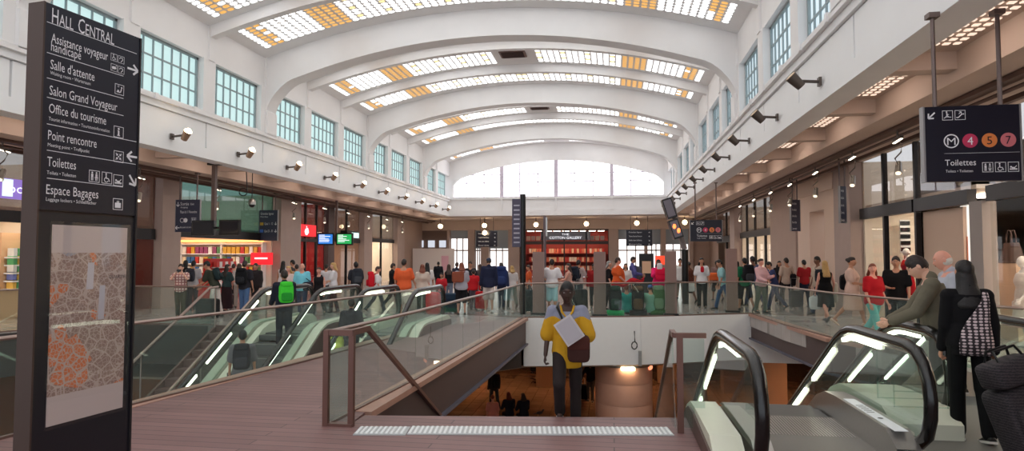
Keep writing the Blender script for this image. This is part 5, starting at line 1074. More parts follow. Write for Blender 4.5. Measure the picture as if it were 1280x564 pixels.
    def put(mb_, nm, m, v=None, sm=3): vv, ff = voxel(mb_, v or (vox if near else .022), sm); q = MB(); q.add(vv, ff); return q.build(nm, m, o, True, True)
    if bs in ('trousers', 'shorts', 'jeans'):
        m = MB(); loft(m, secs(g + .002, -.1, .11)); lw = 1.12 if bs == 'jeans' else 1.2
        for hp, kn, an, q in J:
            capsule(m, hp, kn, (.086 * s * fat ** .5 + g), .060 * s * lw + g * .4)
            if bs == 'shorts': capsule(m, hp.lerp(kn, .5), kn + (kn - hp) * .05, .082 * s + g, .080 * s + g)
            else: capsule(m, kn, an.lerp(kn, .0) + Vector((0, 0, .01)), .060 * s * lw + g * .4, .052 * s * lw + g * .3)
        put(m, 'shorts' if bs == 'shorts' else 'trousers', cloth(bc))
    elif bs in ('skirt', 'dress', 'longskirt'):
        ln = {'skirt': .48, 'dress': .50, 'longskirt': .82}[bs]; m = MB(); kx = (J[0][1] + J[1][1]) / 2; dirn = ((kx - P0).normalized() * .7 - Zv * .3).normalized(); w = .17 * s * fat
        loft(m, [(T(.13), .145 * s * fat + g, .105 * s * fat + g, Xv, D), (T(.02), .172 * s * fat + g, .125 * s * fat + g, Xv, D)] + [(P0 + dirn * ln * s * t_, (.176 + .045 * t_) * s * fat + g, (.135 + .06 * t_) * s * fat + g, Xv, Yv) for t_ in (.25, .5, .75, 1)]); put(m, 'skirt', cloth(bc), sm=2)
    hm = hem if ts not in ('tank',) else max(hem, -.06); g2 = g + (.012 if ts in ('jacket', 'coat') else .006)
    m = MB(); sec = secs(g2, -.1, .51)
    if hm > -.09: sec = [q for q in sec if (q[0] - P0).dot(U) / s >= hm - .02]
    elif hm < -.11: sec = [(P0 + U * hm * s, sec[0][1] * 1.12, sec[0][2] * 1.12, Xv, D), (P0 + U * (hm / 2) * s, sec[0][1] * 1.13, sec[0][2] * 1.14, Xv, D)] + sec[1:]
    loft(m, sec)
    if ts != 'tank':
        for S_, el, wr, d2, sx in A:
            en = {'tee': S_.lerp(el, .72), 'long': el, 'jacket': el, 'coat': el, 'big': S_.lerp(el, .98)}[ts]; r0 = .060 * s * fat ** .5 + g2; capsule(m, T(.462, -.012) + SX * (sx * .07 * s), S_ + Vector((0, 0, .002)), .052 * s + g2, .058 * s * fat ** .5 + g2); capsule(m, S_, en, r0, (.058 if ts == 'tee' else (.078 if ts == 'big' else .046)) * s + g2)
            if ts in ('long', 'jacket', 'coat'): capsule(m, el, wr - d2 * .015, .046 * s + g2, .032 * s + g2)
    else:
        for S_, el, wr, d2, sx in A: capsule(m, T(.36) + SX * sx * .08 * s, T(.515, -.01) + SX * sx * .085 * s, .03 * s, .022 * s + g)
    if ts in ('jacket', 'coat', 'long'): capsule(m, T(.49, -.02), T(.545, -.022), .074 * s, .068 * s)
    put(m, {'tee': 'shirt', 'big': 'shirt', 'long': 'sweater', 'jacket': 'jacket', 'coat': 'coat', 'tank': 'top'}[ts], tm)
    # shoes
    for hp, kn, an, q in J:
        m = MB(); pitch = max(-50, min(40, q * .8)) if q < -12 else 0; f_ = Vector((0, math.cos(R(pitch)), math.sin(R(pitch)))); u_ = Vector((0, -math.sin(R(pitch)), math.cos(R(pitch)))); so = an - u_ * .072 * s
        rows = [(-.07, .028, .05), (-.045, .036, .075), (.0, .037, .085), (.05, .038, .07), (.10, .044, .05), (.15, .042, .036), (.185, .022, .022)]
        vs = []; n = 12
        for y, w, hgt in rows: vs += [so + f_ * y * s + Xv * (w * s * math.cos(2 * math.pi * j / n)) + u_ * max(0.0, hgt * s * .5 * (1 + math.sin(2 * math.pi * j / n))) for j in range(n)]
        fs = [(i * n + j, (i + 1) * n + j, (i + 1) * n + (j + 1) % n, i * n + (j + 1) % n) for i in range(len(rows) - 1) for j in range(n)] + [tuple(range(n)), tuple(range(len(rows) * n - 1, (len(rows) - 1) * n - 1, -1))]
        m.add(vs, fs); sho = m.build('shoe', shoem or mat('shoe_%d_%d_%d' % shoe, shoe, .5), o, True, True)
        if near: m = MB(); m.add([so + f_ * y * s + Xv * w * sd * s + u_ * z for z in (0, .022) for y, w in ((-.075, .034), (.09, .05), (.17, .04)) for sd in (-1, 1)], [(0, 2, 4, 5, 3, 1), (6, 7, 9, 11, 10, 8), (0, 1, 7, 6), (4, 10, 11, 5), (0, 6, 8, 2), (2, 8, 10, 4), (1, 3, 9, 7), (3, 5, 11, 9)]); m.build('sole', mat('sole_white', (220, 216, 210), .6), sho, False, True)
    # hair
    hst, hcn = hair; hc = HAIRS.get(hcn, hcn); hmt = mat('hair_%d_%d_%d' % hc, hc, .6, noise=.25, nscale=30, bump=.4)
    def hb(c, r, mm=None): q = MB().ball((0, 0, 0), r, 20, 14); return [HC + (hX * (c[0] + v[0]) + hY * (c[1] + v[1]) + hZ * (c[2] + v[2])) * hs for v in q.v], q.f
    m = MB()
    if hst in ('crop', 'short'): hair_shell(m, HC, hX, hY, hZ, hs, .05 if hst == 'crop' else .115, random.Random(len(name_label)))
    elif hst == 'bald': m.add(*hb((0, -.022, -.018), (.079, .082, .065)))
    elif hst == 'cap': m.add(*hb((0, -.012, .045), (.082, .094, .080))); q = hb((0, .09, .035), (.062, .07, .010)); m.add(*q)
    else:
        m.add(*hb((0, -.020, .030), (.0815, .093, .098))); m.add(*hb((0, .012, .060), (.072, .078, .068)))
        if hst in ('long', 'bob'):
            L_ = .36 if hst == 'long' else .17; hf = (Vector((hY.x, hY.y, 0))).normalized(); dn = -Zv; q0 = HC + hZ * .06 * hs
            loft(m, [(q0 + hf * o_ * hs + dn * t_ * (L_ + .06) * hs, rx * hs, ry * hs, hX, hf) for t_, rx, ry, o_ in ((0, .066, .08, -.01), (.2, .088, .078, -.028), (.45, .097, .066, -.055), (.7, .116, .056, -.098), (.92, .118, .046, -.132), (1, .10, .03, -.138))])
        if hst == 'bun': m.add(*hb((0, -.115, .05), (.042, .04, .042)))
        if hst == 'pony': capsule(m, HC + (hY * -.11 + hZ * .04) * hs, HC + hY * -.15 * hs - Zv * .14 * hs, .03 * hs, .018 * hs)
    if hst in ('cap', 'short', 'crop') or not near and hst == 'bald':
        q = m
        q.build('cap' if hst == 'cap' else 'hair', hmt, o, True, True)
    else: put(m, 'hair', hmt, .010 if near else .018, 2)
    if hst == 'cap': m = MB(); m.add(*hb((0, -.02, .005), (.079, .088, .08))); m.build('hair', mat('hair_dk', (50, 40, 34), .7), o, True, True)
    W2 = Matrix.Translation(loc) @ Matrix.Rotation(rz, 4, 'Z'); o_info = dict(o=o, wr=[W2 @ (a[2] + a[3] * .09 * s) for a in A], back=W2 @ T(.30, -.13 * (1 + (fat - 1))), chest=W2 @ T(.32, .13), hip=[W2 @ (P0 + Xv * sx * .21 * s) for sx in (-1, 1)], sh=[W2 @ (q + U * .05) for q in sh], U=W2.to_3x3() @ U, X=W2.to_3x3() @ Xv, D=W2.to_3x3() @ D, s=s, seat=W2 @ P0, neck=W2 @ neck, headc=W2 @ HC, hz=W2.to_3x3() @ hZ, hy=W2.to_3x3() @ hY)
    return o_info
def gx(u, y): return on_y(u, 330, y).x
def at(u, y, z=0): return (gx(u, y), y, z)
def rounded(mb, c, d, X, Y, Z, r=.25, mi=0):
    """soft box: a squashed superellipsoid"""
    n, m = 20, 12; vs = []
    sg = lambda v, e: math.copysign(abs(v) ** e, v)
    for i in range(m + 1):
        t = math.pi * i / m
        for j in range(n):
            p = 2 * math.pi * j / n; vs.append(Vector(c) + X * (d[0] / 2 * sg(math.sin(t), r) * sg(math.cos(p), r)) + Y * (d[1] / 2 * sg(math.sin(t), r) * sg(math.sin(p), r)) + Z * (d[2] / 2 * sg(math.cos(t), r)))
    mb.add(vs, [(i * n + j, (i + 1) * n + j, (i + 1) * n + (j + 1) % n, i * n + (j + 1) % n) for i in range(m) for j in range(n)], mi)
def backpack(label, c, X, Y, Z, c1, c2, k=1.0, big=False, group=None, c3=None):
    """Y points away from the wearer's back"""
    X, Y, Z = X.normalized(), Y.normalized(), Z.normalized(); c = Vector(c); o = thing('backpack', label, 'backpack', c, 0, group); hh = (.62 if big else .44) * k
    m = MB(); rounded(m, c, (.32 * k, .2 * k, hh), X, Y, Z, .45); m.build('pack_body', cloth(c1), o, True); m = MB(); rounded(m, c + Y * .11 * k - Z * hh * .18, (.24 * k, .1 * k, hh * .45), X, Y, Z, .45); m.build('pocket', cloth(c2), o, True)
    m = MB(); rounded(m, c + Z * hh * .47 + Y * .02, (.27 * k, .19 * k, .13 * k), X, Y, Z, .5); m.build('top_flap', cloth(c2 if big else c1), o, True)
    for q in (-1, 1): m = MB(); m.tube([c + X * q * .09 * k - Y * .09 * k + Z * hh * .42, c + X * q * .1 * k - Y * .16 * k + Z * hh * .48, c + X * q * .12 * k - Y * .20 * k + Z * hh * .2, c + X * q * .13 * k - Y * .14 * k - Z * hh * .2, c + X * q * .1 * k - Y * .09 * k - Z * hh * .35], .02 * k, 6); m.build('shoulder_strap', cloth(c2), o, True)
    if big: m = MB(); m.cyl(c - X * .22 * k - Z * hh * .55 + Y * .05, c + X * .22 * k - Z * hh * .55 + Y * .05, .075 * k, 12); m.build('bedroll', cloth(c3 or c2), o, True)
    return o
def bag(label, c, X, Y, col, w=.36, h=.26, d=.13, strap_to=None, name='shoulder_bag', col2=None):
    c = Vector(c); Z = Vector((0, 0, 1)); o = thing(name, label, 'bag', c); m = MB(); rounded(m, c, (w, d, h), X.normalized(), Y.normalized(), Z, .4); m.build('bag_body', cloth(col), o, True)
    m = MB(); rounded(m, c + Z * h * .2 + Y.normalized() * d * .12, (w * 1.0, d * .95, h * .5), X.normalized(), Y.normalized(), Z, .4); m.build('flap', cloth(col2 or col), o, True)
    if strap_to is not None: s_ = Vector(strap_to); a, b = c + X.normalized() * w * .42 + Z * h * .4, c - X.normalized() * w * .42 + Z * h * .4; m = MB(); m.tube([a, a.lerp(s_, .5) + Y * .01, s_, b.lerp(s_, .5) - Y * .01, b], .011, 6); m.build('strap', cloth(col2 or col), o, True)
    return o
def suitcase(label, loc, rz, col, w=.42, d=.26, h=.62, handle=.4):
    o = thing('suitcase', label, 'suitcase', loc, rz); m = MB(); rounded(m, (0, 0, .05 + h / 2), (w, d, h), Vector((1, 0, 0)), Vector((0, 1, 0)), Vector((0, 0, 1)), .22); m.build('shell', cloth(col), o, True, True)
    m = MB(); rounded(m, (0, -d * .5, .05 + h * .42), (w * .8, .05, h * .6), Vector((1, 0, 0)), Vector((0, 1, 0)), Vector((0, 0, 1)), .25); m.build('pocket', cloth(tuple(max(0, q - 12) for q in col)), o, True, True)
    for x in (-.4, .4):
        for y in (-.35, .35): m = MB(); m.cyl((x * w - .02, y * d, .04), (x * w + .02, y * d, .04), .04, 10); m.build('wheel', BLACK, o, True, True)
    if handle:
        m = MB()
        m.tube([(-.1, d * .4, h), (-.1, d * .4, h + handle), (.1, d * .4, h + handle), (.1, d * .4, h)], .012, 6); m.build('pull_handle', STEEL, o, True, True)
    return o
PI = math.pi
# facing: rz = 0 looks down the hall (away), pi looks at the viewer, +pi/2 looks left, -pi/2 looks right
STAND, WALK, WALK2 = ((3, 3), (-4, 6)), ((22, 10), (-18, 22)), ((-16, 24), (20, 8))
RELAX = ((4, 9, 14, 0), (4, 9, 14, 0))
def hh(u, v, y): return max(1.46, min(1.84, on_y(u, v, y).z))
# ---- the man climbing the central stairs
i = person('man in a yellow and grey V-neck shirt climbing the central stairs with papers', (gx(709, 7.34), 7.34, -.168), PI + .05, 1.64, ('big', (196, 148, 36)), ('trousers', (44, 36, 36)), ('crop', 'black'), 'dark', (70, 78, 92), ((-4, 4), (34, 62)), ((16, 14, 84, 40), (-4, 13, 26, 0)), 3, 1.05, False, (6, 0), .0095, fist=True, hem=-.2, headk=1.12)
o = i['o']; sh_ = [c for c in o.children if c.name.startswith('shirt')][0]
# grey yoke over the shoulders and the yellow collar belong to the shirt
def shirt_split(sh_, zcut, m2, zv=None):
    me = sh_.data; me.materials.append(m2)
    for p in me.polygons:
        c = p.center
        if c.z > zcut - .03 * math.cos(c.x * 20) and abs(c.x) < .26 and c.z < zcut + .22: p.material_index = 1
shirt_split(sh_, i['sh'][0].z + .168 - .13, cloth((138, 140, 158)))
W_ = i['D']; N = i['neck']; X_ = i['X']; f = W_
m = MB(); m.tube([N + X_ * .075 + f * .03 + Vector((0, 0, -.0)), N + X_ * .06 + f * .11 - Vector((0, 0, .055)), N + f * .135 - Vector((0, 0, .125)), N - X_ * .06 + f * .11 - Vector((0, 0, .055)), N - X_ * .075 + f * .03], .013, 8); m.build('collar', cloth((206, 156, 44)), o, True)
hand = i['wr'][0]
b_ = bag('dark red brown satchel worn by the climbing man', i['hip'][0].lerp(i['hip'][1], .18) + f * .22 + Vector((0, 0, .06)), X_, f, (66, 40, 36), .25, .30, .09, None, 'shoulder_bag', (80, 44, 38))
m = MB(); a = i['hip'][0].lerp(i['hip'][1], .18) + f * .20 + Vector((0, 0, .2)); m.tube([a, i['chest'] + f * .055 + X_ * .02, i['sh'][1] + f * .10 - X_ * .05 + Vector((0, 0, .01)), i['sh'][1] - X_ * .06 - f * .05 + Vector((0, 0, .045))], .017, 8, sy=.5); m.build('strap', BLACK, b_, True)
o = thing('paper_folder', 'pale grey folder held up by the climbing man', 'papers', hand); m = MB(); m.box(tuple(hand + f * .05 + Vector((0, 0, .06)) + X_ * .0), (.22, .012, .28), PI, 0, .6); m.build('sheet', mat('folder_paper', (196, 190, 192), .6), o); m = MB(); m.box(tuple(hand + f * .062 + Vector((0, 0, .06)) + X_ * .0), (.18, .004, .24), PI, 0, .6); m.build('cover_sheet', mat('folder_cover', (178, 172, 178), .6), o)
# ---- woman with the suitcase, right foreground
WY = 6.86; WX = gx(1207, WY)
i = person('woman with long black hair in a black cardigan over a patterned tunic, seen from behind', (WX, WY, 0), -.10, 1.74, ('long', (16, 15, 18)), ('trousers', (14, 14, 16)), ('long', 'black'), 'tan', (20, 18, 18), ((4, 4), (-6, 8)), ((6, 5, 14, 0), (-4, 9, 10, 0)), 1, .98, True, (4, -.1), .0095, fist=True, hem=-.12)
pt = bpy.data.materials.new('patterned_tunic'); pt.use_nodes = True; nt = pt.node_tree; b = nt.nodes['Principled BSDF']; b.inputs['Roughness'].default_value = .8
tc = nt.nodes.new('ShaderNodeTexCoord'); mp = nt.nodes.new('ShaderNodeMapping'); mp.inputs['Scale'].default_value = (20, 1, 34); nt.links.new(tc.outputs['Object'], mp.inputs[0]); ck = nt.nodes.new('ShaderNodeTexVoronoi'); ck.inputs['Scale'].default_value = 1; ck.inputs['Randomness'].default_value = .15; ck.feature = 'F1'; nt.links.new(mp.outputs[0], ck.inputs['Vector'])
nt.links.new(mixc(mth('GREATER_THAN', ck.outputs['Distance'], .42), (206, 188, 190), (44, 34, 40)), b.inputs['Base Color'])
m = MB(); X_, D_, U_ = i['X'], i['D'], i['U']; st0 = i['seat']; s = i['s']
pts = []
for z, w0, w1, dp in ((-.10, -.13, .16, .172), (.02, -.13, .165, .172), (.12, -.11, .15, .158), (.22, -.06, .14, .145), (.32, .01, .14, .145), (.40, .065, .145, .140), (.47, .09, .145, .118), (.50, .10, .14, .10)):
    for k in range(9): w = w0 + (w1 - w0) * k / 8; pts.append(st0 + U_ * z * s + X_ * w - D_ * (dp * math.sqrt(max(.05, 1 - (w / .235) ** 2)) + .006))
m.add(pts, [(r * 9 + k, r * 9 + k + 1, (r + 1) * 9 + k + 1, (r + 1) * 9 + k) for r in range(7) for k in range(8)]); tn = m.build('tunic', pt, i['o'], True); md = tn.modifiers.new('thick', 'SOLIDIFY'); md.thickness = .012; md.offset = 0
hd = i['wr'][1]
TW_ = bpy.data.materials.new('tweed'); TW_.use_nodes = True; nt = TW_.node_tree; b = nt.nodes['Principled BSDF']; b.inputs['Roughness'].default_value = .8; tc = nt.nodes.new('ShaderNodeTexCoord'); wv = nt.nodes.new('ShaderNodeTexWave'); wv.inputs['Scale'].default_value = 14; wv.inputs['Distortion'].default_value = 5; wv.inputs['Detail'].default_value = 3; wv.inputs['Detail Scale'].default_value = 6; wv.bands_direction = 'Z'; nt.links.new(tc.outputs['Object'], wv.inputs['Vector']); nt.links.new(mixc(wv.outputs['Fac'], (18, 16, 20), (58, 50, 54)), b.inputs['Base Color'])
sy_ = 6.05; sx = gx(1264, 6.05); o = thing('suitcase', 'large dark tweed suitcase pulled by the woman in black', 'suitcase', (sx, sy_, 0), 0); tl = Vector((-.30, .10, .95)).normalized(); XX = Vector((.95, .25, .0)).normalized(); XX = (XX - tl * XX.dot(tl)).normalized(); YY = tl.cross(XX); c0 = Vector((sx + .02, sy_ - .12, .40))
m = MB(); rounded(m, c0, (.46, .28, .64), XX, YY, tl, .24); m.build('shell', TW_, o, True); m = MB(); rounded(m, c0 - YY * .15 + tl * -.06, (.40, .06, .46), XX, YY, tl, .28); m.build('front_pocket', TW_, o, True)
for q in (-.18, .18): m = MB(); w = c0 - tl * .32 + XX * q + YY * .08; m.cyl(w - XX * .03, w + XX * .03, .05, 12); m.build('wheel', BLACK, o, True)
m = MB(); m.tube([c0 + tl * .34 - XX * .1 + YY * .12, hd - XX * .03 - Vector((0, 0, .01)), hd + XX * .05 - Vector((0, 0, .01)), c0 + tl * .34 + XX * .1 + YY * .12], .013, 8); m.build('pull_handle', STEEL, o, True)
o = thing('travel_bag', 'dark tweed holdall strapped on top of the large suitcase', 'bag', c0 + tl * .44); c1 = c0 + tl * .44 - YY * .06 - XX * .03; m = MB(); rounded(m, c1, (.44, .26, .22), XX, YY, tl, .36); m.build('bag_body', TW_, o, True)
for q in (-1, 1): m = MB(); m.tube([c1 + XX * -.12 + YY * .07 * q + tl * .1, c1 + XX * -.1 + YY * .04 * q + tl * .19, c1 + XX * .1 + YY * .04 * q + tl * .19, c1 + XX * .12 + YY * .07 * q + tl * .1], .012, 6); m.build('handle', BLACK, o, True)
# ---- men behind her
i = person('man in an olive jacket looking down at the escalator handrail', (gx(1170, 7.62), 7.62, 0), PI / 2 - .35, 1.82, ('jacket', (104, 98, 84)), ('trousers', (52, 48, 46)), ('short', 'dkbrown'), 'fair', (40, 34, 30), STAND, ((30, 10, 40, 10), (34, 8, 30, 10)), 8, 1.05, False, (26, 0), .0105)
i = person('bald man in a pale shirt standing behind the olive jacketed man', (gx(1187, 9.0), 9.0, 0), PI * .45, 1.86, ('long', (176, 178, 190)), ('trousers', (80, 76, 74)), ('bald', 'white'), 'rosy', (40, 34, 30), STAND, RELAX, 2, 1.05, False, (12, -10), .013)
# ---- right gallery
def P(label, u, v, y, rz, **k):
    h = k.pop('h', None) or hh(u, v, y); return person(label, at(u, y), rz, h, **k)
i = P('man in a black shirt walking beside the woman in red', 1120, 318, 14.6, PI * .85, top=('tee', (20, 18, 20)), bot=('trousers', (40, 38, 42)), hair=('short', 'dkbrown'), skin='tan', legs=WALK, arms=((10, 8, 20, 0), (16, 8, 70, 30)), vox=.018)
i = P('woman in a red V-neck top and turquoise trousers', 1091, 327, 14.2, PI * 1.15, top=('tee', (176, 26, 36)), bot=('trousers', (110, 188, 186)), hair=('bob', 'auburn'), skin='rosy', fem=True, fat=1.15, legs=WALK2, arms=((6, 12, 20, 0), (6, 12, 20, 0)), head=(0, -40), vox=.018)
i = P('woman in a beige dress with a big black shoulder bag', 1064, 319, 17.3, PI * 1.35, top=('tee', (214, 180, 166)), bot=('dress', (206, 172, 158)), hair=('bun', 'dkbrown'), skin='tan', fem=True, fat=1.12, legs=WALK, arms=((10, 10, 60, 10), (14, 8, 70, 20)), shoe=(200, 170, 150), vox=.02)
bag('big black shoulder bag carried by the woman in beige', i['hip'][0] + i['D'] * .0 + Vector((-.12, -.05, .18)), Vector((.9, .3, 0)), Vector((0, -1, 0)), (22, 20, 24), .5, .40, .16, i['sh'][0])
bag('black jacket bundle held by the woman in beige', i['wr'][1] + i['D'] * .08, Vector((1, 0, 0)), Vector((0, -1, 0)), (24, 22, 24), .26, .5, .15, None, 'jacket_bundle')
i = P('blonde woman in a sleeveless black dress carrying a white bag', 1031, 324, 18.4, .1, top=('tank', (18, 16, 18)), bot=('dress', (18, 16, 18)), hair=('long', 'blonde'), skin='rosy', fem=True, legs=WALK2, arms=((-4, 14, 20, 0), (0, 14, 20, 0)), shoe=(30, 24, 22), vox=.02)
bag('white plastic bag in the hand of the woman in the black dress', i['wr'][0] - Vector((0, 0, .22)), Vector((1, 0, 0)), Vector((0, 1, 0)), (214, 214, 214), .3, .36, .1, i['wr'][0], 'carrier_bag'); bag('cream jacket over the arm of the woman in the black dress', i['wr'][1] + Vector((.06, 0, .05)), Vector((.3, 1, 0)), Vector((1, 0, 0)), (206, 196, 180), .2, .55, .1, None, 'folded_jacket')
i = P('man in a beige shirt with a dark bag before the pale portal', 1022, 319, 20.6, PI * .6, top=('tee', (186, 166, 150)), bot=('trousers', (50, 56, 78)), hair=('short', 'black'), skin='brown', legs=WALK, arms=RELAX)
bag('dark bag slung on the man before the pale portal', i['hip'][0] + Vector((-.05, -.05, .25)), Vector((1, 0, 0)), Vector((0, -1, 0)), (40, 40, 48), .34, .4, .14, i['sh'][1])
P('person in a red top deep in the right gallery', 1005, 325, 23.5, .2, top=('tee', (170, 40, 44)), bot=('trousers', (40, 42, 60)), hair=('short', 'black'), skin='tan')
i = P('man in a cream shirt with a black rucksack by the brown right pillar', 983, 321, 23.2, .3, top=('tee', (196, 172, 156)), bot=('trousers', (46, 42, 46)), hair=('short', 'dkbrown'), skin='tan', legs=WALK)
bag('black holdall at the side of the man in the cream shirt', i['hip'][1] + Vector((.02, 0, .05)), Vector((.3, 1, 0)), Vector((1, 0, 0)), (24, 22, 26), .4, .42, .2, i['sh'][1]); suitcase('black trolley case beside the man in the cream shirt', at(993, 22.6), 0, (30, 28, 30), .36, .24, .55, .45)
P('dark figure half hidden behind the man in the cream shirt', 974, 326, 24.8, PI, top=('long', (34, 30, 34)), bot=('trousers', (30, 28, 32)), hair=('bob', 'black'), skin='tan', fem=True)
i = P('man in a blue T-shirt leaning towards the woman in pink', 968, 325, 21.9, PI / 2 + .1, top=('tee', (58, 66, 104)), bot=('jeans', (60, 72, 104)), hair=('short', 'black'), skin='tan', legs=WALK, arms=((30, 8, 80, 10), (20, 8, 40, 10)), lean=16, vox=.02)
i = P('woman in a pale pink blouse and green trousers', 951, 323, 20.8, PI * 1.2, top=('long', (218, 174, 178)), bot=('trousers', (92, 108, 98)), hair=('bun', 'dkbrown'), skin='rosy', fem=True, arms=((30, 8, 70, 20), (20, 8, 50, 20)), vox=.02, fat=1.08)
i = P('person in a green and orange top with a large black backpack', 931, 321, 21.4, .25, top=('tee', (40, 120, 84)), bot=('shorts', (40, 36, 38)), hair=('short', 'black'), skin='tan', legs=WALK, vox=.02); backpack('large black backpack on the person in green', i['back'] - i['D'] * .12, i['X'], -i['D'], i['U'], (28, 28, 32), (64, 66, 70), 1.1)
bag('orange bundle on the shoulders of the person in green', i['neck'] + Vector((.1, 0, -.03)), Vector((1, 0, 0)), Vector((0, 1, 0)), (220, 120, 50), .26, .14, .2, None, 'folded_jacket')
P('dark haired person in black beyond the green backpacker', 921, 326, 23.6, .4, top=('tee', (30, 28, 32)), bot=('trousers', (30, 30, 36)), hair=('long', 'black'), skin='tan', fem=True)
P('man in a blue grey shirt beside the green backpacker', 941, 319, 23.4, .5, top=('tee', (96, 100, 132)), bot=('jeans', (56, 64, 92)), hair=('short', 'black'), skin='brown', legs=WALK)
P('person in a turquoise shirt and blue jeans half behind the last brown slab', 904, 323, 21.9, PI * .5, top=('tee', (150, 196, 200)), bot=('jeans', (56, 84, 120)), hair=('short', 'black'), skin='tan', legs=WALK2, lean=10)
P('person in grey with an orange bag before the right end shops', 896, 325, 26.0, .2, top=('tee', (134, 112, 108)), bot=('shorts', (44, 40, 42)), hair=('short', 'black'), skin='brown', legs=WALK); bag('orange bag of the person in grey', Vector(at(893, 25.8, .95)), Vector((1, 0, 0)), Vector((0, -1, 0)), (226, 110, 60), .4, .3, .16, None)
i = P('woman in a white shirt with a red neckerchief and black trousers', 877, 322, 22.4, PI, top=('tee', (226, 222, 224)), bot=('trousers', (20, 18, 20)), hair=('bob', 'black'), skin='tan', fem=True, arms=((4, 12, 10, 0), (4, 12, 10, 0)), legs=((4, 2), (0, 6)))
m = MB(); rounded(m, i['chest'] + Vector((0, -.02, .08)), (.12, .05, .2), Vector((1, 0, 0)), Vector((0, 1, 0)), Vector((0, 0, 1)), .6); m.build('neckerchief', cloth((190, 30, 44)), i['o'], True)
P('dark skinned person in a brown top behind the display mast', 861, 326, 24.6, .4, top=('tank', (110, 66, 54)), bot=('skirt', (34, 28, 30)), hair=('bun', 'black'), skin='brown', fem=True, legs=WALK); bag('white carrier bag beside the display mast', Vector(at(863, 24.3, .62)), Vector((1, 0, 0)), Vector((0, -1, 0)), (226, 226, 222), .28, .36, .1, None, 'carrier_bag')
P('man in a white top and patterned trousers left of the display mast', 850, 322, 26.2, PI, top=('tee', (220, 218, 216)), bot=('trousers', (124, 112, 104)), hair=('short', 'black'), skin='tan', legs=WALK)
# ---- centre, behind the far glass
i = P('man in a white T-shirt and pale shorts seen from behind at the far glass', 690, 324, 19.5, .05, top=('tee', (236, 230, 234)), bot=('shorts', (176, 214, 222)), hair=('short', 'dkbrown'), skin='tan', arms=((14, 22, 50, 30), (14, 22, 50, 30)), fat=1.12, vox=.018, shoe=(220, 220, 220))
P('woman in a tan top and black skirt right of the white shirted man', 711, 329, 21.0, PI / 2, top=('tank', (206, 160, 146)), bot=('trousers', (24, 22, 24)), hair=('long', 'brown'), skin='rosy', fem=True, arms=((30, 8, 50, 10), (30, 8, 50, 10)))
i = P('man with a dark rucksack behind the climbing man', 723, 325, 21.6, -.5, top=('tee', (188, 168, 166)), bot=('trousers', (60, 60, 70)), hair=('short', 'dkbrown'), skin='tan', arms=((30, 10, 50, 10), (30, 10, 50, 10))); backpack('dark rucksack of the man behind the climbing man', i['back'] - i['D'] * .12, i['X'], -i['D'], i['U'], (44, 50, 62), (30, 34, 44))
suitcase('tall black suitcase behind the far glass near the climbing man', at(725, 19.9), .1, (26, 24, 28), .46, .3, .68, .35); suitcase('dark grey suitcase just right of the black sign post', at(658, 19.7), 0, (42, 50, 54), .42, .28, .66, .3)
P('person in a red jacket half hidden by the brown slab left of the backpackers', 742, 330, 21.8, PI, top=('jacket', (150, 34, 36)), bot=('trousers', (40, 36, 40)), hair=('short', 'black'), skin='brown')
P('person in orange and white near the black sign post', 661, 333, 23.0, PI * .6, top=('tee', (206, 92, 52)), bot=('trousers', (90, 80, 80)), hair=('short', 'brown'), skin='tan', legs=WALK)
P('grey haired woman in black at the far glass', 761, 326, 21.4, -PI / 2, top=('tee', (32, 28, 32)), bot=('trousers', (30, 26, 30)), hair=('bob', 'grey'), skin='fair', fem=True)
i = P('stout man in a bright orange T-shirt and pale shorts seen side on', 772, 322, 20.9, -PI / 2 + .2, top=('tee', (226, 96, 46)), bot=('shorts', (206, 186, 176)), hair=('short', 'brown'), skin='rosy', fat=1.4, legs=STAND, arms=((6, 14, 40, 0), (6, 14, 40, 0)), vox=.018)
P('short woman in white behind the orange shirted man', 782, 329, 22.6, PI, top=('tee', (214, 206, 204)), bot=('trousers', (120, 110, 110)), hair=('bob', 'dkbrown'), skin='tan', fem=True)
i = P('man in a violet blue shirt with a grey shoulder bag', 791, 321, 24.0, -PI / 2, top=('long', (90, 88, 146)), bot=('trousers', (40, 40, 50)), hair=('short', 'dkbrown'), skin='tan', arms=((20, 8, 50, 10), (20, 8, 60, 20))); bag('grey shoulder bag of the man in violet blue', i['hip'][0] + Vector((.15, -.1, .2)), Vector((1, 0, 0)), Vector((0, -1, 0)), (92, 90, 98), .34, .5, .16, i['sh'][1])
i = P('woman in bright pink with grey trousers at the far glass', 823, 324, 20.6, PI, top=('long', (226, 36, 104)), bot=('trousers', (112, 106, 110)), hair=('bob', 'dkbrown'), skin='brown', fem=True, arms=((40, 6, 70, 20), (50, 6, 70, 30)), fat=1.08); bag('bright pink red bag held by the woman in pink', i['wr'][1] + Vector((.08, -.08, -.08)), Vector((1, 0, 0)), Vector((0, -1, 0)), (232, 30, 70), .38, .38, .12, None); bag('crumpled white bag held up by the woman in pink', i['wr'][1] + Vector((.02, -.1, .16)), Vector((1, 0, 0)), Vector((0, -1, 0)), (236, 226, 230), .16, .2, .1, None, 'paper_bag')
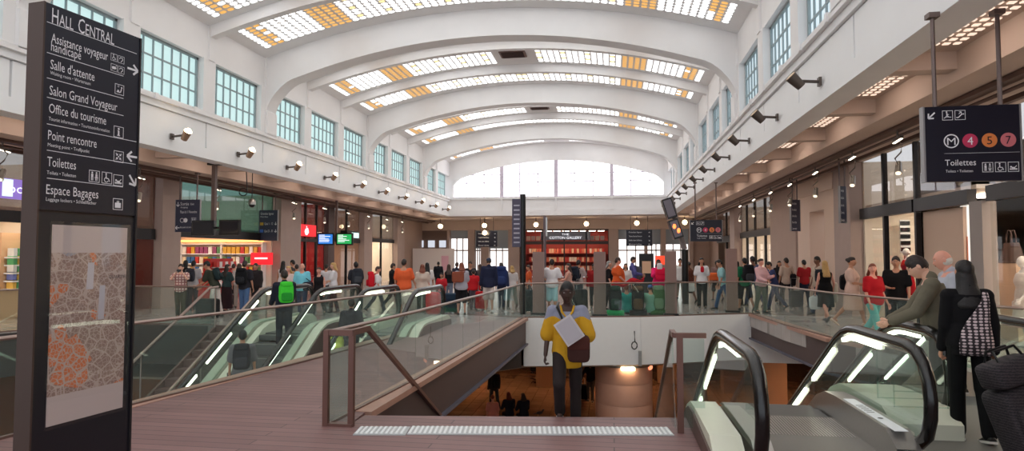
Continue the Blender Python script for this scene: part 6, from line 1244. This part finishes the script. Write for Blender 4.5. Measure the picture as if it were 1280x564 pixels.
# seated backpackers against the far glass
XV, YV, ZV = Vector((1, 0, 0)), Vector((0, 1, 0)), Vector((0, 0, 1))
for lab, u, tc_, hc in (('seated person in a turquoise top among the backpackers', 783, (30, 160, 150), 'auburn'), ('seated person with a blue cap among the backpackers', 813, (120, 170, 150), (50, 90, 160)), ('seated person in dark clothes at the middle of the backpackers', 797, (52, 50, 60), 'black')):
    y = 19.75 if u != 797 else 20.7; person(lab, at(u, y), .15, 1.62, ('tee', tc_), ('trousers', (60, 58, 64)), ('cap' if u == 813 else 'short', hc), 'tan', (60, 50, 46), ((82, 70), (84, 74)), ((30, 12, 50, 10), (30, 12, 50, 10)), 6, sit=.14)
for lab, u, y, c1, c2, c3 in (('black and bright green rucksack leaning at the far glass, leftmost of the heap', 769, 19.35, (30, 32, 34), (36, 62, 50), (40, 170, 100)), ('black and orange rucksack leaning at the far glass', 797, 19.45, (30, 28, 30), (92, 66, 44), (40, 40, 44)), ('olive green rucksack leaning at the far glass beside the pink woman', 823, 19.8, (62, 104, 58), (110, 140, 108), (60, 110, 60))):
    p = Vector(at(u, y, .46)); backpack(lab, p, XV, -YV, Vector((0, .12, 1)), c1, c2, 1.15, True, None, c3)
o = thing('pennant_flags', 'red lettered cloth draped over the heap of rucksacks', 'cloth', at(780, 19.6, 1.0)); m = MB(); a = Vector(at(764, 19.5, .86)); c = Vector(at(805, 19.9, 1.06)); n = 14; vs = []
for k in range(n + 1): q = a.lerp(c, k / n); zz = .05 * math.sin(k * .9); vs += [q + ZV * (zz + .06), q + ZV * (zz - .07) - YV * .02]
m.add(vs, [(2 * k, 2 * k + 1, 2 * k + 3, 2 * k + 2) for k in range(n)]); t_ = m.build('banner', cloth((196, 40, 50)), o, True); md = t_.modifiers.new('t', 'SOLIDIFY'); md.thickness = .01; m = MB(); m.tube([a + ZV * .0, c], .012, 6); m.build('cord', BLACK, o)
# ---- bridge end and left centre
i = P('tall man in a navy jacket, dark cap and pale shorts', 611, 322, 19.6, .3, top=('jacket', (38, 42, 66)), bot=('shorts', (206, 192, 186)), hair=('cap', (30, 44, 72)), skin='fair', shoe=(220, 220, 220), fat=1.05, vox=.02, hem=-.14)
i = P('woman in a grey T-shirt and black shorts with a brown shoulder bag, seen from behind', 577, 328, 18.6, .4, top=('tee', (172, 168, 180)), bot=('shorts', (28, 26, 30)), hair=('bob', 'auburn'), skin='rosy', fem=True, fat=1.12, vox=.02, legs=STAND, arms=((10, 10, 60, 20), (10, 10, 60, 20))); bag('brown leather shoulder bag of the woman in grey', i['hip'][0] - i['D'] * .14 + Vector((.06, 0, .3)), i['X'], i['D'], (140, 76, 58), .36, .32, .12, i['sh'][1])
P('child in a red jacket standing among the travellers', 592, 341, 20.6, .2, h=1.3, top=('jacket', (200, 36, 44)), bot=('trousers', (90, 80, 90)), hair=('short', 'dkbrown'), skin='fair')
P('woman with long hair in black, left of the woman in grey', 561, 333, 22.5, .3, top=('tank', (24, 22, 26)), bot=('jeans', (110, 120, 140)), hair=('long', 'brown'), skin='rosy', fem=True)
P('person in a black jacket by the white hoarding', 548, 330, 30.0, .2, top=('jacket', (26, 26, 34)), bot=('trousers', (30, 30, 36)), hair=('short', 'black'), skin='tan', fat=1.1)
P('man in dark blue behind the grey shirted woman', 571, 328, 25.0, -.4, top=('long', (40, 42, 58)), bot=('trousers', (40, 40, 50)), hair=('short', 'brown'), skin='tan')
P('person in black between the cap man and the woman in grey', 588, 327, 22.8, PI, top=('tee', (40, 36, 42)), bot=('trousers', (40, 38, 44)), hair=('short', 'dkbrown'), skin='tan')
P('woman with long brown hair behind the cap man', 600, 331, 23.0, .6, top=('tee', (86, 74, 76)), bot=('trousers', (44, 40, 46)), hair=('long', 'brown'), skin='rosy', fem=True)
i = P('person carrying a large navy rucksack right of the cap man', 627, 329, 21.0, .1, top=('long', (60, 70, 104)), bot=('trousers', (50, 60, 84)), hair=('short', 'dkbrown'), skin='tan'); backpack('large navy blue rucksack right of the cap man', i['back'] - i['D'] * .14, i['X'], -i['D'], i['U'], (44, 58, 106), (54, 70, 120), 1.3)
P('person in a white top left of the black sign post', 640, 331, 21.6, .4, top=('tee', (222, 214, 212)), bot=('trousers', (110, 120, 110)), hair=('bob', 'blonde'), skin='fair', fem=True, legs=WALK)
P('person in a dark top far behind the cap man', 626, 328, 27.0, PI, top=('tee', (50, 46, 52)), bot=('trousers', (40, 40, 44)), hair=('long', 'dkbrown'), skin='tan', fem=True)
suitcase('red suitcase behind the cap man', at(602, 20.4), .2, (196, 34, 40), .4, .26, .56, .35); suitcase('large dark blue trunk on the floor beside the bright red bundle', at(556, 19.2), 0, (40, 58, 76), .95, .4, .56, 0)
i = P('large man in a bright orange T-shirt seen from behind', 505, 324, 17.6, .1, top=('tee', (226, 98, 56)), bot=('shorts', (200, 190, 180)), hair=('short', 'dkbrown'), skin='tan', fat=1.28, vox=.016, arms=((6, 14, 16, 0), (14, 16, 30, 0)))
P('woman in a flowered blouse right of the large orange shirted man', 528, 330, 18.7, .3, top=('tee', (206, 190, 178)), bot=('trousers', (40, 40, 44)), hair=('bob', 'auburn'), skin='rosy', fem=True, fat=1.25, vox=.02)
P('person in white just beyond the flowered blouse', 534, 328, 20.4, .4, top=('tee', (226, 220, 220)), bot=('trousers', (50, 50, 60)), hair=('long', 'black'), skin='tan', fem=True)
i = P('person in dark clothes left of the large orange shirted man', 491, 328, 20.4, -.9, top=('long', (34, 30, 34)), bot=('trousers', (34, 30, 36)), hair=('short', 'dkbrown'), skin='tan', legs=WALK)
o = bag('bright red bundle on the floor by the bridge rail', Vector(at(542, 18.4, .36)), XV, -YV, (210, 30, 40), .42, .66, .3, None, 'duffel_bag', (190, 26, 36))
P('seated child in red and blue behind the dark trunk', 552, 355, 20.4, PI, h=1.2, top=('tee', (190, 40, 50)), bot=('trousers', (50, 60, 90)), hair=('short', 'dkbrown'), skin='tan')
# ---- left gallery
i = P('man in a dark shirt with a rucksack, facing away beyond the left escalators', 445, 326, 19.4, .6, top=('tee', (48, 50, 58)), bot=('trousers', (56, 52, 54)), hair=('short', 'black'), skin='brown', legs=WALK); backpack('grey rucksack on the man beyond the left escalators', i['back'] - i['D'] * .1, i['X'], -i['D'], i['U'], (54, 58, 66), (70, 74, 80))
i = P('woman in white with a red backpack near the cream shop', 472, 333, 19.2, -PI / 2 + .4, top=('tee', (232, 228, 228)), bot=('trousers', (60, 60, 74)), hair=('short', 'brown'), skin='rosy', fem=True, legs=WALK); backpack('bright red backpack near the cream shop', i['back'] - i['D'] * .08, i['X'], -i['D'], i['U'], (206, 30, 46), (180, 24, 40))
P('woman with blonde hair in a white T-shirt facing left', 417, 328, 18.8, PI * .6, top=('tee', (230, 226, 230)), bot=('trousers', (50, 44, 48)), hair=('bob', 'blonde'), skin='fair', fem=True, arms=((20, 8, 40, 10), (20, 8, 60, 10)), vox=.02)
P('woman in a black vest and dark trousers facing the viewer', 399, 333, 17.6, PI + .1, top=('tank', (28, 24, 28)), bot=('trousers', (46, 38, 40)), hair=('pony', 'brown'), skin='rosy', fem=True, legs=WALK2, vox=.02)
i = P('man in an aqua T-shirt with a bag strap across the chest', 378, 329, 17.5, PI + .2, top=('tee', (120, 200, 218)), bot=('jeans', (48, 58, 88)), hair=('bald', 'grey'), skin='rosy', fat=1.12, vox=.02); bag('dark shoulder bag at the hip of the man in aqua', i['hip'][0] + i['D'] * .08 + Vector((0, 0, .05)), i['X'], i['D'], (40, 38, 50), .3, .26, .12, i['chest'] + ZV * .1)
P('woman in white with a red sash among the left group', 361, 334, 17.9, PI - .2, top=('tee', (220, 196, 190)), bot=('skirt', (200, 170, 160)), hair=('bob', 'blonde'), skin='rosy', fem=True)
P('woman with long dark hair in a white top by the broad pillar', 354, 326, 21.0, .2, top=('tank', (226, 220, 222)), bot=('trousers', (50, 46, 50)), hair=('long', 'black'), skin='tan', fem=True)
P('man with dark hair behind the left group', 366, 325, 22.0, PI / 2, top=('tee', (70, 64, 66)), bot=('trousers', (50, 50, 56)), hair=('short', 'black'), skin='tan')
P('person in ochre behind the aqua shirted man', 371, 332, 20.6, .5, top=('tee', (170, 130, 100)), bot=('trousers', (60, 56, 60)), hair=('short', 'dkbrown'), skin='tan')
P('person in a pale top behind the woman in the black vest', 408, 331, 21.5, .2, top=('tee', (206, 200, 204)), bot=('trousers', (50, 48, 56)), hair=('short', 'dkbrown'), skin='tan')
i = P('man photographing with raised hands in a plaid shirt and olive trousers', 226.5, 330, 16.5, PI + .45, top=('tee', (206, 178, 170)), bot=('trousers', (74, 70, 56)), hair=('short', 'dkbrown'), skin='fair', arms=((62, 12, 106, 34), (62, 12, 106, 34)), vox=.016, fist=True)
pl = bpy.data.materials.new('plaid'); pl.use_nodes = True; nt = pl.node_tree; b = nt.nodes['Principled BSDF']; b.inputs['Roughness'].default_value = .85; tc = nt.nodes.new('ShaderNodeTexCoord'); ws = []
for ax in 'XZ': w_ = nt.nodes.new('ShaderNodeTexWave'); w_.bands_direction = ax; w_.inputs['Scale'].default_value = 4.2; nt.links.new(tc.outputs['Object'], w_.inputs['Vector']); ws.append(mth('GREATER_THAN', w_.outputs['Fac'], .72))
nt.links.new(mixc(mth('MAXIMUM', ws[0], ws[1]), (222, 196, 186), (150, 96, 96)), b.inputs['Base Color'])
[c for c in i['o'].children if c.name.startswith('shirt')][0].data.materials[0] = pl
cpt = (i['wr'][0] + i['wr'][1]) / 2; o = thing('pocket_camera', 'small dark camera held to the face of the photographing man', 'camera', cpt); m = MB(); m.box(tuple(cpt + i['D'] * .03), (.11, .03, .065), PI + .45); m.build('camera_body', BLACK, o); m = MB(); m.cyl(cpt + i['D'] * .04, cpt + i['D'] * .07, .022, 12); m.build('lens', DARK, o, True)
P('person with black hair right behind the photographing man', 232, 325, 19.3, .3, top=('long', (40, 34, 38)), bot=('trousers', (40, 36, 40)), hair=('bob', 'black'), skin='tan', fem=True)
i = P('man in a pale grey shirt with a black rucksack facing the book shop', 242, 326, 18.8, .4, top=('tee', (176, 170, 172)), bot=('trousers', (50, 46, 50)), hair=('short', 'black'), skin='tan', vox=.02); backpack('black rucksack on the man in pale grey', i['back'] - i['D'] * .08 - i['X'] * .05, i['X'], -i['D'], i['U'], (54, 54, 62), (40, 40, 46), .85)
i = P('man in a dark green shirt and white trousers bending to the left', 270, 327, 17.0, PI / 2 + .2, top=('tee', (56, 58, 48)), bot=('trousers', (224, 212, 204)), hair=('short', 'black'), skin='tan', lean=24, arms=((20, 8, 70, 10), (24, 8, 50, 10)), legs=((8, 4), (-8, 4)), vox=.018, h=1.66); backpack('dark teal bag on the back of the bending man', i['back'] - i['D'] * .06, i['X'], -i['D'], i['U'], (38, 52, 54), (30, 40, 42), .75)
suitcase('small black suitcase beside the bending man', at(261, 16.6), 0, (32, 30, 32), .6, .3, .5, 0)
P('woman in a long dark dress at the book shop entrance', 284, 330, 18.6, -.3, top=('tee', (44, 60, 62)), bot=('longskirt', (46, 28, 32)), hair=('long', 'dkbrown'), skin='rosy', fem=True, arms=((10, 8, 60, 10), (20, 8, 60, 10)))
P('person in a red top inside the book shop entrance', 292, 330, 21.0, .3, top=('tee', (196, 56, 52)), bot=('trousers', (60, 50, 54)), hair=('short', 'brown'), skin='rosy')
i = P('man in blue jeans with a black backpack facing the book shop', 306, 326, 17.4, .15, top=('tee', (46, 44, 50)), bot=('jeans', (84, 110, 150)), hair=('short', 'dkbrown'), skin='tan', vox=.018); backpack('black backpack on the man in blue jeans', i['back'] - i['D'] * .1, i['X'], -i['D'], i['U'], (22, 22, 26), (36, 36, 40))
P('person in pale grey left of the blue jeans man', 299, 329, 20.0, .6, top=('tee', (196, 184, 180)), bot=('trousers', (170, 156, 150)), hair=('bob', 'brown'), skin='rosy', fem=True)
P('man in a dark jacket with a white striped scarf', 320, 329, 18.9, PI, top=('jacket', (46, 40, 42)), bot=('trousers', (40, 36, 38)), hair=('short', 'dkbrown'), skin='tan')
# ---- riders on the left escalators
zs_ = lambda y: -max(0, (14.0 - y) - .3) * TAN - .05
y = 12.5; i = person('man in a dark jacket with a bright green backpack riding the left escalator', at(356, 13.3, zs_(13.3)), PI / 2 - .9, 1.74, ('jacket', (36, 38, 52)), ('trousers', (40, 40, 48)), ('short', 'dkbrown'), 'tan', (40, 36, 34), STAND, ((20, 8, 40, 0), (34, 8, 30, 0)), 2, vox=.018); backpack('bright green backpack on the left escalator rider', i['back'] - i['D'] * .1, i['X'], -i['D'], i['U'], (70, 210, 60), (40, 150, 50), .95)
i = person('man in a grey T-shirt riding down the left escalator, seen from behind', at(305, 11.5, zs_(11.5) - .02), .5, 1.72, ('tee', (110, 108, 112)), ('trousers', (30, 28, 32)), ('short', 'black'), 'tan', (30, 28, 28), STAND, RELAX, 2, vox=.016); backpack('dark backpack on the man in grey low on the left escalator', i['back'] - i['D'] * .1, i['X'], -i['D'], i['U'], (40, 42, 48), (56, 58, 64))
i = person('person in dark clothes riding the right one of the left escalators', at(440, 12.6, zs_(12.6)), .3, 1.6, ('long', (40, 38, 46)), ('trousers', (36, 34, 40)), ('short', 'dkbrown'), 'tan', (30, 28, 28), STAND, ((10, 10, 20, 0), (4, 10, 10, 0)), vox=.018); bag('bright yellow holdall carried on the escalator', i['wr'][0] + Vector((-.02, -.12, -.16)), XV, -YV, (206, 196, 70), .36, .44, .26, i['wr'][0], 'travel_bag')
# ---- lower hall
ZL = -4.5
def low(label, u, y, rz, **k): return person(label, at(u, y, ZL), rz, k.pop('h', 1.7), **k)
i = low('person in a black jumper and grey trousers standing in the lower hall', 737, 28, PI, top=('long', (24, 22, 26)), bot=('trousers', (92, 88, 84)), hair=('short', 'black'), skin='tan', arms=((4, 16, 10, 0), (10, 30, 20, 0)), h=1.76); suitcase('black trolley case beside the person in the black jumper', at(727, 28.2, ZL), 0, (20, 20, 24), .45, .3, .62, .3)
i = low('person in dark clothes with a rucksack in the lower hall, left of the seated pair', 618, 26, .5, top=('long', (46, 44, 46)), bot=('jeans', (60, 64, 72)), hair=('short', 'dkbrown'), skin='tan', legs=WALK); backpack('black rucksack on the lower hall traveller', i['back'] - i['D'] * .1, i['X'], -i['D'], i['U'], (28, 30, 34), (44, 46, 50), 1.1)
for lab, u, hc, y in (('auburn haired person seated in the lower hall, left one of the dark pair', 637, 'auburn', 23.3), ('brown haired person seated in the lower hall, right one of the dark pair', 655, 'brown', 23.2)): person(lab, at(u, y, ZL), PI * .15, 1.7, ('long', (38, 38, 52)), ('trousers', (34, 34, 44)), ('bob', hc), 'rosy', (30, 28, 28), ((80, 80), (84, 84)), ((30, 10, 60, 20), (30, 10, 60, 20)), 10, sit=.5)
o = thing('bench', 'low dark bench under the seated pair in the lower hall', 'bench', at(644, 23.1, ZL)); c = Vector(at(644, 23.2, ZL)); m = MB(); m.box((c.x, c.y, ZL + .36), (1.6, .5, .07)); m.build('seat', DARK, o)
for q in (-.6, .6): m = MB(); m.box((c.x + q, c.y, ZL + .16), (.08, .44, .33)); m.build('leg', DARK, o)
low('person in a pink top at the edge of the stairs in the lower hall', 616, 21.6, .2, top=('tee', (214, 140, 130)), bot=('trousers', (60, 50, 54)), hair=('bun', 'auburn'), skin='rosy', fem=True, h=1.55)
tp_ = low('person in a striped top beside the foot of the stairs', 517, 19.5, .6, top=('tee', (190, 186, 180)), bot=('trousers', (90, 84, 80)), hair=('short', 'dkbrown'), skin='tan')
sm_ = bpy.data.materials.new('striped_cloth'); sm_.use_nodes = True; nt = sm_.node_tree; b = nt.nodes['Principled BSDF']; tc = nt.nodes.new('ShaderNodeTexCoord'); w_ = nt.nodes.new('ShaderNodeTexWave'); w_.bands_direction = 'Z'; w_.inputs['Scale'].default_value = 4; nt.links.new(tc.outputs['Object'], w_.inputs['Vector']); nt.links.new(mixc(mth('GREATER_THAN', w_.outputs['Fac'], .6), (204, 200, 194), (90, 96, 100)), b.inputs['Base Color']); [c for c in tp_['o'].children if c.name.startswith('shirt')][0].data.materials[0] = sm_
ck_ = low('balding man in a checked shirt in the lower hall beside the escalator', 957, 19.8, PI / 2, top=('tee', (176, 160, 164)), bot=('trousers', (60, 60, 70)), hair=('bald', 'dkbrown'), skin='rosy', h=1.76); [c for c in ck_['o'].children if c.name.startswith('shirt')][0].data.materials[0] = pl
low('person in a pale top near the lower hall pillars', 597, 30, 0, top=('tee', (190, 120, 110)), bot=('trousers', (40, 36, 40)), hair=('short', 'black'), skin='tan')
suitcase('black and red travel case on the lower hall floor', at(672, 34.5, ZL), .3, (34, 24, 28), .8, .5, .72, 0)
o = thing('pigeon', 'dark pigeon on the lower hall floor', 'pigeon', at(674, 25.2, ZL)); c = Vector(at(674, 25.2, ZL)); b = MB(); rounded(b, c + ZV * .12, (.26, .12, .12), (XV + ZV * .15).normalized(), YV, (ZV - XV * .15).normalized(), .9); capsule(b, c + XV * .1 + ZV * .15, c + XV * .15 + ZV * .24, .04, .034); rounded(b, c - XV * .17 + ZV * .08, (.16, .07, .03), XV, YV, ZV, .7); vs, fs = voxel(b, .012, 2); m = MB(); m.add(vs, fs); m.tube([c + XV * .17 + ZV * .245, c + XV * .21 + ZV * .235], [.012, .004], 6)
for q in (-.025, .025): m.tube([c + YV * q + ZV * .08, c + YV * q + ZV * .0], .007, 5)
m.build('body', mat('pigeon_grey', (52, 52, 60), .5), o, True)
# boutique mannequins
def mannequin(label, loc, rz, h, skincol, dress):
    i = person(label, loc, rz, h, ('tank', dress), ('dress', dress), ('bald', (230, 228, 226)), 'fair', (226, 224, 222), ((3, 2), (-3, 4)), ((10, 14, 30, 0), (-6, 14, 20, 0)), fem=True, name='mannequin'); i['o']['category'] = 'mannequin'
    for c in i['o'].children:
        if c.name.startswith('body'):
            for q in range(4): c.data.materials[q] = mat('mannequin_white', (232, 226, 222), .35)
    st = MB(); st.lathe((loc[0], loc[1], 0), [(.24, 0), (.24, loc[2])], 20); st.build('stand', STEEL, i['o']); return i
mannequin('white mannequin in a red dress behind the boutique glass', (gx(1134, 19.1), 19.1, .262), PI / 2, 1.72, None, (196, 24, 34)); mannequin('white mannequin at the very right edge of the boutique window', (7.95, on_x(1279, 330, 7.95).y, .012), PI / 2, 1.76, None, (226, 214, 206))
bpy.data.scenes.remove(TS)
